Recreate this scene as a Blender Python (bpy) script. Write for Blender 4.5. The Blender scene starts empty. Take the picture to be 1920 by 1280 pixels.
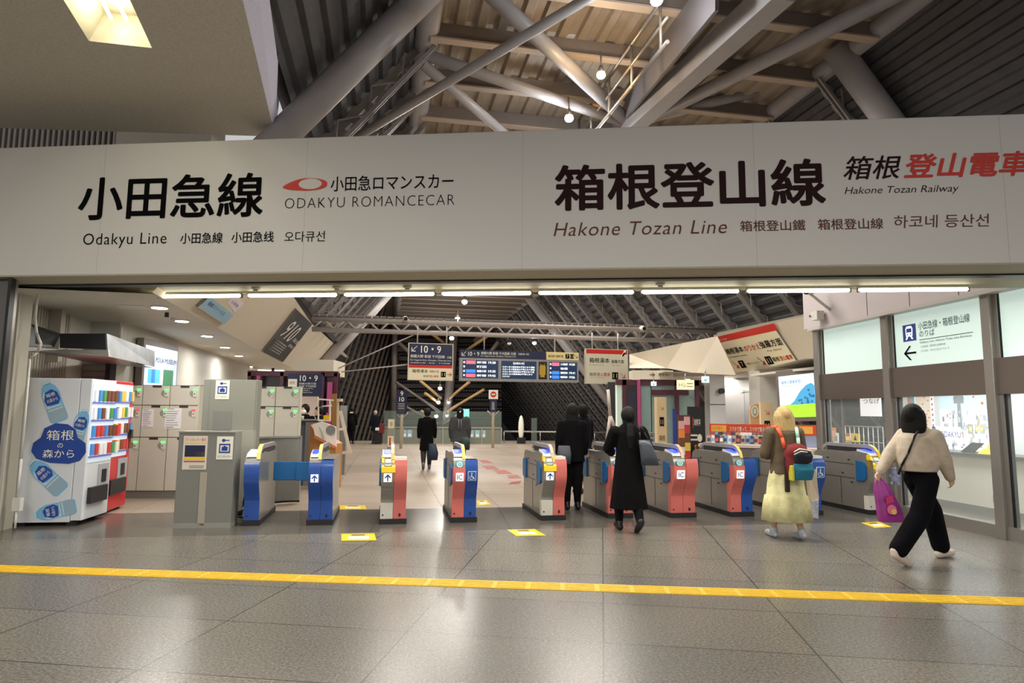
import bpy, bmesh, math, random
from mathutils import Vector, Matrix
random.seed(7)
C = bpy.context.scene.collection
R = math.radians
# ---------------------------------------------------------------- camera
FPX, TILT, ROLL, EYE = 1200.0, R(6.3), R(0.5), 1.52
def ray(px, py):
    x = (px-960)/FPX; y = (640-py)/FPX
    c, s = math.cos(ROLL), math.sin(ROLL)
    x, y = x*c-y*s, x*s+y*c
    return Vector((x, math.cos(TILT)-y*math.sin(TILT), math.sin(TILT)+y*math.cos(TILT)))
EYEP = Vector((0, 0, EYE))
def P(px, py, Y):
    d = ray(px, py); return EYEP + d*(Y/d.y)
def ONZ(px, py, z):
    d = ray(px, py); return EYEP + d*((z-EYE)/d.z)
def FL(px, py): return ONZ(px, py, 0)
cam_d = bpy.data.cameras.new('camera'); cam = bpy.data.objects.new('camera', cam_d); C.objects.link(cam)
cam_d.sensor_width = 36; cam_d.lens = 36*FPX/1920; cam_d.clip_end = 400
right = Vector((1, 0, 0)); up = Vector((0, -math.sin(TILT), math.cos(TILT))); fw = Vector((0, math.cos(TILT), math.sin(TILT)))
c_, s_ = math.cos(ROLL), math.sin(ROLL)
# image x axis / y axis in world, so that ray() above holds
ix = right*c_ + up*s_; iy = up*c_ - right*s_
m = Matrix((ix, iy, -fw)).transposed().to_4x4(); m.translation = EYEP
cam.matrix_world = m
bpy.context.scene.camera = cam
Z = Vector((0, 0, 1))
AL = R(11)
U = Vector((math.cos(AL), math.sin(AL), 0)); V = Vector((-math.sin(AL), math.cos(AL), 0))
def HF(u, v, z=0): return U*u + V*v + Z*z
class PL:
    def __init__(s, o, sd, td=Z):
        s.o = Vector(o); s.s = Vector(sd).normalized(); t = Vector(td); s.t = (t - s.s*t.dot(s.s)).normalized(); s.n = s.s.cross(s.t)
    def px(s, x, y):
        d = ray(x, y); k = (s.o-EYEP).dot(s.n)/d.dot(s.n); q = EYEP + d*k - s.o
        return q.dot(s.s), q.dot(s.t)
    def w(s, a, b, o=0): return s.o + s.s*a + s.t*b + s.n*o
    def wp(s, x, y, o=0): a, b = s.px(x, y); return s.w(a, b, o)
# ---------------------------------------------------------------- materials
def lin(c):
    out = []
    for v in c[:3]:
        v = v/255.0
        out.append(v/12.92 if v <= .04045 else ((v+.055)/1.055)**2.4)
    return (*out, 1)
MATS = {}
def mat(name, col, rough=.5, metal=0.0, emit=0.0, noise=0.0, nscale=60.0, bump=0.0, ecol=None, alpha=1.0, trans=0.0, coat=0.0, stretch=None):
    if name in MATS: return MATS[name]
    m = bpy.data.materials.new(name); m.use_nodes = True
    nt = m.node_tree; b = nt.nodes['Principled BSDF']
    b.inputs['Base Color'].default_value = lin(col); b.inputs['Roughness'].default_value = rough
    b.inputs['Metallic'].default_value = metal
    if coat: b.inputs['Coat Weight'].default_value = coat; b.inputs['Coat Roughness'].default_value = .08
    if emit:
        b.inputs['Emission Color'].default_value = lin(ecol or col); b.inputs['Emission Strength'].default_value = emit
    if alpha < 1: b.inputs['Alpha'].default_value = alpha
    if trans: b.inputs['Transmission Weight'].default_value = trans; b.inputs['IOR'].default_value = 1.05
    if noise or bump:
        tc = nt.nodes.new('ShaderNodeTexCoord'); nz = nt.nodes.new('ShaderNodeTexNoise'); nz.inputs['Scale'].default_value = nscale
        nz.inputs['Detail'].default_value = 3
        src = tc.outputs['Object']
        if stretch:
            mp = nt.nodes.new('ShaderNodeMapping'); mp.inputs['Scale'].default_value = stretch
            nt.links.new(src, mp.inputs[0]); src = mp.outputs[0]
        nt.links.new(src, nz.inputs['Vector'])
        if noise:
            mr = nt.nodes.new('ShaderNodeMapRange'); mr.inputs[1].default_value = .3; mr.inputs[2].default_value = .7
            mr.inputs[3].default_value = 1-noise; mr.inputs[4].default_value = 1+noise
            nt.links.new(nz.outputs['Fac'], mr.inputs[0])
            mx = nt.nodes.new('ShaderNodeMix'); mx.data_type = 'RGBA'; mx.blend_type = 'MULTIPLY'; mx.inputs[0].default_value = 1
            mx.inputs[6].default_value = lin(col); nt.links.new(mr.outputs[0], mx.inputs[7]); nt.links.new(mx.outputs[2], b.inputs['Base Color'])
        if bump:
            bp = nt.nodes.new('ShaderNodeBump'); bp.inputs['Strength'].default_value = bump; bp.inputs['Distance'].default_value = .01
            nt.links.new(nz.outputs['Fac'], bp.inputs['Height']); nt.links.new(bp.outputs[0], b.inputs['Normal'])
    MATS[name] = m; return m
def glass(name, col=(235, 245, 245), a=.12, rough=.05):
    if name in MATS: return MATS[name]
    m = bpy.data.materials.new(name); m.use_nodes = True; nt = m.node_tree
    b = nt.nodes['Principled BSDF']; b.inputs['Base Color'].default_value = lin(col); b.inputs['Roughness'].default_value = rough
    b.inputs['Alpha'].default_value = a
    MATS[name] = m; return m
WHITE = mat('white_paint', (214, 212, 204), .45, noise=.03, nscale=8)
SIGNW = mat('sign_face_white', (205, 203, 198), .55)
SOFF = mat('soffit_beige', (170, 164, 142), .6, noise=.05, nscale=40)
PLAST = mat('speckled_ceiling_plaster', (206, 200, 188), .85, noise=.1, nscale=45, bump=.25)
PLASTW = mat('speckled_white_plaster', (206, 196, 178), .85, noise=.08, nscale=60, bump=.2)
CEIL = mat('corridor_ceiling', (208, 203, 190), .7, noise=.04, nscale=20)
STEEL = mat('brushed_steel', (172, 170, 166), .33, .65, noise=.08, nscale=30, stretch=(1, 1, 12))
STEELH = mat('hairline_frame_steel', (156, 151, 146), .3, .6, noise=.06, nscale=40, stretch=(12, 12, 1))
DSTEEL = mat('dark_steel', (62, 62, 64), .4, .6)
BLACK = mat('black_plastic', (18, 18, 20), .4)
RUBBER = mat('black_plinth', (28, 28, 30), .55)
INK = mat('black_ink', (6, 6, 7), .9)
BROWNINK = mat('dark_brown_ink', (38, 14, 16), .5)
BROWNINK2 = mat('brown_ink', (96, 58, 44), .5)
REDINK = mat('red_ink', (196, 42, 24), .5)
GREYINK = mat('grey_ink', (120, 118, 116), .5)
BLUE = mat('gate_blue', (24, 74, 158), .32, coat=.3)
PINK = mat('gate_pink', (206, 108, 100), .35, coat=.3)
YEL = mat('gate_yellow', (240, 205, 20), .35)
NAVY = mat('navy_sign', (26, 32, 70), .4)
CREAM = mat('cream_sign', (232, 222, 190), .4)
RED = mat('vermilion_red', (205, 40, 30), .4)
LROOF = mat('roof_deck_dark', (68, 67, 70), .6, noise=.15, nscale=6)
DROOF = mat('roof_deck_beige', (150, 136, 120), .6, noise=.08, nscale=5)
RTUBE = mat('roof_tube_paint', (165, 160, 160), .4, noise=.06, nscale=3)
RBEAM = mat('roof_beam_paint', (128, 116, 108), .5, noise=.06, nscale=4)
RJOIST = mat('roof_joist_paint', (142, 137, 134), .5)
WARM = mat('beam_warm_light_tint', (205, 165, 110), .5)  # warm light on the far beams put into their colour
TUBE = mat('fluorescent_tube_glow', (255, 250, 225), .4, emit=9, ecol=(255, 249, 222))
LAMP = mat('downlight_glow', (255, 252, 240), .4, emit=12)
LAMPW = mat('warm_lamp_glow', (255, 214, 150), .4, emit=30, ecol=(255, 205, 130))
LAMPC = mat('white_lamp_glow', (240, 248, 255), .4, emit=25)
GLOWB = mat('blue_reader_glow', (40, 60, 230), .3, emit=2.2, ecol=(40, 60, 235))
SCRB = mat('screen_navy_glow', (22, 40, 62), .3, emit=.5, ecol=(26, 46, 74))
SCRW = mat('screen_text_glow', (240, 245, 250), .3, emit=1.3)
SCRR = mat('screen_red_glow', (235, 90, 110), .3, emit=1)
SCRBL = mat('screen_blue_glow', (50, 110, 220), .3, emit=1)
FROST = mat('frosted_panel_glow', (205, 225, 220), .3, emit=.3, ecol=(215, 240, 232), coat=.3)
FACESW = mat('white_sign_glow', (245, 245, 245), .3, emit=.5)
SIGNBLUE = mat('pictogram_blue', (30, 60, 150), .4)
ACBLUE = mat('accessible_blue', (40, 90, 170), .4)
SKIN = mat('skin', (214, 170, 145), .55)
for m_ in (INK, BROWNINK, BROWNINK2): m_.node_tree.nodes['Principled BSDF'].inputs['Specular IOR Level'].default_value = .1
# ---------------------------------------------------------------- mesh builder
ROOTM = {}
class MB:
    def __init__(s): s.v = []; s.f = []; s.m = []; s.mats = []; s.sm = []
    def mi(s, m):
        if m not in s.mats: s.mats.append(m)
        return s.mats.index(m)
    def poly(s, pts, m, smooth=False):
        i = len(s.v); s.v += [Vector(p) for p in pts]; s.f.append(tuple(range(i, i+len(pts)))); s.m.append(s.mi(m)); s.sm.append(smooth)
    def box(s, c, sx, sy, sz, m, X=Vector((1, 0, 0)), Y=Vector((0, 1, 0)), Zv=Z):
        c = Vector(c); i = len(s.v)
        for a in (-.5, .5):
            for b in (-.5, .5):
                for d in (-.5, .5): s.v.append(c + X*(a*sx) + Y*(b*sy) + Zv*(d*sz))
        k = s.mi(m)
        for q in ((0, 1, 3, 2), (4, 6, 7, 5), (0, 4, 5, 1), (2, 3, 7, 6), (0, 2, 6, 4), (1, 5, 7, 3)):
            s.f.append(tuple(i+j for j in q)); s.m.append(k); s.sm.append(False)
        return s
    def bb(s, lo, hi, m):
        lo = Vector(lo); hi = Vector(hi); return s.box((lo+hi)/2, *(hi-lo), m)
    def bar(s, p, q, w, h, m, upv=Z):
        p = Vector(p); q = Vector(q); d = q-p; L = d.length; d.normalize(); x = d.cross(Vector(upv))
        if x.length < 1e-4: x = d.cross(Vector((1, 0, 0)))
        x.normalize(); y = x.cross(d).normalized()
        return s.box((p+q)/2, w, L, h, m, x, d, y)
    def cyl(s, p, q, r, m, r2=None, n=12, caps=True):
        p = Vector(p); q = Vector(q); r2 = r if r2 is None else r2; d = (q-p).normalized()
        x = d.cross(Z if abs(d.z) < .95 else Vector((1, 0, 0))).normalized(); y = d.cross(x); i = len(s.v); k = s.mi(m)
        for c, rr in ((p, r), (q, r2)):
            for j in range(n):
                a = 2*math.pi*j/n; s.v.append(c + x*(rr*math.cos(a)) + y*(rr*math.sin(a)))
        for j in range(n):
            s.f.append((i+j, i+n+j, i+n+(j+1) % n, i+(j+1) % n)); s.m.append(k); s.sm.append(True)
        if caps:
            s.f.append(tuple(i+j for j in range(n))); s.m.append(k); s.sm.append(False)
            s.f.append(tuple(i+n+j for j in reversed(range(n)))); s.m.append(k); s.sm.append(False)
        return s
    def path(s, pts, r, m, n=10):
        for a, b in zip(pts, pts[1:]): s.cyl(a, b, r, m, n=n)
        return s
    def prism(s, pts, vec, m, m2=None, smooth=False):
        pts = [Vector(p) for p in pts]; vec = Vector(vec); n = len(pts); i = len(s.v); k = s.mi(m); k2 = s.mi(m2) if m2 else k
        s.v += pts + [p+vec for p in pts]
        s.f.append(tuple(i+j for j in range(n))); s.m.append(k); s.sm.append(False)
        s.f.append(tuple(i+n+j for j in reversed(range(n)))); s.m.append(k); s.sm.append(False)
        for j in range(n):
            s.f.append((i+j, i+n+j, i+n+(j+1) % n, i+(j+1) % n)); s.m.append(k2); s.sm.append(smooth)
        return s
    def ell(s, c, rx, ry, rz, m, nu=16, nv=10):
        c = Vector(c); i = len(s.v); k = s.mi(m)
        for a in range(nv+1):
            th = math.pi*a/nv
            for b in range(nu):
                ph = 2*math.pi*b/nu; s.v.append(c+Vector((rx*math.sin(th)*math.cos(ph), ry*math.sin(th)*math.sin(ph), rz*math.cos(th))))
        for a in range(nv):
            for b in range(nu):
                s.f.append((i+a*nu+b, i+(a+1)*nu+b, i+(a+1)*nu+(b+1) % nu, i+a*nu+(b+1) % nu)); s.m.append(k); s.sm.append(True)
        return s
    def loft(s, rings, m, n=20, fold=0, nf=9):
        i = len(s.v); k = s.mi(m)
        for ri, rg in enumerate(rings):
            c, rx, ry = rg[:3]; c = Vector(c); fo = rg[3] if len(rg) > 3 else 0
            for j in range(n):
                a = 2*math.pi*j/n; q = 1+fo*math.sin(nf*a+ri*.15)
                s.v.append(c+Vector((rx*q*math.cos(a), ry*q*math.sin(a), 0)))
        for a in range(len(rings)-1):
            for j in range(n):
                s.f.append((i+a*n+j, i+a*n+(j+1) % n, i+(a+1)*n+(j+1) % n, i+(a+1)*n+j)); s.m.append(k); s.sm.append(True)
        s.f.append(tuple(i+j for j in reversed(range(n)))); s.m.append(k); s.sm.append(False)
        b = i+(len(rings)-1)*n
        s.f.append(tuple(b+j for j in range(n))); s.m.append(k); s.sm.append(False)
        return s
    def rect(s, pl, a0, b0, a1, b1, m, o=.003):
        s.poly([pl.w(a0, b0, o), pl.w(a1, b0, o), pl.w(a1, b1, o), pl.w(a0, b1, o)], m); return s
    def slab(s, pl, a0, b0, a1, b1, o0, o1, m):
        c = pl.w((a0+a1)/2, (b0+b1)/2, (o0+o1)/2); return s.box(c, a1-a0, b1-b0, o1-o0, m, pl.s, pl.t, pl.n)
    def disc(s, pl, a, b, ra, rb, m, o=.004, n=24, rot=0):
        pts = []
        for j in range(n):
            t = 2*math.pi*j/n; x, y = ra*math.cos(t), rb*math.sin(t)
            pts.append(pl.w(a+x*math.cos(rot)-y*math.sin(rot), b+x*math.sin(rot)+y*math.cos(rot), o))
        s.poly(pts, m); return s
    def flat(s, pl, pts, m, o=.004): s.poly([pl.w(a, b, o) for a, b in pts], m); return s
    def build(s, name, parent=None, local=False, bevel=0, label=None, mods=None):
        me = bpy.data.meshes.new(name)
        vs = s.v
        if parent is not None and not local:
            inv = ROOTM[parent.name]; vs = [inv @ v for v in vs]
        me.from_pydata([tuple(v) for v in vs], [], s.f)
        for m in s.mats: me.materials.append(m)
        me.polygons.foreach_set('material_index', s.m); me.polygons.foreach_set('use_smooth', s.sm); me.update()
        o = bpy.data.objects.new(name, me); C.objects.link(o)
        if parent is not None:
            o.parent = parent; ROOTM[o.name] = ROOTM[parent.name]
        else: ROOTM[o.name] = Matrix.Identity(4)
        if bevel:
            b = o.modifiers.new('b', 'BEVEL'); b.width = bevel; b.segments = 2; b.limit_method = 'ANGLE'; b.angle_limit = R(40)
        if label: o['label'] = label
        return o
def tag(o, label, cat, group=None, kind=None):
    o['label'] = label; o['category'] = cat
    if group: o['group'] = group
    if kind: o['kind'] = kind
    return o
def struct(o, label=None, group=None):
    o['kind'] = 'structure'
    if label: o['label'] = label; o['category'] = o.name.split('.')[0].replace('_', ' ')
    if group: o['group'] = group
    return o
def thing(name, label, cat, loc=(0, 0, 0), rz=0, group=None, scale=1, kind=None):
    o = bpy.data.objects.new(name, None); C.objects.link(o); o.location = Vector(loc); o.rotation_euler = (0, 0, rz); o.scale = (scale,)*3
    o.empty_display_size = .1
    tag(o, label, cat, group, kind)
    ROOTM[o.name] = (Matrix.Translation(Vector(loc)) @ Matrix.Rotation(rz, 4, 'Z') @ Matrix.Scale(scale, 4)).inverted()
    return o
def copy_thing(o, label=None, loc=None, rz=None):
    kids = [k for k in bpy.data.objects if k.parent == o]
    c = o.copy(); C.objects.link(c)
    if label: c['label'] = label
    if loc is not None: c.location = loc
    if rz is not None: c.rotation_euler = (0, 0, rz)
    ROOTM[c.name] = (Matrix.Translation(c.location) @ Matrix.Rotation(c.rotation_euler[2], 4, 'Z')).inverted()
    for k in kids:
        d = k.copy(); C.objects.link(d); d.parent = c; ROOTM[d.name] = ROOTM[c.name]
        for g in [q for q in bpy.data.objects if q.parent == k]:
            e = g.copy(); C.objects.link(e); e.parent = d
    return c
# ---------------------------------------------------------------- lettering
def tmesh(text, bold=0.0, shear=0.0, sp=1.0):
    cu = bpy.data.curves.new('t', 'FONT'); cu.body = text; cu.size = 1; cu.offset = bold; cu.shear = shear; cu.space_character = sp
    cu.resolution_u = 3; cu.fill_mode = 'FRONT'
    o = bpy.data.objects.new('t', cu); C.objects.link(o)
    dg = bpy.context.evaluated_depsgraph_get(); me = bpy.data.meshes.new_from_object(o.evaluated_get(dg))
    vs = [v.co.copy() for v in me.vertices]; fs = [tuple(p.vertices) for p in me.polygons]
    bpy.data.objects.remove(o); bpy.data.curves.remove(cu); bpy.data.meshes.remove(me)
    return vs, fs
def letter(mb, text, pl, a0, b0, h, m, w=None, bold=0.0, shear=0.0, o=.004, align='l', sp=1.0):
    cjk = any(ord(ch) > 0x2E00 for ch in text); sh = [(0, 0)]
    vs, fs = tmesh(text, 0 if cjk else bold, shear, sp)
    if cjk and bold > .004: sh = [(math.cos(k*math.pi/4), math.sin(k*math.pi/4)) for k in range(8)]+[(0, 0)]
    if not vs: return a0
    x0 = min(v.x for v in vs); x1 = max(v.x for v in vs); y0 = min(v.y for v in vs); y1 = max(v.y for v in vs)
    ky = h/(y1-y0); kx = (w/(x1-x0)) if w else ky
    W = (x1-x0)*kx
    if align == 'c': a0 -= W/2
    k = mb.mi(m); bs = bold*.8
    for q, (sx, sy) in enumerate(sh):
        i = len(mb.v)
        for v in vs: mb.v.append(pl.w(a0+(v.x-x0+sx*bs)*kx, b0+(v.y-y0+sy*bs)*ky, o+q*.0002))
        for f in fs: mb.f.append(tuple(i+j for j in f)); mb.m.append(k); mb.sm.append(False)
    return a0+W
def letter_px(mb, text, pl, lb, lt, rb, m, **kw):
    a0, b0 = pl.px(*lb); _, b1 = pl.px(*lt); a1, _ = pl.px(*rb)
    letter(mb, text, pl, a0, b0, b1-b0, m, w=a1-a0, **kw)
# ================================================================ SETTING
# ---- floor
def floor_mat(name, c1, c2, speck, rough, jx, jy, rot, jcol, jw=.006):
    m = bpy.data.materials.new(name); m.use_nodes = True; nt = m.node_tree; b = nt.nodes['Principled BSDF']; N = nt.nodes.new; K = nt.links.new
    tc = N('ShaderNodeTexCoord'); mp = N('ShaderNodeMapping'); mp.inputs['Rotation'].default_value = (0, 0, rot); K(tc.outputs['Object'], mp.inputs[0])
    br = N('ShaderNodeTexBrick'); br.offset = 0.0; br.inputs['Scale'].default_value = 1; br.inputs['Mortar Size'].default_value = jw
    br.inputs['Mortar Smooth'].default_value = .3
    br.inputs['Brick Width'].default_value = jx; br.inputs['Row Height'].default_value = jy
    br.inputs['Color1'].default_value = lin(c1); br.inputs['Color2'].default_value = lin(c2); br.inputs['Mortar'].default_value = lin(jcol)
    K(mp.outputs[0], br.inputs[0])
    n1 = N('ShaderNodeTexNoise'); n1.inputs['Scale'].default_value = 55; n1.inputs['Detail'].default_value = 4; n1.inputs['Roughness'].default_value = .75
    K(tc.outputs['Object'], n1.inputs[0])
    n2 = N('ShaderNodeTexNoise'); n2.inputs['Scale'].default_value = .7; n2.inputs['Detail'].default_value = 3; K(tc.outputs['Object'], n2.inputs[0])
    mr = N('ShaderNodeMapRange'); mr.inputs[1].default_value = .35; mr.inputs[2].default_value = .65; mr.inputs[3].default_value = 1-speck; mr.inputs[4].default_value = 1+speck
    K(n1.outputs[0], mr.inputs[0])
    m2 = N('ShaderNodeMapRange'); m2.inputs[1].default_value = .3; m2.inputs[2].default_value = .7; m2.inputs[3].default_value = .92; m2.inputs[4].default_value = 1.08
    K(n2.outputs[0], m2.inputs[0])
    mu = N('ShaderNodeMath'); mu.operation = 'MULTIPLY'; K(mr.outputs[0], mu.inputs[0]); K(m2.outputs[0], mu.inputs[1])
    mx = N('ShaderNodeMix'); mx.data_type = 'RGBA'; mx.blend_type = 'MULTIPLY'; mx.inputs[0].default_value = 1
    K(br.outputs['Color'], mx.inputs[6]); K(mu.outputs[0], mx.inputs[7]); K(mx.outputs[2], b.inputs['Base Color'])
    b.inputs['Roughness'].default_value = rough; b.inputs['Specular IOR Level'].default_value = .55
    return m
GRAN = floor_mat('speckled_grey_granite', (120, 114, 104), (110, 106, 99), .62, .27, 1.35, .9, R(8), (52, 50, 46), .007)
GBAND = floor_mat('smooth_dark_stone_band', (104, 99, 92), (96, 92, 86), .08, .2, .9, .9, R(-6), (60, 58, 54))
TILE = floor_mat('beige_floor_tile', (168, 153, 138), (160, 146, 131), .05, .38, .92, .92, R(-11), (100, 90, 82), .008)
f0 = FL(540, 1001); f1 = FL(980, 992); t0 = FL(540, 957); t1 = FL(980, 950)
d0 = (f1-f0).normalized(); d1 = (t1-t0).normalized()
mb = MB(); mb.poly([(-30, -12, 0), (30, -12, 0), f0+d0*30, f0-d0*30], GRAN)
struct(mb.build('floor'), 'speckled grey granite floor in front of the ticket gates')
mb = MB(); mb.poly([f0-d0*30, f0+d0*30, t0+d1*30, t0-d1*30], GBAND)
struct(mb.build('floor_band'), 'smooth dark stone band the ticket gates stand on')
mb = MB(); mb.poly([t0-d1*30, t0+d1*30, HF(34, 34), HF(-26, 34)], TILE)
struct(mb.build('floor_hall'), 'beige tiled hall floor beyond the gates')
# lower ground outside beyond floor edge
mb = MB(); mb.box(HF(4, 34.2, -1.5), 60, .4, 3, DSTEEL, U, V); mb.box(HF(4, 70, -5), 90, 80, .2, BLACK, U, V)
struct(mb.build('floor_platform_level'), 'dark platform level below the far edge of the hall')
mb = MB(); mb.poly([HF(-60, 78, -9), HF(70, 78, -9), HF(70, 78, 14), HF(-60, 78, 14)], BLACK); mb.poly([HF(-26, 33, -4), HF(-26, 78, -4), HF(-26, 78, 14), HF(-26, 33, 14)], BLACK)  # black sheets added to close the view with night darkness
struct(mb.build('night_backdrop'), 'black backdrop added for the night beyond the far end of the station hall')
# yellow tactile strip
a = FL(-120, 1062); b = FL(2040, 1132); dd = (b-a).normalized(); nn = Z.cross(dd)
TACT = mat('tactile_yellow', (232, 190, 30), .5, noise=.08, nscale=12)
mb = MB(); mb.box((a+b)/2+Z*.003, (b-a).length, .23, .006, TACT, dd, nn)
L = (b-a).length; k = 0
while k*.3 < L:
    for off in (-.08, -.027, .027, .08):
        mb.box(a+dd*(k*.3+.14)+nn*off+Z*.008, .26, .026, .005, TACT, dd, nn)
    k += 1
tag(mb.build('tactile_paving'), 'yellow ribbed tactile strip across the near granite floor', 'paving')
# floor stickers
STW = mat('sticker_white', (240, 240, 225), .4)
def sticker(quad, label):
    q = [FL(*p) for p in quad]; t = thing('floor_sticker', label, 'sticker', (q[0]+q[2])/2, group='yellow guide stickers on the floor')
    s = (q[1]-q[0]).normalized(); pl = PL(q[0]+Z*.001, s, Z.cross(s)); w = (q[1]-q[0]).length; h = pl.px(*quad[3])[1]
    mb = MB(); mb.poly([p+Z*.003 for p in q], YEL); mb.build('backing', t)
    mb = MB(); mb.poly([q[0].lerp(q[2], .0)*0+ (q[0]*(1-u_)+q[1]*u_)*(1-v_) + (q[3]*(1-u_)+q[2]*u_)*v_ + Z*.0045 for u_, v_ in ((.2, .2), (.8, .2), (.8, .6), (.2, .6))], STW)
    mb.poly([(q[0]*(1-u_)+q[1]*u_)*(1-v_) + (q[3]*(1-u_)+q[2]*u_)*v_ + Z*.0045 for u_, v_ in ((.3, .7), (.7, .7), (.7, .88), (.3, .88))], mat('sticker_brown', (120, 100, 40), .5))
    mb.build('print', t)
sticker([(640, 1014), (706, 1013), (702, 1000), (640, 1001)], 'yellow floor sticker in front of the gap beside the arrow gate with blue front')
sticker([(968, 1005), (1024, 1004), (1003, 992), (951, 993)], 'yellow floor sticker ahead of the wheelchair lane at the middle gates')
sticker([(637, 955), (687, 955), (685, 947), (637, 947)], 'small yellow floor sticker on tile beyond the second open lane')
sticker([(897, 948), (921, 946), (911, 937), (893, 939)], 'small yellow floor sticker on tile behind the wheelchair gate')
sticker([(1640, 990), (1672, 988), (1650, 978), (1614, 980)], 'yellow floor sticker by the glass office beside walking woman')
REDT = mat('red_floor_paint', (150, 62, 48), .5)
for i, q in enumerate([[(905, 868), (925, 868), (912, 862), (896, 862)], [(913, 880), (937, 880), (925, 873), (903, 873)], [(935, 888), (962, 888), (947, 881), (925, 881)], [(955, 897), (978, 896), (970, 890), (950, 891)], [(952, 908), (975, 906), (978, 901), (960, 903)]]):
    mb = MB(); mb.poly([FL(*p)+Z*.003 for p in q], REDT)
    tag(mb.build('floor_marking'), 'dark red dash of the queue line on the tiled floor', 'floor marking', 'red queue line dashes on the hall floor')
# ---- big sign beam
PS = R(5.5)
S = PL(P(960, 640, 6.7), (math.cos(PS), -math.sin(PS), 0))
zb = S.wp(960, 505).z; zt = S.wp(960, 245).z
b0 = zb-S.o.z; b1 = zt-S.o.z
t = thing('sign_beam', 'huge white overhead sign beam with black and brown station line names', 'sign', S.w(0, b0))
mb = MB(); mb.slab(S, -11, b0, 11, b1, -.5, 0, SIGNW); mb.build('panel', t, bevel=.01)
mb = MB()
for k in range(-4, 5): mb.slab(S, k*2.43+.1-.0015, b0, k*2.43+.1+.0015, b1, 0, .0008, mat('panel_seam', (165, 160, 152), .5))
mb.build('seam', t)
mb = MB(); mb.slab(S, -11, b0-.012, 11, b0, -.52, -.0, SOFF); mb.slab(S, -11, b0-.03, 11, b0-.012, -.56, -.44, DSTEEL)
mb.build('underside_trim', t)
mb = MB()
letter_px(mb, '小田急線', S, (146, 412), (146, 334), (491, 400), INK, bold=.022)
letter_px(mb, 'Odakyu Line', S, (155, 466), (155, 438), (312, 456), INK, bold=-.004, sp=1.1)
letter_px(mb, '小田急線', S, (338, 457), (338, 437), (417, 455), INK, bold=.01)
letter_px(mb, '小田急线', S, (434, 455), (434, 435), (513, 453), INK, bold=.01)
letter_px(mb, '오다큐선', S, (533, 454), (533, 434), (609, 451), INK)
mb.build('lettering', t, label='black Odakyu Line lettering in four scripts')
mb = MB()
c = S.px(572, 346); e = S.px(614, 344); w_ = (e[0]-c[0])
pts = []
for j in range(40):
    a = 2*math.pi*j/40; x = math.cos(a); y = math.sin(a)
    x2 = x; y2 = math.copysign(abs(y)**.75, y)*.62*(1 if x > 0 else (1+x)**.28)
    pts.append((c[0]+x2*w_, c[1]+y2*w_*.46/.62*.62+(0 if x > -.2 else -.12*w_*(-x-.2))))
mb.flat(S, pts, REDINK, .003)
c2 = S.px(582, 345); mb.disc(S, c2[0], c2[1], w_*.52, w_*.235, SIGNW, .006)
letter_px(mb, '小田急ロマンスカー', S, (620, 359), (620, 331), (850, 352), INK, bold=.006)
letter_px(mb, 'ODAKYU ROMANCECAR', S, (534, 391), (534, 372), (852, 386), INK, bold=-.018, sp=1.12)
mb.build('logo', t, label='red ellipse train logo with black lettering')
mb = MB()
letter_px(mb, '箱根登山線', S, (1042, 394), (1042, 312), (1547, 385), BROWNINK, bold=.028)
letter_px(mb, 'Hakone Tozan Line', S, (1038, 443), (1038, 418), (1363, 435), BROWNINK2, shear=.22, bold=-.004, sp=1.08)
letter_px(mb, '箱根登山鐵', S, (1388, 434), (1388, 414), (1510, 431), BROWNINK2, bold=.008)
letter_px(mb, '箱根登山線', S, (1534, 431), (1534, 411), (1656, 428), BROWNINK2, bold=.008)
letter_px(mb, '하코네 등산선', S, (1677, 428), (1677, 404), (1855, 422), BROWNINK2, shear=.08)
mb.build('lettering', t, label='brown Hakone Tozan Line lettering in four scripts')
mb = MB()
letter_px(mb, '箱根', S, (1582, 337), (1582, 294), (1691, 335), BROWNINK, bold=.012, shear=.25)
letter_px(mb, '登山電車', S, (1696, 334), (1696, 290), (1936, 330), REDINK, bold=.03, shear=.25)
letter_px(mb, 'Hakone Tozan Railway', S, (1584, 368), (1584, 351), (1798, 362), BROWNINK, shear=.25, bold=-.006)
mb.build('logo', t, label='black and red mountain railway name with small italic English')
# soffit behind the beam with the fluorescent row
zs = zb + .0
mb = MB(); SP = PL(S.w(0, b0), S.s, S.n*-1)   # horizontal-ish plane, a along sign, b away
def soff(a0, a1, o0, o1, z0, z1, m, name, lab):
    mb = MB(); c = S.w((a0+a1)/2, 0, -(o0+o1)/2); c.z = (z0+z1)/2; mb.box(c, a1-a0, o1-o0, z1-z0, m, S.s, -S.n)
    return struct(mb.build(name), lab)
soff(-11, 11, .56, 1.42, zs+.02, zs+.5, SOFF, 'ceiling_soffit', 'beige soffit strip behind the sign beam carrying the fluorescent row')
soff(-11, 11, .48, .56, zs+.08, zs+.5, DSTEEL, 'trim_1', 'dark slot between sign beam and soffit')
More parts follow.
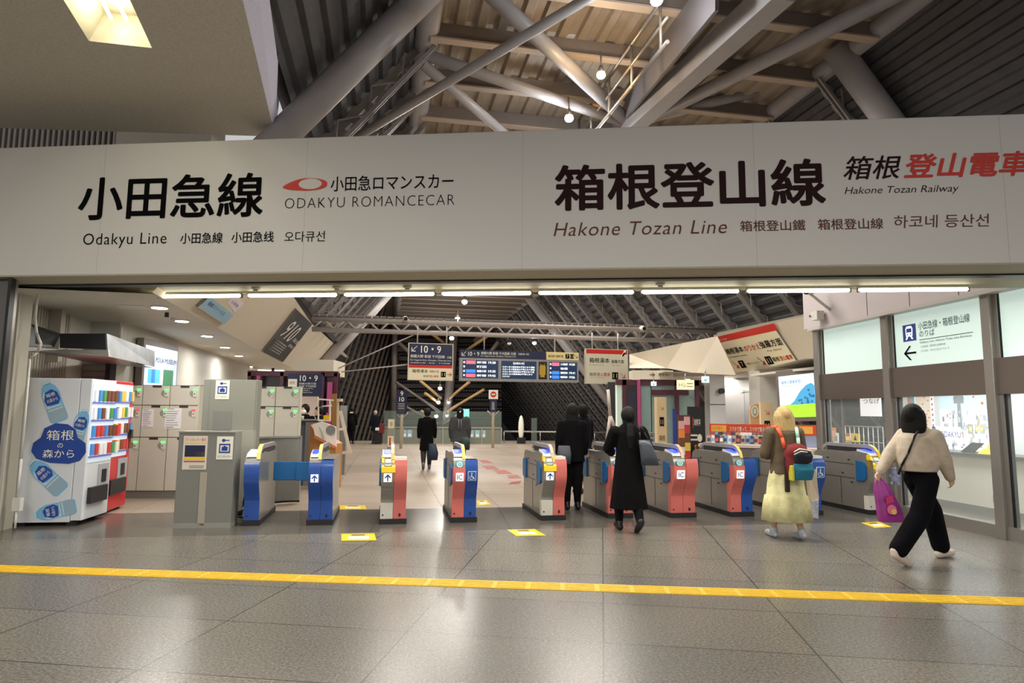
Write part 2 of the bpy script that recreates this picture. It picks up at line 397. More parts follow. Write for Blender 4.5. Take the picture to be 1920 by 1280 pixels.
# tubes: endpoints along x pixels
xs = [290, 460, 640, 822, 1003, 1195, 1392, 1600, 1822]
offb = 1.22
def soffit_a(px_):
    # sign-plane coordinate a of the tube line at this pixel column
    o = S.w(0, 0, -offb); q = PL(o, S.s); return q.px(px_, 537)[0]
for i in range(8):
    a0 = soffit_a(xs[i]); a1 = soffit_a(xs[i+1]); zz = zs-.03
    t2 = thing('fluorescent_light', ['first', 'second', 'third', 'fourth', 'fifth', 'sixth', 'seventh', 'eighth'][i]+' tube from the vending machine end of the fluorescent row', 'light', Vector((*S.w((a0+a1)/2, 0, -offb).xy, zz)), group='fluorescent row under the soffit')
    p = S.w(a0+.05, 0, -offb); q = S.w(a1-.05, 0, -offb); p.z = q.z = zz
    mb = MB(); mb.cyl(p, q, .021, TUBE, n=10); mb.build('tube', t2)
    mb = MB(); mb.bar(p+Z*.035, q+Z*.035, .06, .03, WHITE)
    for e in (p, q): mb.bar(e-(q-p).normalized()*.01, e+(q-p).normalized()*.02, .03, .05, mat('lamp_socket', (120, 125, 100), .5))
    mb.build('fitting', t2)
    ld = bpy.data.lights.new('tube_light', 'AREA'); ld.shape = 'RECTANGLE'; ld.size = (q-p).length; ld.size_y = .06; ld.energy = 16; ld.color = (1, .96, .86)
    lo = bpy.data.objects.new('tube_light', ld); C.objects.link(lo)
    X = (q-p).normalized(); M = Matrix((X, Z.cross(X), Z)).transposed().to_4x4(); M.translation = (p+q)/2-Z*.03; lo.matrix_world = M
for i, x in enumerate((480, 632, 764, 1238)):
    o = PL(S.w(0, 0, -.95), S.s); a = o.px(x, 533)[0]; p = o.w(a, 0); p.z = zs+.02
    mb = MB(); mb.cyl(p, p-Z*.025, .055, WHITE); mb.cyl(p-Z*.025, p-Z*.04, .03, mat('sensor_grey', (150, 148, 135), .5))
    tag(mb.build('ceiling_sensor'), ['pale round sensor nearest the locker end of the soffit', 'round sensor on the soffit above the angled bulkhead sign', 'domed sensor on the soffit above platform ten sign', 'lone sensor on the soffit near its brown lettered end'][i], 'sensor', 'round sensors on the soffit')
# ---- near concourse ceiling (upper left) with recessed trough
zc = 5.15
NC = PL((0, 0, zc), (1, 0, 0), (0, 1, 0))
def nz(x, y): q = ONZ(x, y, zc); return (q.x, q.y)
e1 = nz(516, 256); e0 = nz(455, 0); far_l = nz(0, 240)
dv = Vector((e0[0]-e1[0], e0[1]-e1[1], 0)).normalized()
ra = nz(167, 77); rb = nz(285, 90); rc_ = nz(118, 0); rd = nz(245, 0)
# trough rectangle: near-far along (rc_->ra), width ra->rb
tl = Vector((*ra, zc)); tr = Vector((*rb, zc)); td = ((tl-Vector((*rc_, zc))).normalized()+(tr-Vector((*rd, zc))).normalized()).normalized()
bl = tl-td*2.6; br = tr-td*2.6
E1 = Vector((*e1, zc)); E0 = E1+dv*9.5; W1 = Vector((*far_l, zc)); W1 = E1+(W1-E1)*2.5; W0 = Vector((-14, -4, zc))
mb = MB()
mb.poly([W0, bl, tl, W1], PLAST); mb.poly([W1, tl, tr, E1], PLAST); mb.poly([E1, tr, br, E0], PLAST); mb.poly([E0, br, bl, W0], PLAST)
mb.build('x')
bpy.data.objects['x'].name = 'ceiling'; o = bpy.data.objects['ceiling']; struct(o, 'speckled beige ceiling over the near concourse with a recessed light trough')
# fascia of that ceiling
LILAC_LIT = mat('fascia_plaster_cool_lit', (222, 222, 244), .8, noise=.08, nscale=60, bump=.15)  # cool light on the fascia put into its base colour as lilac
mb = MB(); perp = Vector((dv.y, -dv.x, 0)); perp = perp if perp.x > 0 else -perp
T1 = ONZ(521, 116, 5.5); T0 = ONZ(505, -4, 5.5); T0 = T1+(T0-T1)*4; mb.poly([E1, E0, T0, T1], LILAC_LIT); mb.poly([E1, T1, T1+Z*.5, E1+Z*.9], LILAC_LIT); mb.poly([E1, E1+Z*.9+perp*.05, E1+Z*.9-perp*8, E1-perp*8], LILAC_LIT)
struct(mb.build('trim_2'), 'pale speckled edge fascia of the near concourse ceiling')
t = thing('trough_light', 'open twin tube light recessed in the beige concourse ceiling', 'light', tl)
TRW = mat('trough_cream', (205, 198, 176), .6)
mb = MB(); hh = .32; ins = (tr-tl).normalized()*.12
TLi, TRi = tl+ins+Z*hh, tr-ins+Z*hh; BLi, BRi = bl+ins+Z*hh, br-ins+Z*hh
mb.poly([tl, TLi, BLi, bl], TRW); mb.poly([tr, br, BRi, TRi], TRW); mb.poly([tl, tr, TRi, TLi], TRW); mb.poly([bl, BLi, BRi, br], TRW); mb.poly([TLi, TRi, BRi, BLi], TRW)
mb.build('housing', t)
for k in (.38, .62):
    mb = MB(); p = tl.lerp(tr, k)+Z*.2-td*.12; q = bl.lerp(br, k)+Z*.2+td*.1; mb.cyl(p, q, .016, TUBE); mb.build('tube', t)
ld = bpy.data.lights.new('trough_lamp', 'AREA'); ld.shape = 'RECTANGLE'; ld.size = 2.3; ld.size_y = .12; ld.energy = 9; ld.color = (1, .95, .84)
lo = bpy.data.objects.new('trough_lamp', ld); C.objects.link(lo); M = Matrix((td, Z.cross(td), Z)).transposed().to_4x4(); M.translation = (tl+br)/2+Z*.29; lo.matrix_world = M
# further ceiling lights of the near concourse, behind the viewer
for (x, y) in ((-4.5, 1.0), (-3, -1.5), (1.5, .5), (5.5, -1), (0, -4)):
    ld = bpy.data.lights.new('concourse_lamp', 'AREA'); ld.shape = 'RECTANGLE'; ld.size = 2.4; ld.size_y = .4; ld.energy = {-4.5: 130, -3: 170}.get(x, 75); ld.color = (1, .95, .87)
    lo = bpy.data.objects.new('concourse_lamp', ld); C.objects.link(lo); lo.location = (x, y, 5.1)
# things between ceiling and beam, left
yb = E1.y+.1
WB = PL((0, yb+.35, 4.2), (1, 0, 0))
mb = MB(); mb.slab(WB, -14, -.5, WB.px(519, 250)[0], 1.3, -1.3, -1.2, mat('shaft_beige', (120, 114, 102), .8)); struct(mb.build('wall_shaft'), 'dim beige wall in the shaft behind the louver and duct')
mb = MB()
a0 = WB.px(-60, 270)[0]; a1 = WB.px(226, 240)[0]; k = a0
mb.slab(WB, a0, 0, a1, 1.6, -.12, -.06, BLACK)
while k < a1-.04: mb.slab(WB, k, 0, k+.035, 1.6, -.05, 0, mat('louver_beige', (150, 142, 130), .5)); k += .078
tag(mb.build('wall_louver'), 'dark beige vertical louver strip above the sign beam', 'louver')
mb = MB(); a1b = WB.px(404, 262)[0]; mb.slab(WB, a1+.02, 0, a1b, WB.px(390, 228)[1], -.3, .12, SOFF)
tag(mb.build('duct_box', bevel=.01), 'plain beige duct box between louver and fascia above the sign', 'duct')
mb = MB(); mb.slab(WB, a1b, 0, WB.px(517, 250)[0], 1.1, -.4, -.3, WHITE)
struct(mb.build('wall_upper'), 'pale wall piece behind the duct box')
mb = MB(); mb.slab(WB, WB.px(441, 250)[0], 0, WB.px(474, 250)[0], 1.1, -.28, -.02, LILAC_LIT)
tag(mb.build('wall_pier'), 'narrow lilac pier beside the duct box above the beam', 'pier')

# ---------------------------------------------------------------- HALL ROOF (truncated A frame along V)
TA = .81; UL, UR, ZD = -5.9, 13.9, 7.8
NA = math.sqrt(1+TA*TA)
def deck(name, lab, o, across, along, normal, width, length, m, per=.32, amp=.055, group=None):
    # o corner; ridges run along `along`; normal points to the viewer side
    mb = MB(); n = int(width/per)
    prof = []
    for i in range(n+1):
        x = i*per
        prof += [(x, 0), (x+per*.38, 0), (x+per*.5, amp), (x+per*.88, amp)]
    prof = [p for p in prof if p[0] <= width]
    for (x0, h0), (x1, h1) in zip(prof, prof[1:]):
        a = o+across*x0+normal*h0; b = o+across*x1+normal*h1
        mb.poly([a, b, b+along*length, a+along*length], m)
    return struct(mb.build(name), lab)
def Lp(z, v, off=0): return HF(UL+TA*z, v, z) + (U*1-Z*TA).normalized()*off*1.0
def Rp(z, v, off=0): return HF(UR-TA*z, v, z) + (-U*1-Z*TA).normalized()*off*1.0
nL = (U-Z*TA).normalized(); nR = (-U-Z*TA).normalized()
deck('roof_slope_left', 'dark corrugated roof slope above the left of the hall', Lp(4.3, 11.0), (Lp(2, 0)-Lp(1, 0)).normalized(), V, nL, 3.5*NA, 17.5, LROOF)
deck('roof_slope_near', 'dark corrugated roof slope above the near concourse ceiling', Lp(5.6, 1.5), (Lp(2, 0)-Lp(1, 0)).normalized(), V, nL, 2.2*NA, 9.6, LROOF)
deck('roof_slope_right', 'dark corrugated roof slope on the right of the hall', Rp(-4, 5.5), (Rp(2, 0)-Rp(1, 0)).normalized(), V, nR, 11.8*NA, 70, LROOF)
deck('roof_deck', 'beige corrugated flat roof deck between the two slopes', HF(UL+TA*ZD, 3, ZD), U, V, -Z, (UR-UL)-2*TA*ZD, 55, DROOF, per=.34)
mb = MB()  # backing planes added behind the decks to seal gaps and light leaks
for fn_, nn_, za, va, vb in ((Lp, nL, 4.3, 11, 28.5), (Rp, nR, -4, 1, 75), (Lp, nL, 5.5, -3, 11.2)):
    mb.poly([fn_(za, va)-nn_*.06, fn_(za, vb)-nn_*.06, fn_(8.2, vb)-nn_*.06, fn_(8.2, va)-nn_*.06], LROOF)
mb.poly([HF(-.2, -3, ZD+.08), HF(8.3, -3, ZD+.08), HF(8.3, 60, ZD+.08), HF(-.2, 60, ZD+.08)], DROOF)
struct(mb.build('roof_backing'), 'plain backing added above the roof decks against gaps and light leaks')
# closing upper void behind the bulkhead on the far left
def beam(name, p, q, r, m=RTUBE, lab=None, group=None, flange=None):
    mb = MB(); mb.cyl(p, q, r, m, n=16)
    if flange:
        d = (Vector(q)-Vector(p))
        for f_ in flange: c = Vector(p)+d*f_; mb.cyl(c-d.normalized()*.03, c+d.normalized()*.03, r*1.12, m, n=16)
    return struct(mb.build(name), lab or 'pale painted round steel roof tube', group)
# rafters on L and R slopes: double angle plus scalloped closure plate
def rafter(fn, nrm, v, z0, z1, lab, gr):
    mb = MB(); d = (fn(2, v)-fn(1, v)).normalized()
    for dv_ in (-.045, .045):
        mb.bar(fn(z0, v+dv_)+nrm*.36, fn(z1, v+dv_)+nrm*.36, .035, .06, RJOIST, nrm)
    L_ = (fn(z1, v)-fn(z0, v)).length; k = 0; p0 = fn(z0, v)
    while k < L_-.8:
        mb.bar(p0+d*k+nrm*.08, p0+d*(k+.4)+nrm*.35, .02, .02, RJOIST, nrm); mb.bar(p0+d*(k+.4)+nrm*.35, p0+d*(k+.8)+nrm*.08, .02, .02, RJOIST, nrm)
        k += .8
    mb.bar(fn(z0, v+.22)+nrm*.1, fn(z1, v+.22)+nrm*.1, .02, .16, RJOIST, nrm)
    k = 0
    while k < L_-.32: mb.bar(p0+V*.22+d*(k+.02)+nrm*.2, p0+V*.22+d*(k+.18)+nrm*.2, .02, .1, RJOIST, nrm); k += .32
    return struct(mb.build('roof_rafter'), lab, gr)
v = 10.0
while v < 28: rafter(Lp, nL, v, 5.5 if v < 11 else 4.5, 7.7, 'thin lattice rafter under the left roof slope', 'left roof rafters'); v += 1.45
v = 9.6; 
while v < 62: rafter(Rp, nR, v, -3.8, 7.7, 'thin lattice rafter under the right roof slope', 'right roof rafters'); v += 1.6
beam('roof_tube', Lp(5.0, 8.4, .28), Lp(7.8, 8.4, .28), .2, lab='thick sloping tube under the left slope nearest the sign beam')
beam('roof_tube', Lp(1.6, 28.3, .3), Lp(7.8, 28.3, .3), .26, lab='thick sloping tube closing the far end of the left slope')
beam('roof_tube', Rp(0, 9.0, .3), Rp(7.9, 9.0, .3), .22, lab='thick sloping tube under the right slope nearest the sign beam', flange=(.3, .75))
beam('roof_tube', Rp(-1, 33, .3), Rp(7.9, 33, .3), .26, lab='thick sloping tube far down the right slope')
beam('roof_tube', HF(UL+TA*ZD+.05, 6, ZD-.15), HF(UL+TA*ZD+.05, 58, ZD-.15), .2, lab='long tube along the left edge of the flat deck')
beam('roof_tube', HF(UR-TA*ZD-.05, 3, ZD-.15), HF(UR-TA*ZD-.05, 58, ZD-.15), .17, lab='long tube along the right edge of the flat deck')
v = 6.9
while v < 57:
    mb = MB(); x0 = UL+TA*ZD+.1; x1 = UR-TA*ZD-.1
    mb.box(HF((x0+x1)/2, v, ZD-.2), x1-x0, .03, .28, RBEAM, U, V); mb.box(HF((x0+x1)/2, v, ZD-.35), x1-x0, .16, .03, mat('purlin_flange', (178, 160, 142), .5), U, V)
    k = x0
    struct(mb.build('roof_beam'), 'beige cross beam under the flat roof deck', 'cross beams of the flat deck'); v += 1.42
# braces (end points read from the photograph and given their own distance)
def br_(p, yp, q, yq, r, lab, m=RTUBE): return beam('roof_brace', P(*p, yp), P(*q, yq), r, m, lab)
br_((905, -25), 8.2, (1177, 228), 12.0, .12, 'round brace falling from the centre of the deck to the node above the sign')
br_((1120, -14), 7.6, (660, 262), 10.5, .07, 'long thin brace rising to the right in front of the deck')
br_((799, 103), 10.0, (1172, 230), 12.0, .1, 'round brace from the left deck edge down to the node')
br_((790, 118), 10.0, (960, 262), 12.2, .09, 'short round brace below the left deck edge')
br_((1700, -20), 8.2, (1222, 220), 12.0, .12, 'bright round brace running from the node to the right slope')
br_((1432, 168), 12.0, (1214, 222), 12.2, .1, 'short round brace beside the node under the deck')
mb = MB(); a = P(1470, -25, 7.4); b = P(1178, 240, 12.0); mb.bar(a, b, .3, .34, RTUBE)
struct(mb.build('roof_girder'), 'wide boxed girder rising from the node toward the viewer')
mb = MB(); a = P(1345, -25, 7.7); b = P(1150, 225, 12.6); mb.bar(a, b, .05, .62, mat('girder_web', (108, 104, 106), .5)); 
struct(mb.build('roof_girder'), 'dark plate web beside the boxed girder')
# catwalk rails and lamps
t = thing('catwalk', 'small maintenance catwalk railing with lamps under the roof deck', 'catwalk', P(1180, 110, 10.5))
GALV = mat('galvanised_rail', (150, 140, 128), .4, .5)
mb = MB(); a = P(1250, -12, 8.2); b = P(1085, 225, 13.0)
mb.cyl(a, b, .025, GALV); mb.cyl(a-Z*.35, b-Z*.35, .02, GALV); mb.cyl(a-Z*.7, b-Z*.7, .03, GALV)
for k in (0.05, .3, .55, .8, 1): mb.cyl(a.lerp(b, k), a.lerp(b, k)-Z*.75, .022, GALV)
mb.build('railing', t)
mb = MB(); a = P(1060, 168, 12.0); b = P(1160, 210, 12.0); mb.bar(a, b, .25, .04, mat('warm_walkway', (190, 130, 60), .5)); mb.cyl(a+Z*.25, b+Z*.25, .018, GALV); mb.cyl(a, a+Z*.25, .015, GALV); mb.cyl(b, b+Z*.25, .015, GALV); mb.build('walkway', t)
def spot(px_, py_, Y, m, r, lab, col, e=120):
    p = P(px_, py_, Y); t = thing('roof_lamp', lab, 'lamp', p, group='lamps in the roof structure')
    mb = MB(); mb.ell(p, r, r, r*.8, m); mb.build('bulb', t)
    mb = MB(); mb.cyl(p+Z*r*.6, p+Z*r*2.2, r*.9, GALV, r2=r*.4); mb.cyl(p+Z*r*2, p+Z*(r*2+.25), .015, GALV); mb.build('housing', t)
    if e:
        ld = bpy.data.lights.new('roof_lamp_light', 'POINT'); ld.energy = e; ld.color = col; ld.shadow_soft_size = .12
        lo = bpy.data.objects.new('roof_lamp_light', ld); C.objects.link(lo); lo.location = p-Z*(r+.12)
spot(1127, 141, 9.6, LAMPW, .07, 'warm glowing lamp on the catwalk rail under the deck', (1, .72, .4), 30)
spot(1067, 222, 11.2, LAMPC, .08, 'white glowing lamp just above the sign beam', (.9, .95, 1), 40)
spot(1231, 1, 7.8, LAMPC, .08, 'white lamp at the top edge of the catwalk', (.95, .97, 1), 40)
for i, (x, y, Y, lab) in enumerate([(871, 566, 30, 'white lamp below the soffit at the top of the warm beams'), (858, 598, 32, 'white lamp touching the truss top chord'), (847, 634, 36, 'white lamp under the truss beside the platform sign'), (825, 728, 42, 'white lamp left of the far column below platform sign'), (822, 754, 43, 'white lamp on the far column above second chevron'), (818, 780, 44, 'lowest white lamp left of the far column'), (841, 754, 44, 'small white lamp right of the far column, upper'), (838, 779, 44, 'small white lamp right of the far column, lower')]):
    spot(x, y, Y, LAMPC, .13 if i < 6 else .08, lab, (1, .95, .85), 120 if i in (0, 2) else 0)
# far end structure
GE = lambda x, y: P(x, y, 47)
mb = MB(); q = [P(742, 535, 47), P(742, 842, 47), P(942, 842, 49), P(942, 535, 49)]
mb.poly([q[0], q[3], q[2], q[1]], mat('far_gable_dark', (30, 27, 26), .8))
y = 604
pv = mat('far_purlin', (78, 70, 64), .6)
while y < 830:
    mb.bar(P(744, y, 46.7), P(940, y+1, 48.7), .12, .3, pv)
    for k in range(40):
        x = 746+k*4.9; mb.bar(P(x, y+8.6, 46.6), P(x+2.6, y+8.6, 46.6), .05, .12, pv)
    y += 17
struct(mb.build('wall_gable'), 'dark far gable end with horizontal purlins between the roof slopes')
mb = MB(); 
q = [P(742, 500, 47), P(742, 850, 47), P(540, 850, 31), P(540, 500, 31)]
mb.poly(q, mat('far_side_dark', (34, 31, 29), .8))
nrm = (q[1]-q[0]).cross(q[2]-q[1]).normalized()
PQ = PL(q[2], (q[1]-q[2]))
if PQ.n.y > 0: pass
A1 = PQ.px(742, 700)[0]
for k in range(-14, 26):
    x0 = k*.78; 
    p = PQ.w(x0, 0, .2); e = PQ.w(x0+13*.62, 13, .2)
    # clip to the plane's width
    def clip(aa): return max(0, min(A1, aa))
    aa0, aa1 = clip(x0), clip(x0+13*.62)
    if aa1-aa0 < .05: continue
    h0 = (aa0-x0)/.62; h1 = (aa1-x0)/.62
    mb.bar(PQ.w(aa0, h0, .2), PQ.w(aa1, h1, .2), .09, .12, mat('far_rafter', (92, 82, 72), .6), PQ.n)
for k in range(30): mb.bar(PQ.w(0, k*.42, .05), PQ.w(A1, k*.42, .05), .04, .07, mat('far_purlin_thin', (58, 52, 47), .6), PQ.n)
struct(mb.build('wall_far_left'), 'dark slatted far wall with slanting rafters left of the gable')
beam('roof_column', P(742, 530, 44), P(736, 842, 44), .2, RBEAM, 'tall thin post at the corner of the far gable')
beam('roof_column', P(856, 560, 44.5), P(834, 842, 44.5), .32, RBEAM, 'thick leaning column in the middle of the far gable')
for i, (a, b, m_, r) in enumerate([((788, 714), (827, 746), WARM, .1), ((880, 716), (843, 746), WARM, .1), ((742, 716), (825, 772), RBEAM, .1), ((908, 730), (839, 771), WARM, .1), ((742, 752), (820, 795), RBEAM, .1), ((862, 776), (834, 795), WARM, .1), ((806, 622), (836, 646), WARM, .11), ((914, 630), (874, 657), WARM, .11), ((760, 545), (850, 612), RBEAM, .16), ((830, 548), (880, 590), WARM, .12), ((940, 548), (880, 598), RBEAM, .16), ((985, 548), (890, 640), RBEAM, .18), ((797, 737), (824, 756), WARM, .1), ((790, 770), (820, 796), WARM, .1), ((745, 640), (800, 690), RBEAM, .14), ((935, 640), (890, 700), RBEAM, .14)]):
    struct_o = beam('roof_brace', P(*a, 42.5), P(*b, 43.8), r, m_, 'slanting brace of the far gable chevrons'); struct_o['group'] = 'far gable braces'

for (u_, v_, e) in ((0.5, 14, 330), (5, 12, 330), (0, 20, 380), (6, 19, 380), (2.5, 27, 450), (7, 28, 300), (3, 38, 400)):  # fill lights added under the deck to brighten the hall, no fittings
    ld = bpy.data.lights.new('hall_fill_light', 'AREA'); ld.shape = 'SQUARE'; ld.size = 2.2; ld.energy = e*.62; ld.color = (1, .93, .84)
    lo = bpy.data.objects.new('hall_fill_light', ld); C.objects.link(lo); lo.location = HF(u_ if u_ < 6.5 else 6, v_, 6.9)
# ================================================================ BULKHEADS, CORRIDORS, GLASS OFFICE
# ---- left corridor ceiling and inclined bulkhead
zl = 2.98
A0 = ONZ(300, 556, zl); A1_ = ONZ(562, 698, zl)
bd = (A1_-A0).normalized()                       # run of the ceiling edge
A00 = A0-bd*.2
LC = PL(A0, bd.cross(Z)*1, bd)                   # not used for drawing text
Wl = bd.cross(Z); Wl = Wl if Wl.x < 0 else -Wl
mb = MB(); mb.poly([A00, A00+Wl*9, A1_+bd*12+Wl*9, A1_+bd*12], CEIL)
struct(mb.build('ceiling_corridor'), 'pale flat ceiling of the locker corridor with downlights')
PHI = R(52)
upv = (-Wl*math.cos(PHI)+Z*math.sin(PHI))
BL = PL(A0, bd, upv)
if BL.n.x < 0: BL = PL(A1_, -bd, upv)
wtop = BL.px(540, 550); 
far = BL.px(655, 672); t0_ = BL.px(543, 552)
c_far_b = BL.px(566, 699); c_far_t = BL.px(656, 671)
a_near = BL.px(300, 556)[0] - .3*(1 if c_far_b[0] > BL.px(300, 556)[0] else -1)
# panel quad: lower edge and upper edge straight lines
sgn = 1 if c_far_b[0] > a_near else -1
tw = BL.px(584, 606)
mb = MB(); mb.flat(BL, [(a_near, 0), (c_far_b[0], 0), (c_far_t[0], c_far_t[1]), (tw[0], tw[1]), (a_near, tw[1]+(tw[1]-c_far_t[1])*0)], PLASTW, 0)
mb.flat(BL, [(a_near, -.0), (c_far_b[0], 0), (c_far_t[0], c_far_t[1]), (tw[0], tw[1]), (a_near, tw[1])][::-1], PLASTW, -.15)
struct(mb.build('wall_bulkhead_left'), 'speckled white leaning bulkhead above the locker corridor')
def px_quad_sign(name, lab, pl, corners, m, drawfn=None, thick=.05, group=None):
    pts = [pl.px(*c) for c in corners]      # lb, rb, rt, lt
    ctr = pl.w(sum(p[0] for p in pts)/4, sum(p[1] for p in pts)/4)
    t = thing(name, lab, 'sign', ctr, group=group)
    mb = MB(); mb.prism([pl.w(a, b, thick) for a, b in pts], -pl.n*thick, m, mat('sign_edge', (120, 118, 112), .5)); mb.build('panel', t)
    o = pts[0]; q = PL(pl.w(*pts[0], thick), pl.w(*pts[1])-pl.w(*pts[0]), pl.w(*pts[3])-pl.w(*pts[0]))
    W = (pl.w(*pts[1])-pl.w(*pts[0])).length; Hh = (pl.w(*pts[3])-pl.w(*pts[0])).dot(q.t)
    if drawfn: drawfn(t, q, W, Hh)
    return t
def mirror_ok(q):  # letters must face the viewer
    return q.n.dot(EYEP-q.o) > 0
DK = mat('dark_poster', (62, 62, 64), .35)
CHALK = mat('poster_white_ink', (235, 235, 235), .5)
def d910(t, q, W, Hh):
    mb = MB(); letter(mb, '910', q, W*.06, Hh*.42, Hh*.42, CHALK, w=W*.5, shear=.35); letter(mb, '箱根小田急', q, W*.62, Hh*.5, Hh*.1, CHALK, w=W*.3)
    for k in range(5): letter(mb, '小田急箱根', q, W*.1, Hh*(.1+k*.055), Hh*.03, CHALK, w=W*.5)
    letter(mb, 'ODAKYU', q, W*.62, Hh*.36, Hh*.07, CHALK, w=W*.26)
    mb.build('print', t)
px_quad_sign('banner_sign', 'charcoal banner with large white 910 script on the left bulkhead', BL, [(490, 657), (528, 677), (583, 606), (553, 577)], DK, d910)
def dblue(t, q, W, Hh):
    mb = MB(); sky = mat('poster_pale_blue', (150, 190, 215), .5); pk = mat('poster_pink', (230, 170, 180), .5); pp = mat('poster_cream_tag', (225, 215, 225), .5)
    mb.rect(q, W*.02, Hh*.02, W*.98, Hh*.42, sky, .002); mb.flat(q, [(W*.5, Hh*.6), (W*.95, Hh*.5), (W*.98, Hh*.9), (W*.55, Hh*.92)], pp)
    mb.disc(q, W*.22, Hh*.75, W*.12, Hh*.1, pk); mb.disc(q, W*.15, Hh*.6, W*.07, Hh*.08, CHALK)
    letter(mb, '箱根フリーパス', q, W*.12, Hh*.2, Hh*.13, SIGNBLUE, w=W*.6, o=.005); letter(mb, '小田急', q, W*.6, Hh*.66, Hh*.1, SIGNBLUE, w=W*.28, o=.006); mb.build('print', t)
px_quad_sign('poster_sign', 'pale blue and pink poster leaning on the left bulkhead near the tubes', BL, [(366, 572), (417, 606), (461, 553), (420, 525)], mat('poster_cream', (215, 205, 180), .5), dblue)
px_quad_sign('banner_sign', 'small dark banner at the far tip of the left bulkhead', BL, [(622, 678), (638, 686), (650, 671), (636, 661)], DK, None)
# downlights of the corridor
ZCL = zl
def downlight(px_, py_, r, lab, z=ZCL, rect=False, e=14, ceil_dir=None):
    p = ONZ(px_, py_, z-.02); t = thing('downlight', lab, 'light', p, group='ceiling lights of the halls')
    mb = MB()
    if rect: mb.box(p, r*3, r, .02, LAMP, U, V)
    else: mb.cyl(p+Z*.01, p-Z*.01, r, LAMP, n=20)
    mb.build('lens', t); mb = MB()
    if rect: mb.box(p+Z*.008, r*3+.06, r+.06, .02, WHITE, U, V)
    else: mb.cyl(p+Z*.02, p-Z*.004, r*1.2, WHITE, n=20)
    mb.build('trim', t)
    if e:
        ld = bpy.data.lights.new('downlight_light', 'AREA'); ld.shape = 'DISK'; ld.size = r*2; ld.energy = e; ld.color = (1, .97, .92)
        lo = bpy.data.objects.new('downlight_light', ld); C.objects.link(lo); lo.location = p-Z*.04
for i, (x, y, w_, e) in enumerate([(299, 577, 0, 11), (341, 602, 0, 12), (388, 630, 0, 14), (422, 651, 0, 18), (448, 667, 0, 18)]):
    downlight(x, y, .1, ['nearest', 'second', 'third', 'fourth', 'fifth'][i]+' round downlight along the locker corridor ceiling', e=e)
for i, (x, y, e) in enumerate([(445, 686.5, 26), (508, 694, 26)]): downlight(x, y, .3, 'rectangular ceiling light at the far corridor, '+['before', 'beside']['i' == 'x' or i]+' the camera dome', rect=True, e=e)
# access hatch and small ceiling bits
t = thing('ceiling_hatch', 'flush ceiling hatch beside the nearest corridor downlight', 'hatch', ONZ(245, 577, zl))
mb = MB(); q = [ONZ(*p, zl-.006) for p in ((215, 572), (270, 573), (284, 580), (232, 580))]; mb.prism(q, Z*.004, WHITE); mb.build('panel', t)
mb = MB(); mb.cyl(ONZ(313, 586, zl), ONZ(313, 586, zl)-Z*.07, .03, BLACK); mb.cyl(ONZ(325, 596, zl), ONZ(325, 596, zl)-Z*.07, .03, WHITE)
tag(mb.build('ceiling_speaker'), 'tiny black and white ceiling fittings between two downlights', 'fitting')
# dome camera dark at 512,688
mb = MB(); p = ONZ(512, 690, zl); mb.cyl(p, p-Z*.12, .05, BLACK); mb.ell(p-Z*.2, .11, .11, .14, BLACK)
tag(mb.build('security_camera'), 'black dome camera under the far corridor ceiling', 'camera')
# far beige wall above left info booth
def quadY(corners, Y, m): mb = MB(); mb.poly([P(x, y, yy if isinstance(Y, (list, tuple)) else Y) for (x, y), yy in zip(corners, Y if isinstance(Y, (list, tuple)) else [Y]*4)], m); return mb
CREAMW = mat('cream_wall', (222, 214, 196), .7)
mb = MB(); a = P(560, 700, 17.5); b = P(633, 700, 17.5); mb.box((a+b)/2+Z*.17+V*.6, (b-a).length, 1.2, .42, CREAMW)
tag(mb.build('booth_fascia'), 'cream boxed fascia over the left information booth', 'fascia')
# ---- left wall assembly beside vending machines
RIB = mat('ribbed_wall_beige', (176, 170, 156), .5)
DOORST = mat('shutter_rail_steel', (112, 110, 108), .3, .8)
t = thing('door_frame', 'dark steel sliding door frame at the edge of the opening', 'door frame', P(8, 985, 7.3))
mb = MB(); a = P(-40, 520, 7.3); mb.prism([P(-60, 525, 7.4), P(-60, 760, 7.4)*1, P(2, 740, 7.4), P(23, 527, 7.4)], V*.1, DOORST, DOORST); mb.build('transom_panel', t)
mb = MB(); mb.bar(P(24, 520, 7.35), P(-22, 985, 7.35), .03, .1, BLACK, V); mb.build('seal', t)
mb = MB(); mb.bar(P(29, 522, 7.42), P(-16, 985, 7.42), .03, .1, STEELH, V); mb.build('rail', t)
t = thing('wall_left', 'beige ribbed side wall at the edge of the vending corner', 'wall', P(50, 985, 8.3)); t['kind'] = 'structure'
mb = MB(); gx = FL(34, 988).x-.03; lx = P(14, 990, 8.35).x
y8 = 8.12
mb.bb((lx-.6, y8, 0), (gx, y8+.25, 3.0), RIB)
k = lx-.6
while k < gx: mb.bb((k, y8-.02, 0), (k+.075, y8, 3.0), mat('ribbed_wall_light', (192, 186, 172), .5)); k += .1
mb.build('pilaster', t)
Wv = PL((gx, y8+.25, 0), V, Z)
if Wv.n.x < 0: Wv = PL(Wv.o, -V, Z)
WH = mat('corridor_wall_white', (205, 202, 192), .6)
mb = MB(); p0 = Vector((gx-.35, y8+.25, 0)); p1 = p0+V*20-U*0
mb.poly([p0, p1, p1+Z*3, p0+Z*3], WH)
k = 0
while k < 1.7: mb.box(p0+V*(k+.03)+Z*1.5+U*.012, .024, .045, 3, RIB, U, V); k += .075
mb.build('panel', t)
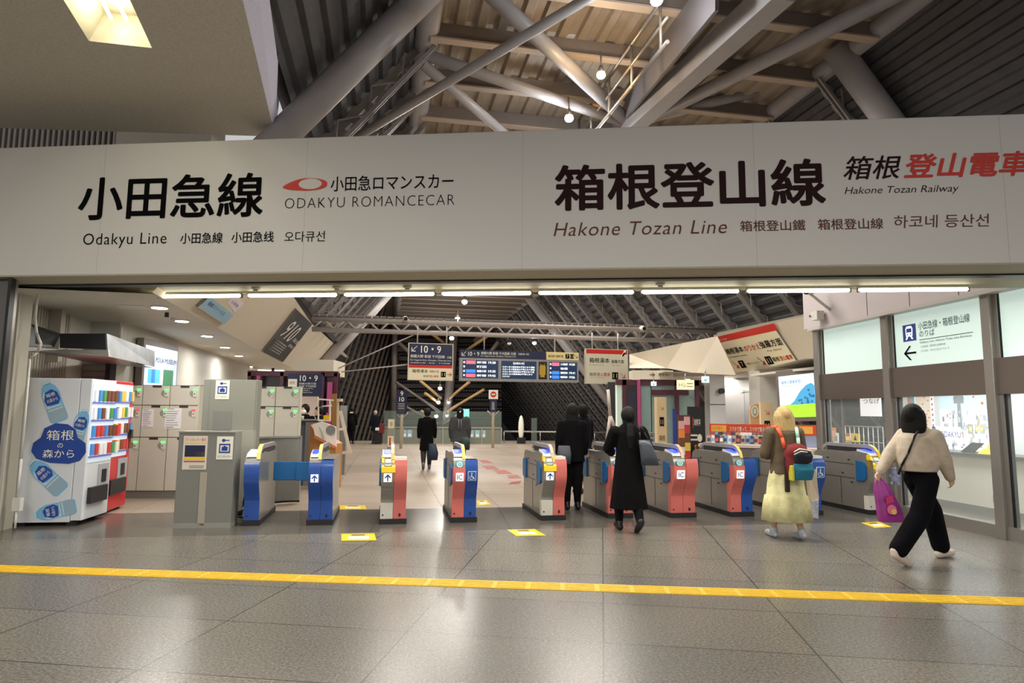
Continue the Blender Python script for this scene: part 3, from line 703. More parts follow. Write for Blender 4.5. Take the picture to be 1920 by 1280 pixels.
# white upper wall block and stainless canopy with shutter
XR = p0
def LW(x, y, d=0):   # point on the left corridor wall (plane through p0 along V), d out from it
    pl = PL(p0+U*d, V, Z); a, b = pl.px(x, y); return pl.w(a, b)
t = thing('stainless_canopy', 'stainless hood with dark front over the closed kiosk shutter', 'canopy', LW(200, 700))
mb = MB(); a = P(110, 640, 9.6); 
c0, c1, c2, c3 = P(55, 652, 9.0), P(110, 662, 9.0), P(200, 657, 9.0), P(290, 683, 10.9)
DKP = mat('dark_canopy_front', (44, 46, 50), .3, .3)
Yb = 9.0
A_ = P(112, 625, Yb); B_ = P(200, 625, Yb); C_ = P(200, 655, Yb); D_ = P(112, 652, Yb)
mb.prism([A_, B_, C_, D_], V*.02, DKP); 
A2, D2 = P(55, 606, 8.75), P(55, 648, 8.75); mb.prism([A2, P(113, 625, 9.0), P(100, 651, 9.0), D2], V*.02, DKP)
mb.build('front_panel', t)
mb = MB(); B2 = P(290, 658, 11.2); C2 = P(290, 687, 11.2)
mb.prism([P(200, 625, Yb), B2, C2, P(203, 668, Yb)], -U*.02, mat('canopy_steel', (120, 122, 124), .42, .6, noise=.2, nscale=4)); mb.build('side_panel', t)
mb = MB(); mb.prism([P(53, 650, 8.7), P(112, 655, 8.95), P(203, 656, 8.95), P(204, 668, 8.95), P(112, 668, 8.95), P(53, 658, 8.7)], V*.03, STEEL)
mb.poly([P(112, 668, 8.95), P(204, 668, 8.95), P(290, 690, 11.2), P(180, 682, 11.2)], STEEL)
mb.build('lower_rim', t)
t = thing('roller_shutter', 'grey roller shutter closed below the stainless canopy', 'shutter', P(160, 700, 10.6))
SHU = mat('shutter_grey', (140, 134, 132), .5, .3)
mb = MB(); a = P(117, 674, 10.6); b = P(206, 676, 10.6)
mb.bb((a.x, 10.6, 0), (b.x, 10.66, a.z+.2), SHU)
z_ = 0.05
while z_ < a.z+.15: mb.bb((a.x, 10.58, z_), (b.x, 10.6, z_+.07), mat('shutter_slat', (152, 146, 144), .45, .3)); z_ += .1
mb.build('slats', t)
mb = MB(); mb.bb((b.x, 10.5, 0), (b.x+.08, 10.66, a.z+.2), DSTEEL); mb.build('guide_rail', t)
t2 = thing('wall_panel', 'white wall block above and behind the stainless canopy', 'wall', P(180, 640, 10.8)); t2['kind'] = 'structure'
mb = MB(); l = P(146, 620, 10.8).x; r = P(225, 620, 10.8).x
mb.bb((l, 10.8, 0), (l+.02, 11.2, 3), WH); mb.bb((l, 10.8, a.z+.2), (r, 11, 3), WH); q0 = Vector((r, 10.8, 0)); 
mb.poly([q0, q0+V*12-U*.0, q0+V*12+Z*3, q0+Z*3], WH)
mb.bb((P(206, 700, 10.8).x, 10.72, 0), (r, 11, a.z+.2), WHITE); mb.build('panel', t2)
mb = MB(); l2 = P(113, 620, 9.4).x; mb.bb((l2, 9.4, 2.2), (l, 9.5, 3), mat('beige_block', (178, 172, 158), .6)); mb.build('side_block', t2)
PIPE = mat('white_pipe', (225, 222, 212), .5)
mb = MB(); mb.path([P(80, 546, 8.25), P(70, 556, 8.2), P(66, 595, 8.2), P(69, 625, 8.2), P(77, 645, 8.1), P(70, 660, 8.2), P(56, 672, 8.2), P(40, 860, 8.2), P(33, 930, 8.2)], .016, PIPE)
mb.box(P(33, 945, 8.2), .1, .06, .16, PIPE); mb.cyl(P(31, 955, 8.2), P(28, 990, 8.2), .014, PIPE)
tag(mb.build('cable_conduit'), 'white bent conduit running down beside the vending machine', 'conduit')
mb = MB(); mb.path([P(237, 601, 10.7), P(229, 610, 10.7), P(226, 634, 10.7)], .016, PIPE); tag(mb.build('cable_conduit'), 'short white conduit on the wall above the stainless canopy', 'conduit')
# ---- backlit posters over the lockers
GRN = mat('poster_green_glow', (70, 130, 95), .3, emit=.5); CY = mat('poster_cyan_glow', (90, 190, 225), .3, emit=.4); LBL = mat('poster_white_glow', (215, 228, 250), .3, emit=.35)
PKG = mat('poster_magenta_glow', (215, 120, 170), .3, emit=.4)
CASE = mat('grey_sign_case', (120, 112, 106), .5)
def lightbox(lab, corners, ya, yb_, draw):
    p = [P(corners[0][0], corners[0][1], ya), P(corners[1][0], corners[1][1], yb_), P(corners[2][0], corners[2][1], yb_), P(corners[3][0], corners[3][1], ya)]
    t = thing('light_box_poster', lab, 'poster', (p[0]+p[2])/2); pl = PL(p[0], p[1]-p[0]); W = (p[1]-p[0]).length; Hh = (p[3]-p[0]).dot(Z)
    mb = MB(); mb.slab(pl, -.08, -.08, W+.08, Hh+.12, -.12, -.01, CASE); mb.build('case', t)
    mb = MB(); draw(mb, pl, W, Hh); mb.build('picture', t); return t
def pola(mb, pl, W, Hh):
    mb.rect(pl, 0, 0, W, Hh, LBL, .0); letter(mb, 'POLA MUSEUM', pl, W*.3, Hh*.66, Hh*.11, INK, w=W*.66, bold=0)
    mb.rect(pl, W*.55, 0, W*.88, Hh*.52, GRN, .002); mb.rect(pl, W*.1, Hh*.2, W*.45, Hh*.5, CY, .002); mb.rect(pl, W*.2, Hh*.2, W*.3, Hh*.5, SCRBL, .003)
    for k in range(6): mb.rect(pl, W*(.08+.06*k), Hh*.04, W*(.1+.06*k), Hh*.15, GRN, .002)
lightbox('backlit museum poster in white blue and green above the lockers', [(268, 735), (329, 735), (329, 665), (268, 646)], 11.6, 13.6, pola)
def bluep(mb, pl, W, Hh):
    mb.rect(pl, 0, 0, W, Hh, CY, 0); mb.flat(pl, [(0, 0), (W*.35, 0), (0, Hh*.5)], PKG, .002); mb.flat(pl, [(W*.4, 0), (W*.75, 0), (W*.6, Hh*.4)], LBL, .002)
    for k in range(5): mb.rect(pl, W*(.3+.13*k), Hh*.45, W*(.34+.13*k), Hh*.9, LBL, .003)
lightbox('backlit cyan and pink poster behind the tall grey locker unit', [(345, 735), (384, 735), (384, 684), (345, 672)], 15.5, 18, bluep)
# ---- right bulkhead
zr = 2.62
B0 = ONZ(1505, 686, zr); B1 = ONZ(1372, 700, zr); rdir = (B1-B0).normalized()
up2 = None
Wr = rdir.cross(Z); Wr = Wr if Wr.x > 0 else -Wr
upr = (-Wr*math.cos(R(58))+Z*math.sin(R(58)))
BR = PL(B1, -rdir, upr)
if BR.n.dot(EYEP-B1) < 0: BR = PL(B1, rdir, upr)
g = lambda x, y: BR.px(x, y)
mb = MB(); poly = [g(1380, 701), g(1560, 681), g(1560, 582), g(1500, 594), g(1337, 628)]
mb.flat(BR, poly, PLASTW, 0); mb.flat(BR, poly[::-1], PLASTW, -.12)
struct(mb.build('wall_bulkhead_right'), 'speckled cream leaning bulkhead carrying the orange transfer sign')
mb = MB(); pts = [(1180, 690, 19.5), (1250, 690, 19), (1305, 700, 17.5), (1380, 703, 15.5), (1345, 630, 16.5), (1280, 643, 18), (1180, 664, 20.5)]
c1 = [P(x, y, Y) for x, y, Y in pts]
mb.poly([c1[2], c1[3], c1[4], c1[5]], PLASTW); mb.poly([c1[0], c1[1], c1[2], c1[5], c1[6]], PLASTW)
struct(mb.build('wall_bulkhead_back'), 'speckled cream bulkhead turning back behind the truss end')
def dtrans(t, q, W, Hh):
    mb = MB(); mb.rect(q, 0, Hh*.84, W, Hh, RED, .003); letter(mb, 'Hakone Tozan', q, W*.04, Hh*.88, Hh*.05, CREAM, w=W*.16)
    x = letter(mb, '箱根湯本', q, W*.06, Hh*.5, Hh*.15, INK, w=W*.3, bold=.02); letter(mb, 'のりかえ', q, W*.38, Hh*.5, Hh*.14, REDINK, w=W*.25, bold=.02); letter(mb, '強羅方面', q, W*.64, Hh*.5, Hh*.17, INK, w=W*.32, bold=.02)
    letter(mb, 'For Hakone-Yumoto', q, W*.06, Hh*.4, Hh*.04, INK, w=W*.3); letter(mb, 'For Gora', q, W*.7, Hh*.4, Hh*.04, INK, w=W*.2)
    for a, nmb in ((.16, '7'), (.6, '11')):
        mb.flat(q, [(W*(a-.11), Hh*.32), (W*(a-.1), Hh*.33), (W*(a-.04), Hh*.15), (W*(a-.05), Hh*.14)], REDINK, .003); mb.flat(q, [(W*(a-.08), Hh*.12), (W*(a-.03), Hh*.22), (W*(a-.03), Hh*.1)], REDINK, .003)
        mb.rect(q, W*a, Hh*.1, W*(a+.09), Hh*.3, INK, .003); letter(mb, nmb, q, W*(a+.045), Hh*.14, Hh*.12, CREAM, align='c', o=.006)
    letter(mb, '小田急ロマンスカー', q, W*.27, Hh*.16, Hh*.06, INK, w=W*.22); letter(mb, '箱根', q, W*.7, Hh*.15, Hh*.11, INK, w=W*.1, bold=.01); letter(mb, '登山電車', q, W*.81, Hh*.15, Hh*.11, REDINK, w=W*.17, bold=.02)
    mb.build('print', t)
px_quad_sign('transfer_sign', 'cream and orange transfer sign leaning on the right bulkhead', BR, [(1381, 697), (1501, 682), (1452, 608), (1340, 631)], CREAM, dtrans)
mb = MB(); p = P(1327, 640, 18); mb.cyl(p, p-Z*.3, .02, DSTEEL); mb.box(p-Z*.5, .16, .2, .3, BLACK); tag(mb.build('hanging_speaker'), 'black box speaker hanging under the right truss end', 'speaker')
# ---- right corridor (behind): ceiling, walls
mb = MB(); q = [P(1250, 697, 19), P(1385, 704, 15.6), P(1560, 681, 10.5), P(1560, 700, 13), P(1410, 722, 24), P(1250, 712, 24)]
zz = 2.6
cc = [ONZ(1248, 696, zz), ONZ(1380, 702, zz), Vector((5.66, 12.3, zz)), Vector((11.66, 13, zz)), Vector((16, 14, zz)), Vector((16, 34, zz)), ONZ(1248, 715, zz)+V*6]
mb.poly(cc, CEIL); struct(mb.build('ceiling_right'), 'pale corridor ceiling beyond the glass office')
downlight(1360, 709, .28, 'wide rectangular ceiling light over the brochure area', z=zz, rect=True, e=60)
for i, (x, y) in enumerate([(1289, 711), (1358, 716), (1424, 707), (1428, 698)]): downlight(x, y, .08, ['small downlight before the lift lobby', 'small downlight beside the wide ceiling light', 'small downlight over the poster column', 'tiny downlight near the bulkhead sign'][i], z=zz, e=12)
GW = mat('grey_wall', (172, 168, 164), .7)
mb = MB(); a = P(1360, 830, 19); b = P(1432, 830, 19); mb.bb((a.x, 19, 0), (b.x, 19.2, zz), GW)
c = P(1395, 735, 19); e = P(1423, 830, 19); mb.bb((c.x, 18.97, 0), (e.x, 18.99, c.z), mat('grey_door', (160, 157, 155), .6)); mb.bb((c.x-.05, 18.95, c.z), (e.x+.05, 19, c.z+.06), STEEL)
mb.bb((e.x-.02, 18.94, 1.0), (e.x+.0, 18.97, 1.1), STEEL)
struct(mb.build('wall_back'), 'grey back wall with a flush grey door beyond the gates')
mb = MB(); a = P(1428, 830, 15.5); b = P(1458, 830, 15.5); mb.bb((a.x, 15.5, 0), (b.x+.1, 16.2, zz), WHITE); struct(mb.build('wall_pier_right'), 'white pier beside the backlit green poster')
mb = MB(); a = P(1333, 830, 18); b = P(1362, 830, 18); mb.bb((a.x, 18, 0), (b.x, 18.5, zz), mat('cabinet_white', (225, 226, 228), .4)); z1 = P(1340, 758, 18).z
mb.bb((a.x, 17.99, z1-.01), (b.x, 18, z1+.01), DSTEEL); p = P(1351, 733, 17.9); mb.cyl(p, p-V*.1, .08, DSTEEL); struct(mb.build('wall_column'), 'white panelled column with a small dark camera')
# poster right
def mount(mb, pl, W, Hh):
    SKY = mat('poster_sky_glow', (205, 228, 250), .3, emit=.75); GG = mat('poster_grass_glow', (150, 215, 50), .3, emit=.7); MB_ = mat('poster_mountain_glow', (70, 150, 195), .3, emit=.6); MB2 = mat('poster_mountain_dark', (50, 110, 150), .3, emit=.4)
    mb.rect(pl, 0, 0, W, Hh, SKY, 0); mb.rect(pl, 0, 0, W, Hh*.3, GG, .002)
    mb.flat(pl, [(W*.3, Hh*.3), (W, Hh*.3), (W, Hh*.72), (W*.92, Hh*.78), (W*.78, Hh*.74), (W*.6, Hh*.6), (W*.42, Hh*.38)], MB_, .003)
    random.seed(3)
    for k in range(26):
        x = random.uniform(.5, .97)*W; y = random.uniform(.32, .66)*Hh
        if y < Hh*(.3+(x/W-.4)*.75): mb.disc(pl, x, y, W*.035, Hh*.03, MB2, .004, n=6)
    letter(mb, '箱根の森美術館', pl, W*.08, Hh*.8, Hh*.09, SIGNBLUE, w=W*.56, o=.005); letter(mb, 'The Hakone Open Air', pl, W*.1, Hh*.73, Hh*.035, SIGNBLUE, w=W*.5, o=.005)
lightbox('backlit poster of a blue mountain over green grass behind the blonde woman', [(1464, 783), (1531, 781), (1528, 697), (1461, 706)], 13.5, 12.6, mount)
# ---------------------------------------------------------------- glass office on the right
Wb = FL(1893, 1012); Wd = (FL(1700, 969)-Wb).normalized()
G = PL(Wb, -Wd)                                        # a grows toward the viewer
gpx = lambda x, y: G.px(x, y)
print('office dir', Wd, G.n, 'pillars', [gpx(x, 800)[0] for x in (1530, 1550, 1667, 1880)])
ztop = gpx(1868, 550)[1]; zb0 = gpx(1600, 692)[1]; 
zp_b = gpx(1765, 681)[1]; zband = gpx(1765, 742)[1]
print('z top panelbot band', ztop, zp_b, zband)
acol = [gpx(1536, 700)[0], gpx(1667, 700)[0], gpx(1862, 700)[0]]
acol.append(acol[2]+(acol[2]-acol[1]))
t = thing('office_frame', 'brushed steel framework of the glass ticket office', 'frame', G.w(0, 0)); t['kind'] = 'structure'
for i, a in enumerate(acol):
    mb = MB(); mb.slab(G, a-.07, 0, a+.07, ztop, -.16, .06, STEELH); mb.slab(G, a-.1, 0, a-.085, ztop, -.1, 0, STEELH) if 0 else None
    mb.build('post', t, bevel=.006)
    mb = MB(); mb.slab(G, a+.07, 0, a+.12, ztop, -.1, .0, STEELH); mb.slab(G, a+.12, 0, a+.13, ztop, -.1, -.02, BLACK); mb.build('jamb', t)
mb = MB(); mb.slab(G, acol[0], zband, acol[3], zp_b, -.12, .02, mat('bronze_band', (128, 118, 112), .28, .7)); mb.build('band', t)
mb = MB(); mb.slab(G, acol[0], 0, acol[3], .16, -.12, .03, STEELH); mb.build('sill', t)
mb = MB(); mb.slab(G, acol[0]-.1, ztop, acol[3], ztop+.05, -.3, .14, mat('ledge_grey', (190, 184, 180), .4)); mb.build('ledge', t)
GL = glass('office_glass', (225, 240, 240), .1, .02)
for i in range(3):
    mb = MB(); mb.slab(G, acol[i]+.14, .16, acol[i+1]-.07, zband, -.05, -.04, GL); o = mb.build('window_%d' % (i+1)); struct(o, ['far', 'middle', 'near'][i]+' glass pane of the ticket office')
for i in range(3):
    pt = thing('backlit_sign', ['blank frosted light panel over the far office window', 'frosted light panel with train sign and left arrow', 'frosted light panel cut by the photo edge over near window'][i], 'panel', G.w(acol[i]+.2, zp_b))
    mb = MB(); mb.slab(G, acol[i]+.14, zp_b, acol[i+1]-.07, ztop, -.06, -.03, FROST); mb.build('panel', pt)
    if i == 1:
        L0 = gpx(1690, 640)[0]
        mb = MB(); a0, bb = gpx(1691, 641); a1, bt = gpx(1713, 606); s_ = bt-bb
        mb.slab(G, a0, bb, a1, bt, -.03, -.025, SIGNBLUE)
        w_ = a1-a0; wt = FACESW
        mb.flat(G, [(a0+w_*x, bb+s_*y) for x, y in ((.25, .28), (.75, .28), (.78, .75), (.68, .9), (.32, .9), (.22, .75))], wt, -.022); mb.flat(G, [(a0+w_*x, bb+s_*y) for x, y in ((.3, .52), (.7, .52), (.7, .76), (.3, .76))], SIGNBLUE, -.02)
        mb.flat(G, [(a0+w_*x, bb+s_*y) for x, y in ((.3, .28), (.42, .28), (.32, .1), (.2, .1))], wt, -.022); mb.flat(G, [(a0+w_*x, bb+s_*y) for x, y in ((.58, .28), (.7, .28), (.8, .1), (.68, .1))], wt, -.022)
        for x in (.37, .63): mb.disc(G, a0+w_*x, bb+s_*.4, w_*.06, s_*.04, SIGNBLUE, -.02, n=10)
        mb.build('train_pictogram', pt)
        mb = MB(); x0, y0 = gpx(1692, 662); x1, _ = gpx(1715, 660); yy1 = gpx(1704, 648)[1]; yy0 = gpx(1705, 675)[1]; hw = (yy1-yy0)/2; th = hw*.22
        cy = (yy0+yy1)/2
        mb.flat(G, [(x0+th, cy-th*.6), (x1, cy-th*.6), (x1, cy+th*.6), (x0+th, cy+th*.6)], INK, -.024)
        for sg in (1, -1): mb.flat(G, [(x0, cy), (x0+th*2, cy), (x0+(x1-x0)*.62, cy+sg*hw), (x0+(x1-x0)*.62-th*1.6, cy+sg*hw)][::sg], INK, -.024)
        mb.build('arrow', pt)
        mb = MB()
        letter_px(mb, '小田急線・箱根登山線', G, (1719, 619), (1719, 604), (1815, 600), INK, o=-.024)
        letter_px(mb, 'のりば', G, (1721, 632), (1721, 620), (1749, 622), INK, o=-.024)
        p0_, p1_ = gpx(1721, 637), gpx(1821, 624); mb.flat(G, [(p0_[0], p0_[1]-.004), (p1_[0], p0_[1]-.004), (p1_[0], p0_[1]+.004), (p0_[0], p0_[1]+.004)], INK, -.024)
        letter_px(mb, 'Odakyu Line, Hakone Tozan Line Entrance', G, (1722, 645), (1722, 640), (1819, 634), INK, o=-.024)
        letter_px(mb, '小田急線・箱根登山線乗車處', G, (1723, 652), (1723, 648), (1770, 648), GREYINK, o=-.024)
        letter_px(mb, '오다큐선・하코네 등산선 타는 곳', G, (1724, 660), (1724, 656), (1777, 655), GREYINK, o=-.024)
        mb.build('lettering', pt)
# wall above the office, lilac panels
WP = mat('upper_panel_lilac', (196, 188, 190), .5)
aL = gpx(1521, 560)[0]
mb = MB(); Gd = PL(G.w(0, 0, .12), G.s); aL = Gd.px(1507, 600)[0]; mb.slab(Gd, aL, ztop+.05, acol[3]+2, ztop+1.2, -.6, 0, WP)
for x in (1625, 1705, 1798, 1908): a = Gd.px(x, 560)[0]; mb.slab(Gd, a-.006, ztop+.05, a+.006, ztop+1.2, 0, .002, DSTEEL)
struct(mb.build('wall_right_upper'), 'pale lilac panelled wall above the glass office')
t = thing('security_camera', 'white box camera with black lens above the glass office', 'camera', Gd.wp(1550, 548))
mb = MB(); p = Gd.wp(1552, 546, .35); d = (P(1530, 549, 8.6)-P(1560, 545, 8.9)).normalized(); mb.cyl(p-d*.14, p+d*.12, .065, WHITE); mb.build('body', t)
mb = MB(); mb.cyl(p+d*.121, p+d*.13, .058, BLACK); mb.build('lens', t)
mb = MB(); mb.cyl(p-Z*.05, Gd.wp(1556, 580, 0), .025, WHITE); mb.cyl(p-d*.1+Z*.05, p-d*.2+Z*.05, .02, BLACK); mb.build('bracket', t)
t = thing('sensor_box', 'small white sensor box on the lilac wall under the camera', 'sensor', Gd.wp(1541, 593)); mb = MB(); mb.box(Gd.wp(1542, 592, .1), .2, .14, .16, WHITE, Gd.s, Gd.n); mb.build('housing', t)
mb = MB(); mb.cyl(Gd.wp(1536, 593, .18), Gd.wp(1536, 593, .19), .02, BLACK); mb.build('lens', t)
# interior of the office, seen through the panes
I = PL(G.w(0, 0, -1.55), G.s)                          # counter front plane
a_c0 = I.px(1742, 900)[0]
cz = I.px(1800, 852)[1]
OFW = mat('office_wall_light', (216, 214, 202), .6); 
mb = MB(); mb.slab(I, a_c0, .0, acol[3]+2, cz, -.1, 0, OFW); mb.slab(I, a_c0, 0, acol[3]+2, .1, 0, .012, mat('baseboard_grey', (130, 126, 120), .5)); 
mb.slab(I, a_c0-.05, cz, acol[3]+2, cz+.04, -.5, .1, mat('counter_top', (95, 92, 90), .35)); tag(mb.build('ticket_counter'), 'low pale ticket counter behind the middle office pane', 'counter')
mb = MB(); a = I.px(1866, 925)[0]; b = I.px(1866, 930)[1]
mb.slab(I, a-.06, b-.12, a+.06, b+.06, .005, .01, WHITE); mb.flat(I, [(a-.03, b-.1), (a+.05, b-.1), (a+.05, b-.02), (a-.03, b+.02)], REDINK, .014); tag(mb.build('wall_sticker'), 'small white and red sticker on the ticket counter front', 'sticker')
I2 = PL(G.w(0, 0, -2.1), G.s)                          # back wall with posters
pw = mat('office_poster_wall_glow', (226, 234, 236), .4, emit=.12)  # wall given a faint glow of its own to look lit
mb = MB(); mb.slab(I2, I2.px(1690, 800)[0], cz-.1, acol[3]+3, 2.4, -.05, 0, pw); struct(mb.build('wall_office_back'), 'faintly self-glowing back wall of the ticket counter')
mb = MB(); mb.slab(I2, acol[0]-3, 2.4, acol[3]+3, 2.45, -.5, 1.9, CEIL); struct(mb.build('ceiling_office'), 'ceiling inside the glass office')
def opanel(lab, corners, m, draw, name='wall_poster', pl=None, th=.015):
    pl = pl or I2; a0, b0_ = pl.px(*corners[0]); a1, _ = pl.px(*corners[1]); _, b1_ = pl.px(*corners[2])
    t = thing(name, lab, 'poster', pl.w(a0, b0_)); mb = MB(); mb.slab(pl, a0, b0_, a1, b1_, 0, th, m); mb.build('sheet', t)
    q = PL(pl.w(a0, b0_, th), pl.s); mb = MB(); draw(mb, q, a1-a0, b1_-b0_)
    if mb.v: mb.build('print', t)
    return t
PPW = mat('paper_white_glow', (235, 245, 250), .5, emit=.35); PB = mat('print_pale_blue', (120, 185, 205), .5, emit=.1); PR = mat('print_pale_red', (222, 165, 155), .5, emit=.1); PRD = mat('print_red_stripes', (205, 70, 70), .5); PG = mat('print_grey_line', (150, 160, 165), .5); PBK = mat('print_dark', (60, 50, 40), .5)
def dfood(mb, q, W, Hh):
    mb.rect(q, W*.05, Hh*.3, W*.42, Hh*.95, PB, .002); mb.rect(q, W*.46, Hh*.3, W*.93, Hh*.95, mat('print_cream', (240, 225, 205), .5, emit=.2), .002)
    random.seed(5)
    for k in range(12): mb.disc(q, W*random.uniform(.52, .88), Hh*(.35+.55*(k/12)), W*.035, Hh*.011, PR, .004, n=10)
    for k in range(4): mb.disc(q, W*.26, Hh*(.42+.15*k), W*.1, Hh*.035, (PR, PBK)[k % 2], .004, n=12)
    for k in range(5): mb.disc(q, W*(.15+.17*k), Hh*.15, W*.03, Hh*.02, (PR, PBK, PG)[k % 3], .004, n=8)
    for k in range(14): mb.rect(q, W*.96, Hh*(.02+.07*k), W, Hh*(.05+.07*k), PRD, .003); 
    for k in range(8): mb.rect(q, W*(.04+.12*k), Hh*.01, W*(.1+.12*k), Hh*.03, PRD, .003)
    letter(mb, '箱根', q, W*.08, Hh*.95, Hh*.03, INK, w=W*.15); letter(mb, '小田原', q, W*.6, Hh*.95, Hh*.03, INK, w=W*.2)
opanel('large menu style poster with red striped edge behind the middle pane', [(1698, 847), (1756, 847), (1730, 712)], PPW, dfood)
def dtower(mb, q, W, Hh):
    mb.rect(q, 0, Hh*.55, W, Hh, mat('print_sky', (196, 222, 238), .5, emit=.3), .001)
    x = W*.42
    mb.flat(q, [(x-W*.05, Hh*.3), (x+W*.05, Hh*.3), (x+W*.035, Hh*.62), (x-W*.035, Hh*.62)], PG, .002); mb.flat(q, [(x-W*.1, Hh*.62), (x+W*.1, Hh*.62), (x+W*.11, Hh*.7), (x, Hh*.8), (x-W*.11, Hh*.7)], PG, .003); mb.rect(q, x-.004, Hh*.8, x+.004, Hh*.88, PG, .003)
    random.seed(9)
    for k in range(70):
        a, b = random.uniform(.05, .93)*W, random.uniform(.03, .5)*Hh; c = random.choice([mat('print_soft_grey', (188, 196, 200), .5), mat('print_mist', (200, 214, 218), .5), mat('print_mist', (200, 214, 218), .5), PG, mat('print_soft_grey', (188, 196, 200), .5), PR, mat('print_mist', (190, 205, 210), .5), mat('print_tan', (205, 190, 160), .5)])
        mb.rect(q, a, b, a+W*.04, b+Hh*random.uniform(.02, .07), c, .002+k*.00001)
    mb.disc(q, W*.72, Hh*.7, W*.02, Hh*.013, mat('print_orange', (240, 130, 50), .5), .004); mb.disc(q, W*.88, Hh*.62, W*.028, Hh*.018, mat('print_orange', (240, 130, 50), .5), .004)
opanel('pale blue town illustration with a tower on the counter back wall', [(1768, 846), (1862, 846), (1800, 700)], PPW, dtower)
def dlogo(mb, q, W, Hh):
    mb.flat(q, [(0, Hh*.98), (W*.1, Hh), (W*.22, Hh*.55), (W*.16, 0), (W*.08, Hh*.1)], SIGNBLUE, .003); mb.flat(q, [(W*.06, Hh*.85), (W*.11, Hh*.85), (W*.17, Hh*.5), (W*.13, Hh*.25)], PB, .005)
    letter(mb, 'ODAKYU', q, W*.3, Hh*.25, Hh*.42, SIGNBLUE, w=W*.7)
opanel('small blue leaf logo with railway name on a pale plate at counter', [(1750, 824), (1803, 824), (1750, 799)], PPW, dlogo, name='logo_plate', pl=PL(G.w(0, 0, -1.75), G.s), th=.01)
for k, (x0, x1) in enumerate(((1817, 1827), (1830, 1838), (1839, 1848))):
    opanel(['first', 'second', 'third'][k]+' small dark framed card below the town illustration', [(x0, 813), (x1, 813), (x0, 795)], PBK, lambda mb, q, W, Hh: (mb.rect(q, W*.2, Hh*.2, W*.8, Hh*.85, mat('print_yellow', (230, 205, 90), .5, emit=.2), .003), mb.disc(q, W*.5, Hh*.5, W*.2, Hh*.12, PPW, .005)), name='framed_card')
IC_ = PL(G.w(0, 0, -1.7), G.s)
p = IC_.w(*IC_.px(1832, 849)); p.z = cz+.04
t = thing('desk_tablet', 'black tablet leaning on the ticket counter', 'tablet', p); mb = MB(); a = IC_.px(1813, 848)[0]; b = IC_.px(1840, 848)[0]
mb.prism([IC_.w(a, cz+.045-0, .12), IC_.w(b-.03, cz+.045, .12), IC_.w(b, cz+.2, -.05), IC_.w(a+.05, cz+.2, -.05)], IC_.n*-.02, BLACK, BLACK); mb.build('screen', t)
mb = MB(); mb.slab(IC_, a+.02, cz+.04, b-.05, cz+.05, -.1, .1, BLACK); mb.build('stand', t)
t = thing('brochure_stand', 'yellow leaflet stand at the end of the ticket counter', 'stand', IC_.w(IC_.px(1850, 848)[0], cz+.04)); mb = MB()
a = IC_.px(1843, 848)[0]; b = a+.34
YG = mat('leaflet_yellow', (250, 215, 30), .5, emit=.15)
mb.prism([IC_.w(a, cz+.04, .1), IC_.w(b, cz+.04, .1), IC_.w(b, cz+.26, -.02), IC_.w(a+.12, cz+.2, -.02)], IC_.n*-.08, YG); mb.build('tray', t)
mb = MB(); mb.disc(IC_, a+.14, cz+.14, .04, .02, PPW, .08); mb.disc(IC_, a+.26, cz+.17, .04, .02, PPW, .08); mb.build('print', t)
t = thing('brochure_stand', 'pink and red leaflet stand on the counter beside the door post', 'stand', IC_.w(IC_.px(1757, 848)[0], cz+.04)); mb = MB()
for k, (x, y, m_) in enumerate(((1752, 845, PR), (1757, 838, PPW), (1765, 845, mat('leaflet_pink', (240, 130, 150), .5, emit=.1)), (1762, 832, mat('leaflet_pink', (240, 130, 150), .5)), (1770, 846, PRD), (1768, 825, PR))):
    a, b = IC_.px(x, y); mb.slab(IC_, a-.05, b-.03, a+.05, b+.05, k*.01, k*.01+.004, m_)
mb.build('leaflets', t)
# far pane interior: wall with screen
I3 = PL(G.w(acol[0]+.3, 0, -1.9), G.s)
mb = MB(); mb.slab(I3, -.6, 0, I3.px(1668, 800)[0]+.3, 2.4, -.1, 0, OFW); a, b = I3.px(1582, 723); mb.slab(I3, a-.06, 0, a, 2.35, 0, .05, STEELH); mb.slab(I3, a, b, a+1.4, b+.05, 0, .05, DSTEEL); struct(mb.build('wall_office_far'), 'pale inner wall seen through the far office pane')
t = opanel('wall screen with large black hiragana seen through the far pane', [(1617, 780), (1654, 780), (1617, 732)], FACESW, lambda mb, q, W, Hh: letter(mb, 'つなげ', q, W*.18, Hh*.48, Hh*.2, INK, w=W*1.1*.75), name='wall_screen', pl=PL(G.w(acol[0]+.3, 0, -1.8), G.s), th=.04); t['category'] = 'screen'
YSG = mat('sign_yellow', (245, 215, 80), .5, emit=.1)
opanel('small yellow warning card low in the far office pane', [(1598, 828), (1613, 828), (1598, 812)], YSG, lambda mb, q, W, Hh: mb.flat(q, [(W*.3, Hh*.2), (W*.7, Hh*.2), (W*.5, Hh*.8)], INK, .003), name='warning_card', pl=PL(G.w(0, 0, -.5), G.s))
t = thing('wire_rack', 'thin wire rack standing behind the far office pane', 'rack', G.w(acol[0]+.6, 0, -.5)); mb = MB(); Gw = PL(G.w(0, 0, -.5), G.s)
x0, x1 = Gw.px(1585, 800)[0], Gw.px(1655, 800)[0]
for k in range(9): a = x0+(x1-x0)*k/8; mb.cyl(Gw.w(a, .0), Gw.w(a, 1.32), .008, STEEL, n=6)
for z_ in (.5, .8, 1.05, 1.32): mb.cyl(Gw.w(x0, z_), Gw.w(x1, z_), .01, STEEL, n=6)
mb.build('rack', t)
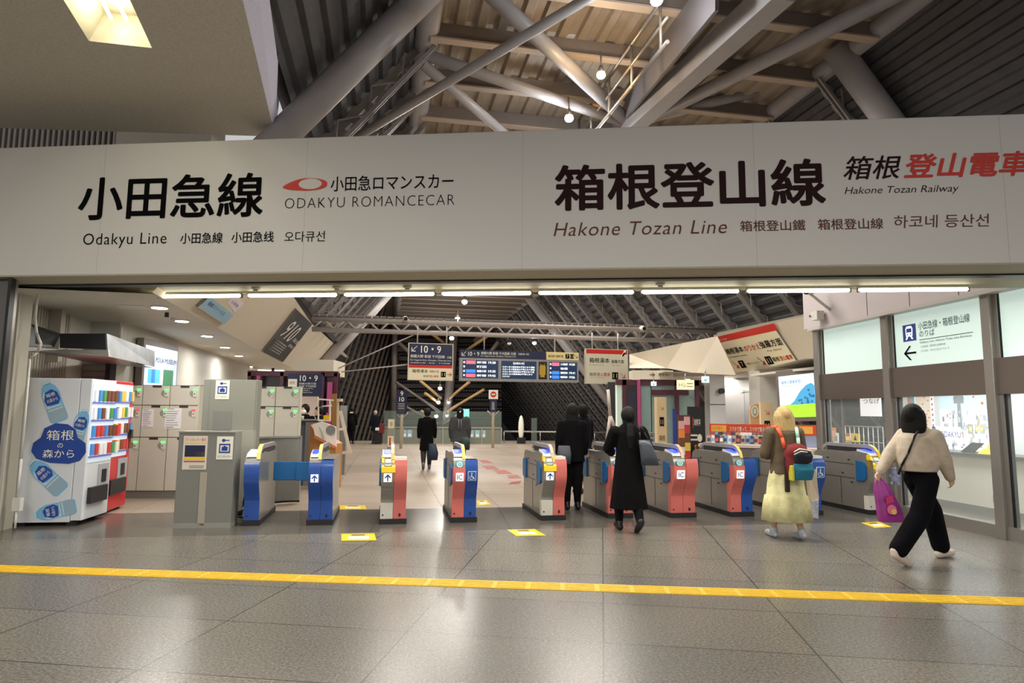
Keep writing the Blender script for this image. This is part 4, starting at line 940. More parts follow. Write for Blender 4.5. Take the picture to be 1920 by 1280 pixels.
for i, (x, y, c) in enumerate([(1562, 815, (225, 150, 90)), (1567, 825, (235, 235, 230)), (1590, 826, (190, 110, 60))]):
    a, b = Gw.px(x, y); mb = MB(); mb.slab(Gw, a-.07, b-.12, a+.07, b+.14, -.02, .0, mat('leaflet%d' % i, c, .5)); mb.slab(Gw, a-.05, b-.02, a+.05, b+.08, 0, .002, (PR, PG, YSG)[i]); tag(mb.build('leaflet'), ['orange leaflet low in the far pane beside the post', 'white leaflet in the far pane', 'brown leaflet in the far pane by the wire rack'][i], 'leaflet')
# inner tactile strip
mb = MB(); a, b = FL(1716, 962), FL(1900, 1003); d = (b-a).normalized(); n_ = Z.cross(d); TP = mat('tactile_pale_yellow', (222, 190, 110), .5)
mb.box((a+b)/2+Z*.003, 4.5, .28, .006, TP, d, n_)
for k in range(-18, 19):
    for o_ in (-.09, -.03, .03, .09): mb.cyl((a+b)/2+d*k*.12+n_*o_, (a+b)/2+d*k*.12+n_*o_+Z*.011, .025, TP, n=8)
tag(mb.build('tactile_paving'), 'pale yellow studded tactile strip inside the glass office', 'paving')
for (x, y, z, e) in ((G.w(acol[1]+.6, 2.35, -1.0), 0, 0, 20), (G.w(acol[0]+1, 2.35, -1.0), 0, 0, 20), (G.w(acol[2]+.8, 2.35, -1.0), 0, 0, 13)):
    ld = bpy.data.lights.new('office_lamp', 'AREA'); ld.size = .8; ld.energy = e; lo = bpy.data.objects.new('office_lamp', ld); C.objects.link(lo); lo.location = x
# ================================================================ TICKET GATES
def refine(pts, n=3):
    out = []
    for i in range(len(pts)-1):
        p0, p1, p2, p3 = pts[max(i-1, 0)], pts[i], pts[i+1], pts[min(i+2, len(pts)-1)]
        for k in range(n):
            t = k/n; out.append(tuple(.5*((2*b)+(c-a)*t+(2*a-5*b+4*c-d)*t*t+(3*b-a-3*c+d)*t**3) for a, b, c, d in zip(p0, p1, p2, p3)))
    return out+[pts[-1]]
def prof_strip(mb, prof, x0, x1, m, off=0, back=.12):
    pts = [(y-off, z) for y, z in prof] ; pts = pts + [(back, prof[-1][1]), (back, prof[0][1])]
    mb.prism([Vector((x0, y, z)) for y, z in pts], Vector((x1-x0, 0, 0)), m, smooth=False)
PF = [(.03, .07), (.03, .28), (.02, .34), (-.015, .42), (-.06, .5), (-.095, .58), (-.105, .66), (-.1, .76), (-.085, .83), (-.05, .89), (.0, .93)]
PF = refine(PF)
GSTEEL = mat('gate_steel', (158, 155, 150), .32, .6, noise=.07, nscale=14, stretch=(1, 1, 8)); GDARK = mat('gate_dark_slot', (30, 30, 34), .4)
ICG = mat('emblem_mint', (170, 215, 205), .4, emit=.1)
def quadpl(c, w, h, o=.0): return PL(Vector((c[0]-w/2, c[1], c[2]-h/2)), (1, 0, 0))
def gate(lab, fl, fr, left, right, sign='ic', slot=False, emblem=False, wheel=False, single=False, side=1.25, back=True, glow=True, flaps=True):
    a, b = FL(*fl), FL(*fr); W = (b-a).length; 
    t = thing('ticket_gate', lab, 'ticket gate', a, AL, group=None)
    mid = W*.5 if not single else W
    mb = MB(); mb.bb((-.015, .0, 0), (W+.015, side+.02, .07), RUBBER); mb.build('plinth', t, local=True)
    mb = MB(); pts = [Vector((.004, y+.012, z)) for y, z in PF]+[Vector((.004, .25, .955)), Vector((.004, .55, .93)), Vector((.004, side-.12, .93)), Vector((.004, side-.03, .88)), Vector((.004, side, .75)), Vector((.004, side, .07))]
    mb.prism(pts, Vector((mid-.006, 0, 0)), GSTEEL)
    if not single:
        pts = [Vector((mid, y+.012, z)) for y, z in PF if z < .86]+[Vector((mid, -.06, .86)), Vector((mid, side, .86)), Vector((mid, side, .07))]
        mb.prism(pts, Vector((W-mid-.004, 0, 0)), GSTEEL)
    for z_ in (.52, .74): mb.bb((.0, .04, z_), (.003, side-.02, z_+.006), GDARK)
    mb.bb((.0, side*.48, .1), (.003, side*.48+.005, .52), GDARK)
    for y_, z_ in ((.4, .8), (.9, .8), (.55, .58), (.35, .45)): mb.bb((-.002, y_, z_), (.003, y_+.045, z_+.018), GDARK)
    mb.build('body', t, local=True)
    lo = [p for p in PF if p[1] <= (.765 if emblem else .85)]
    mb = MB(); prof_strip(mb, lo if left is not GSTEEL else [p for p in PF if .48 < p[1] < .85], 0, mid-.003, left, .008)
    if left is GSTEEL: mb3 = MB(); prof_strip(mb3, [p for p in PF if p[1] < .3], 0, mid-.003, mat('gate_panel_cream', (205, 200, 190), .4), .01); mb3.build('lower_panel', t, local=True)
    mb.bb((mid*.4, .018, .36), (mid*.6, .03, .372), GDARK) if left is not GSTEEL else None
    mb.cyl((mid*.2, .018, .12), (mid*.2, .03, .12), .012, GDARK, n=8)
    mb.build('front_panel', t, local=True)
    if not single:
        mb = MB(); prof_strip(mb, [p for p in PF if p[1] <= .84]+[(-.075, .86)], mid+.002, W, right, .01)
        mb.bb((W*.72, .014, .1), (W*.8, .021, .14), GDARK); mb.build('side_panel', t, local=True)
        if left is GSTEEL or slot:
            mb = MB(); mb.bb((mid+.01, -.06, .86), (W-.005, .16, .895), mat('gate_white', (225, 225, 220), .4)); mb.bb((mid+.03, -.05, .895), (W-.02, .12, .9), mat('ticket_pad', (200, 205, 180), .5)); mb.build('ticket_slot', t, local=True)
    # reader
    mb = MB(); mb.prism([Vector((.01, -.05, .9)), Vector((.01, .0, .945)), Vector((.01, .24, .985)), Vector((.01, .24, .95)), Vector((.01, 0, .9))], Vector((mid*.72, 0, 0)), mat('gate_white', (225, 225, 220), .4)); mb.build('reader_housing', t, local=True)
    if glow:
        mb = MB(); n_ = Vector((0, -.16, .98)); mb.poly([(.02, .01, .951), (.02+mid*.62, .01, .951), (.02+mid*.62, .22, .986), (.02, .22, .986)], GLOWB)
        mb.poly([(.03, -.012, .944), (mid*.6, -.012, .944), (mid*.6, .003, .95), (.03, .003, .95)], GLOWB); mb.build('reader_screen', t, local=True)
    # rail hump
    rp = [(-.06, .88), (-.03, .95), (.05, 1.02), (.14, 1.055), (side-.2, 1.055), (side-.1, 1.02), (side-.04, .95), (side-.1, .95), (side-.18, 1.0), (.16, 1.0), (.08, .98), (.03, .94), (0, .88)]
    x0 = mid*.72; x1 = mid*.98
    mb = MB(); mb.prism([Vector((x0, y, z)) for y, z in rp], Vector((x1-x0, 0, 0)), mat('rail_grey', (150, 148, 152), .4, .2)); mb.build('guide_rail', t, local=True, bevel=.004)
    mb = MB(); mb.bb((x0+.005, .12, .93), (x1-.005, side-.18, 1.0), GDARK); mb.build('rail_dark_gap', t, local=True)  # dark box put in as the dark gap below the rail
    ec = {id(PINK): mat('edge_peach', (240, 185, 150), .4), id(BLUE): mat('edge_yellow', (235, 215, 120), .4)}.get(id(right), YEL)
    mb = MB(); ep = [(-.066, .87), (-.036, .952), (.046, 1.026), (.14, 1.061)]
    for (y0, z0), (y1, z1) in zip(ep, ep[1:]): mb.poly([(x0, y0, z0), (x1, y0, z0), (x1, y1, z1), (x0, y1, z1)], ec)
    mb.build('rail_edge', t, local=True)
    # sign
    fy = -.122
    sw = mid*.62; sx = mid*.2; sz = .575; sh = sw*1.05
    q = PL((sx, fy, sz), (1, 0, 0), Vector((0, -.1, 1)))
    if sign:
        mb = MB(); mb.slab(q, 0, 0, sw, sh, -.012, 0, FACESW)
        if sign == 'ic': letter(mb, 'IC', q, sw*.14, sh*.2, sh*.6, SIGNBLUE, w=sw*.72, bold=.012)
        else:
            mb.flat(q, [(sw*.42, sh*.08), (sw*.58, sh*.08), (sw*.58, sh*.7), (sw*.42, sh*.7)], SIGNBLUE, .002)
            mb.flat(q, [(sw*.5, sh*.95), (sw*.08, sh*.52), (sw*.2, sh*.42), (sw*.5, sh*.72), (sw*.8, sh*.42), (sw*.92, sh*.52)], SIGNBLUE, .003)
        mb.build('direction_sign', t, local=True)
    if emblem:
        q2 = PL((mid*.5, -.092, .80), (1, 0, 0), Vector((0, .25, 1)))
        mb = MB(); mb.disc(q2, 0, 0, mid*.3, .05, mat('emblem_blue', (60, 140, 180), .4), .006); mb.disc(q2, 0, 0, mid*.25, .042, ICG, .008); mb.disc(q2, 0, 0, mid*.13, .02, mat('emblem_blue', (60, 140, 180), .4), .01); mb.disc(q2, 0, 0, mid*.07, .01, STW, .012); mb.build('card_emblem', t, local=True)
    if slot:
        mb = MB(); mb.prism([Vector((.0, -.13, .7)), Vector((.0, -.12, .77)), Vector((.0, -.02, .92)), Vector((.0, .03, .9)), Vector((0, .0, .7))], Vector((mid*1.08, 0, 0)), YEL); mb.build('card_slot', t, local=True)
        q3 = PL((mid*.22, -.112, .775), (1, 0, 0), Vector((0, .1, .15))); mb = MB(); mb.slab(q3, 0, 0, mid*.6, .13, -.002, .004, GDARK); mb.slab(q3, mid*.06, .015, mid*.54, .115, 0, .006, STW); mb.build('slot_display', t, local=True)
    if wheel:
        q4 = PL((mid+(W-mid)*.18, fy-.002, .58), (1, 0, 0), Vector((0, -.1, 1))); s_ = (W-mid)*.66
        mb = MB(); mb.slab(q4, 0, 0, s_, s_*1.15, -.012, 0, STW); mb.slab(q4, s_*.05, s_*.05, s_*.95, s_*1.1, 0, .002, ACBLUE)
        w_ = STW
        mb.disc(q4, s_*.45, s_*.93, s_*.07, s_*.07, w_, .005, n=10); mb.flat(q4, [(s_*.4, s_*.45), (s_*.5, s_*.45), (s_*.5, s_*.83), (s_*.4, s_*.83)], w_, .005)
        mb.flat(q4, [(s_*.4, s_*.5), (s_*.72, s_*.5), (s_*.72, s_*.42), (s_*.4, s_*.42)], w_, .005); mb.flat(q4, [(s_*.66, s_*.5), (s_*.84, s_*.22), (s_*.76, s_*.18), (s_*.6, s_*.44)], w_, .005)
        for k in range(14):
            a0 = R(120+k*17); a1 = R(120+(k+1)*17); c = (s_*.42, s_*.38)
            mb.flat(q4, [(c[0]+s_*r_*math.cos(q_), c[1]+s_*r_*math.sin(q_)) for r_, q_ in ((.2, a0), (.25, a0), (.25, a1), (.2, a1))], w_, .006)
        mb.build('accessible_sign', t, local=True)
    if flaps:
        mb = MB(); mb.prism([Vector((-.022, y, z)) for y, z in ((.03, .56), (.03, .74), (.06, .79), (.12, .8), (.24, .8), (.24, .5), (.12, .5), (.06, .52))], Vector((.02, 0, 0)), mat('flap_blue', (20, 92, 150), .35)); mb.bb((-.03, .235, .48), (0, .255, .82), GSTEEL); mb.build('flap', t, local=True)
        mb = MB(); mb.prism([Vector((-.022, side-y, z)) for y, z in ((.03, .56), (.03, .74), (.06, .79), (.12, .8), (.24, .8), (.24, .5), (.12, .5), (.06, .52))], Vector((.02, 0, 0)), mat('flap_blue', (20, 92, 150), .35)); mb.build('flap', t, local=True)
    return t, W
def swing(t, x0, x1, y, lab=None):
    mb = MB(); mb.box(((x0+x1)/2, y, .645), abs(x1-x0), .025, .27, mat('flap_blue', (20, 92, 150), .35)); mb.build('flap', t, local=True, bevel=.01)
g1, W1_ = gate('narrow all blue end gate beside the low grey cabinet', (455, 986), (483, 986), BLUE, BLUE, sign=None, single=True, glow=False, flaps=False)
swing(g1, W1_+.04, W1_+.36, .75); 
g2, W2_ = gate('all blue ticket gate with a lit up arrow', (576, 985), (621, 985), BLUE, BLUE, sign='arrow', flaps=False)
swing(g2, -.27, -.01, .75)
gate('steel and pink gate with yellow slot and arrow, first beyond the all blue one', (712, 983), (760, 983), GSTEEL, PINK, sign='arrow', slot=True)
gate('ticket gate with pink IC front and blue wheelchair half, in front of grey coat', (847, 980), (893, 980), PINK, BLUE, emblem=True, wheel=True)
gate('steel and pink gate with yellow slot before the tall black haired pair', (1016, 976), (1059, 975), GSTEEL, PINK, sign='arrow', slot=True)
gate('pink fronted gate half hidden by the woman in the long black coat', (1142, 972), (1186, 971), PINK, PINK, emblem=True)
gate('all pink IC gate just beyond the woman in the long black coat', (1260, 971), (1305, 970), PINK, PINK, emblem=True)
gate('pink IC and blue gate next to the blonde woman', (1372, 969), (1413, 968), PINK, BLUE, emblem=True)
gate('steel gate with white top and wheelchair mark hidden behind the blonde woman', (1497, 967), (1543, 966), GSTEEL, BLUE, sign=None, wheel=True, slot=False)
gate('last steel gate with large blue flap against the glass office', (1632, 965), (1655, 965), GSTEEL, GSTEEL, sign=None, single=True, slot=True, side=1.3)
# ================================================================ LEFT SIDE MACHINES
# vending machines
def vend(name, lab, c0, c1, depth, h, skin, frontfn, rz):
    # c0,c1: front-left and front-right base corners of the face turned toward the viewer
    pass
VW = mat('vending_white', (214, 218, 224), .3, coat=.3); VR = mat('vending_red', (205, 30, 38), .3, coat=.3)
VB = mat('bottle_blue', (120, 185, 225), .4); VB2 = mat('bottle_pale', (185, 215, 232), .4); VN = mat('label_navy', (30, 72, 160), .4)
B = FL(151, 986); rzv = R(8); A = B-Vector((math.cos(rzv), math.sin(rzv), 0))*.82
Wd_ = (B-A).length; hv = PL(A, B-A).px(60, 708)[1]
yl = 0.7
t = thing('vending_machine', 'white drink vending machine with blue bottle artwork on its side', 'vending machine', A, rzv)
mb = MB(); mb.bb((0, .0, .05), (Wd_-.14, yl, hv), VW); mb.bb((Wd_-.135, 0, .07), (Wd_, yl, hv-.0), VW); mb.build('cabinet', t, local=True, bevel=.008)
mb = MB(); mb.bb((.05, .05, 0), (.13, .13, .05), RUBBER); mb.bb((Wd_-.2, .05, 0), (Wd_-.1, .13, .05), RUBBER); mb.bb((.05, yl-.13, 0), (.13, yl-.05, .05), RUBBER); mb.bb((Wd_-.2, yl-.13, 0), (Wd_-.1, yl-.05, .05), RUBBER); mb.build('feet', t, local=True)
q = PL((0, -.0, 0), (1, 0, 0))
def bottle(mb, q, cx, cy, s, rot, lab='箱根'):
    def T(pts): return [(cx+s*(x*math.cos(rot)-y*math.sin(rot)), cy+s*(x*math.sin(rot)+y*math.cos(rot))) for x, y in pts]
    mb.flat(q, T([(-.15, -.5), (.15, -.5), (.2, -.44), (.2, -.3), (.19, -.1), (.2, .2), (.15, .36), (.07, .45), (-.07, .45), (-.15, .36), (-.2, .2), (-.19, -.1), (-.2, -.3), (-.2, -.44)]), VB, .003); mb.flat(q, T([(-.18, -.46), (.18, -.46), (.19, -.3), (.17, -.12), (-.17, -.12), (-.19, -.3)]), mat('bottle_base', (150, 175, 190), .4), .004); mb.flat(q, T([(-.18, -.1), (-.1, -.1), (-.12, .3), (-.18, .2)]), VB2, .0045)
    mb.flat(q, T([(-.09, .43), (.09, .43), (.09, .52), (-.09, .52)]), VB2, .003)
    for k in (-.2, -.13): mb.flat(q, T([(-.17, k), (.17, k), (.17, k+.03), (-.17, k+.03)]), VB2, .005)
    mb.flat(q, T([(-.15, -.06), (-.17, .08), (-.1, .26), (.05, .3), (.15, .2), (.17, .02), (.1, -.08)]), VN, .006)
    r = PL(q.w(*T([(0, 0)])[0]), q.s*math.cos(rot)+q.t*math.sin(rot), q.t*math.cos(rot)-q.s*math.sin(rot))
    letter(mb, '箱根', r, -.1*s, .13*s, .09*s, STW, w=.2*s, o=.009); letter(mb, 'の森から', r, -.12*s, 0*s, .09*s, STW, w=.24*s, o=.009)
mb = MB(); sz_ = hv/277*1.0   # metres per picture row on the side
def vp(x, y): return PL(A, B-A).px(x, y)
for (x_, y_, s_, r_) in ((100, 753, .56, R(22)), (88, 893, .56, R(47)), (104, 957, .5, R(104)), (150, 800, .46, R(-12))):
    mb = MB(); bx, by = vp(x_, y_); bottle(mb, q, bx, by, s_, r_); mb.build('bottle_picture', t, local=True)
mb = MB(); cx, cy = vp(112, 832)
mb.flat(q, [(cx+.33*x, cy+.27*y) for x, y in ((-1, -.35), (-.95, .05), (-.7, .3), (-.6, .75), (-.2, 1), (.25, .95), (.55, .7), (.65, .3), (.95, .05), (1, -.4), (.8, -.8), (.4, -.95), (-.3, -.9), (-.8, -.7))], mat('emblem_navy', (28, 66, 150), .35), .008)
letter(mb, '箱根', q, cx-.16, cy+.05, .13, STW, w=.33, o=.012); letter(mb, 'の', q, cx-.02, cy-.05, .06, STW, o=.012); letter(mb, '森から', q, cx-.19, cy-.18, .11, STW, w=.38, o=.012)
mb.build('emblem', t, local=True)
def vfront(t, Wd_, yl, hv, col, cols):
    q = PL((Wd_, 0, 0), (0, 1, 0))
    mb = MB(); mb.slab(q, .03, hv*.42, yl-.03, hv-.05, .002, .006, mat('display_window', (200, 215, 230), .2, emit=.25)); 
    random.seed(int(hv*100)+len(cols))
    for r in range(4):
        z0 = hv*(.47+r*.125)
        mb.slab(q, .04, z0-.03, yl-.04, z0-.012, .006, .02, mat('price_rail', (110, 110, 200), .4))
        for k in range(7): c = random.choice(cols); mb.slab(q, .07+k*.115, z0, .14+k*.115, z0+.15, .006, .03, c)
    mb.build('display', t, local=True)
    mb = MB(); mb.slab(q, yl*.5, hv*.22, yl-.06, hv*.4, .002, .012, mat('panel_grey', (170, 172, 176), .4)); mb.slab(q, yl*.62, hv*.27, yl*.8, hv*.36, .012, .018, GDARK); mb.build('coin_panel', t, local=True)
    mb = MB(); mb.slab(q, .1, hv*.14, yl*.8, hv*.25, .002, .05, DSTEEL); mb.build('dispensing_flap', t, local=True)
dc = [mat('drink_red', (205, 60, 60), .4), mat('drink_white', (235, 235, 235), .4), mat('drink_yellow', (235, 200, 80), .4), mat('drink_brown', (120, 70, 45), .4), mat('drink_blue', (70, 140, 210), .4), mat('drink_green', (80, 150, 90), .4)]
vfront(t, Wd_, yl, hv, VW, dc)
A2_ = FL(188, 969)+Vector((-.9, 0, 0)); 
vdir = Vector((-math.sin(rzv), math.cos(rzv), 0)); Bq = FL(188, 968); W2v = .8
A2_ = Bq - Vector((math.cos(rzv), math.sin(rzv), 0))*W2v
h2 = PL(Bq, Vector((1, 0, 0))).px(206, 712)[1]
t = thing('vending_machine', 'red drink vending machine behind the white one', 'vending machine', A2_, rzv+R(4))
mb = MB(); mb.bb((0, 0, .04), (W2v, .85, h2), VR); mb.build('cabinet', t, local=True, bevel=.008)
mb = MB(); mb.bb((.05, .05, 0), (.13, .13, .04), RUBBER); mb.bb((W2v-.13, .05, 0), (W2v-.05, .13, .04), RUBBER); mb.bb((W2v-.13, .7, 0), (W2v-.05, .78, .04), RUBBER); mb.build('feet', t, local=True)
vfront(t, W2v, .85, h2, VR, dc[::-1])
mb = MB(); qq = PL((W2v, 0, 0), (0, 1, 0)); mb.slab(qq, .72, h2*.55, .8, h2*.62, .01, .06, BLACK); mb.slab(qq, .72, .3, .84, 1.7, .006, .009, VR); mb.build('card_reader', t, local=True)
# lockers
LK = mat('locker_cream', (204, 200, 186), .4); LKE = mat('locker_gap', (70, 68, 62), .6); GRNL = mat('lock_green_light', (90, 230, 110), .3, emit=1.2); REDL = mat('lock_red_light', (230, 90, 90), .4, emit=.3)
def lockers(lab, x0px, x1px, ybase, ytop, cols, rows, baseH, Yf=None, papers=(), green=lambda c, r: True, dp=.5):
    a = FL(x0px, ybase) if Yf is None else Vector((P(x0px, ybase, Yf).x, Yf, 0)); b = FL(x1px, ybase) if Yf is None else Vector((P(x1px, ybase, Yf).x, Yf, 0))
    pl = PL(a, b-a); H_ = pl.px(x0px, ytop)[1]; W = (b-a).length
    t = thing('coin_locker', lab, 'locker', a, math.atan2((b-a).y, (b-a).x))
    mb = MB(); mb.bb((0, 0.004, 0), (W, dp, H_), LKE); mb.bb((0, -.0, 0), (W, .01, baseH-.06), mat('locker_plinth', (120, 118, 110), .5)); mb.bb((W-.01, -.0, 0), (W+.01, dp, H_), LK); mb.build('carcass', t, local=True)
    xs = [0]+[W*c for c in cols]+[W]; ysr = rows
    zs_ = [pl.px((x0px+x1px)/2, r)[1] for r in rows]
    for ci in range(len(xs)-1):
        for ri in range(len(zs_)-1):
            z1, z0 = zs_[ri]-.006, zs_[ri+1]+.006; x0, x1 = xs[ci]+.006, xs[ci+1]-.006
            if x1-x0 < .03: continue
            mb = MB(); mb.bb((x0, -.018, z0), (x1, .004, z1), LK); d = mb.build('door', t, local=True, bevel=.003)
            mb = MB(); lx_ = x1-.06; lz = z1-.13 if z1-z0 < .9 else z1-(z1-z0)*.42
            mb.cyl((lx_-.03, -.019, lz), (lx_-.03, -.022, lz), .055, mat('lock_grey', (150, 148, 140), .4), n=16); mb.bb((lx_-.02, -.035, lz-.06), (lx_+.03, -.018, lz+.06), mat('lock_white', (215, 215, 208), .4)); mb.bb((lx_-.005, -.038, lz-.02), (lx_+.012, -.034, lz), BLACK)
            mb.bb((lx_-.025, -.04, lz+.035), (lx_+.04, -.034, lz+.07), GRNL if green(ci, ri) else REDL); mb.build('lock', d, local=True)
            if x1-x0 > .3:
                mb = MB(); mb.bb(((x0+x1)/2-.07, -.021, z1-.035), ((x0+x1)/2+.08, -.018, z1-.0), mat('plate_dark', (60, 58, 54), .5)); mb.build('number_plate', d, local=True)
    for (c0, r0, c1, r1, m_) in papers:
        p0 = pl.px(c0, r1); p1 = pl.px(c1, r0); mb = MB(); mb.bb((p0[0], -.024, p0[1]), (p1[0], -.02, p1[1]), m_)
        random.seed(1); n = 9
        for k in range(n):
            z_ = p0[1]+(p1[1]-p0[1])*(k+.5)/n; mb.bb((p0[0]+.02, -.026, z_), (p0[0]+(p1[0]-p0[0])*random.uniform(.5, .9), -.0241, z_+.008), GREYINK if k % 3 else NAVY)
        mb.build('notice', t, local=True)
    return t
PAP = mat('paper_white', (232, 232, 232), .5)
lockers('cream coin locker bank behind the red vending machine', 231, 361, 934, 721, (.18, .58), (722, 759.5, 819.5, 920), .18, papers=((266, 767, 290, 800, PAP), (309, 765, 342, 803, PAP)), green=lambda c, r: not (r == 1 and c != 1))
lockers('second coin locker bank between tall grey cabinet and student counter', 455, 553, 934, 724, (.54,), (724, 762, 820, 900), .2, Yf=11.6, dp=.12)
mb = MB(); 
KG = mat('cabinet_grey', (128, 128, 122), .45); KG2 = mat('cabinet_grey_warm', (138, 138, 128), .45)
def keysign(t, pl, a0, b0, w, h):
    mb = MB(); mb.slab(pl, a0, b0, a0+w, b0+h, 0, .004, STW)
    n = SIGNBLUE
    for (x0, y0, x1, y1) in ((.16, .28, .84, .34), (.16, .62, .84, .68), (.16, .28, .23, .68), (.77, .28, .84, .68), (.32, .38, .68, .55)): mb.rect(pl, a0+w*x0, b0+h*y0, a0+w*x1, b0+h*y1, n, .007)
    mb.rect(pl, a0+w*.43, b0+h*.55, a0+w*.57, b0+h*.59, n, .007)
    mb.disc(pl, a0+w*.42, b0+h*.83, w*.11, h*.065, n, .007); mb.rect(pl, a0+w*.5, b0+h*.81, a0+w*.78, b0+h*.85, n, .007)
    letter(mb, 'コインロッカー', pl, a0+w*.08, b0+h*.08, h*.1, INK, w=w*.84, o=.007); mb.build('locker_sign', t)
a = FL(324, 990); b = FL(432, 989); pl = PL(a, b-a); H1 = pl.px(340, 811)[1]; Wk = (b-a).length; rk = math.atan2((b-a).y, (b-a).x)
t = thing('metal_cabinet', 'low grey metal cabinet with key sign and yellow flyer in front of the lockers', 'cabinet', a, rk)
kb = -(b-a).normalized().cross(Z)
if kb.y < 0: kb = -kb
mb = MB(); mb.slab(pl, 0, .05, Wk, H1, -.28, 0, KG); mb.build('body', t, bevel=.006)
mb = MB(); mb.slab(pl, 0, H1, Wk+.0, H1+.02, -.29, .01, KG2); mb.slab(pl, 0, .0, Wk, .06, -.28, .006, mat('cabinet_skirt', (150, 148, 140), .5)); mb.build('edge_trim', t)
mb = MB(); x0 = pl.px(381, 900)[0]; mb.slab(pl, x0-.04, .03, x0+.045, pl.px(385, 885)[1], 0, .006, mat('tape_beige', (170, 162, 146), .6)); mb.build('cable_cover', t)
s0 = pl.px(405, 861); s1 = pl.px(438, 818); keysign(t, pl, s0[0], s0[1], s1[0]-s0[0], s1[1]-s0[1])
mb = MB(); s0 = pl.px(341, 880); s1 = pl.px(390, 817); w_, h_ = s1[0]-s0[0], s1[1]-s0[1]; mb.slab(pl, s0[0], s0[1], s1[0], s1[1], 0, .004, mat('flyer_cream', (225, 215, 200), .5))
rr = lambda x0, y0, x1, y1, m: mb.rect(pl, s0[0]+w_*x0, s0[1]+h_*y0, s0[0]+w_*x1, s0[1]+h_*y1, m, .006)
rr(.06, .78, .96, .8, YEL); rr(.08, .38, .92, .72, NAVY); rr(.1, .38, .9, .52, mat('flyer_photo', (150, 140, 130), .5)); rr(.06, .3, .94, .36, YEL); rr(.06, .22, .94, .26, PRD); rr(.3, .1, .9, .12, GREYINK); rr(.3, .05, .9, .07, GREYINK)
letter(mb, 'コインロッカー案内', pl, s0[0]+w_*.06, s0[1]+h_*.84, h_*.1, PRD, w=w_*.88, o=.006); mb.build('flyer', t)
a = Vector((P(371, 900, 9.5).x, 9.5, 0)); b = Vector((P(474, 900, 9.55).x, 9.55, 0)); pl = PL(a, b-a); H2 = pl.px(400, 711)[1]; Wk = (b-a).length
t = thing('metal_cabinet', 'tall grey metal cabinet with key sign standing behind the low one', 'cabinet', a)
mb = MB(); mb.slab(pl, 0, 0, Wk, H2, -.2, 0, KG2); mb.build('body', t, bevel=.006)
x0 = pl.px(391, 760)[0]; mb = MB(); mb.slab(pl, x0+.02, .9, Wk-.02, H2-.01, 0, .014, KG2); mb.slab(pl, x0+.08, 1.22, x0+.35, 1.5, .014, .018, KG); mb.slab(pl, x0-.06, .93, x0+.1, .98, 0, .04, mat('hinge_dark', (110, 110, 102), .4)); mb.build('door', t)
s0 = pl.px(404, 748); s1 = pl.px(432, 713); keysign(t, PL(pl.o+pl.n*.016, pl.s), s0[0], s0[1], s1[0]-s0[0], s1[1]-s0[1])
mb = MB(); x1 = pl.px(432, 900)[0]; mb.slab(pl, x1, .0, Wk+.02, pl.px(440, 806)[1], .02, .12, mat('cabinet_side_pale', (160, 158, 148), .5)); mb.build('side_box', t)
mb = MB(); 
for k in range(7):
    p = FL(436+k, 985); mb.path([p+V*.7+Z*(.35-.02*k), p+V*.6+Z*.2+U*(.02*k), p+V*.5+Z*.05-U*.03*k, p+V*.4+Z*.04], .012, BLACK, n=6)
tag(mb.build('power_cables', ), 'tangle of black cables behind the low grey cabinet', 'cable', kind='stuff')
mb = MB(); x = P(365, 800, 12); mb.bb((x.x-.05, 12, 0), (x.x+.1, 12.2, P(365, 722, 12).z), NAVY)
for k in range(8): mb.bb((x.x-.03, 11.985, .4+k*.2), (x.x+.08, 12.0, .5+k*.2), dc[(k*5) % 6])
tag(mb.build('narrow_sign'), 'narrow dark column with coloured stickers beside the locker bank', 'sign')
# ribbed stainless barrier
t = thing('ribbed_barrier', 'ribbed stainless barrier screen behind the blue end gate', 'barrier', P(520, 930, 10.2))
mb = MB(); n = 22; pts = []
for k in range(n):
    x = 478+(560-478)*k/(n-1); p = P(x, 930, 10.2+.5*math.sin(k/(n-1)*1.6)); p.z = 0; pts.append(p)
top = PL(pts[0], (1, 0, 0)).px(500, 822)[1]
for p in pts[::1]: mb.bb((p.x-.022, p.y-.02, .06), (p.x+.014, p.y+.02, top), STEEL)
mb.build('slats', t)
mb = MB()
for a, b in zip(pts, pts[1:]): mb.bar(a+Z*(top+.015), b+Z*(top+.015), .12, .03, STEEL); mb.bar(a+Z*.1+Vector((0, .04, 0)), b+Z*.1+Vector((0, .04, 0)), .03, 1.0 if 0 else .08, STEEL); mb.bar(a+Z*(top/2)+Vector((0, .05, 0)), b+Z*(top/2)+Vector((0, .05, 0)), .01, top*.96, DSTEEL)
mb.build('rail', t)
# ================================================================ TRUSS AND HANGING SIGNS
ya, yb2 = 18.0, 20.6
def TP(x, y): return P(x, y, ya+(yb2-ya)*(x-585)/(1337-585))
t = thing('lattice_truss', 'long horizontal lattice truss of tubes spanning the hall between the bulkheads', 'truss', TP(900, 620))
ua, ub = TP(585, 597), TP(1337, 621); la, lb_ = TP(585, 617), TP(1337, 641)
TR = mat('truss_grey', (172, 164, 160), .4)
for (p, q_, r) in ((ua, ub, .07), (la, lb_, .07), (ua+V*.5+Z*.02, ub+V*.5+Z*.02, .06)):
    mb = MB(); mb.cyl(p, q_, r, TR); mb.build('chord', t)
mb = MB(); n = 20
for k in range(n):
    mb.cyl(la.lerp(lb_, k/n), ua.lerp(ub, (k+.5)/n), .028, TR, n=8); mb.cyl(ua.lerp(ub, (k+.5)/n), la.lerp(lb_, (k+1)/n), .028, TR, n=8)
    mb.cyl(ua.lerp(ub, k/n), (ua+V*.5).lerp(ub+V*.5, (k+.5)/n), .02, TR, n=6)
mb.build('lattice_web', t)
mb = MB(); 
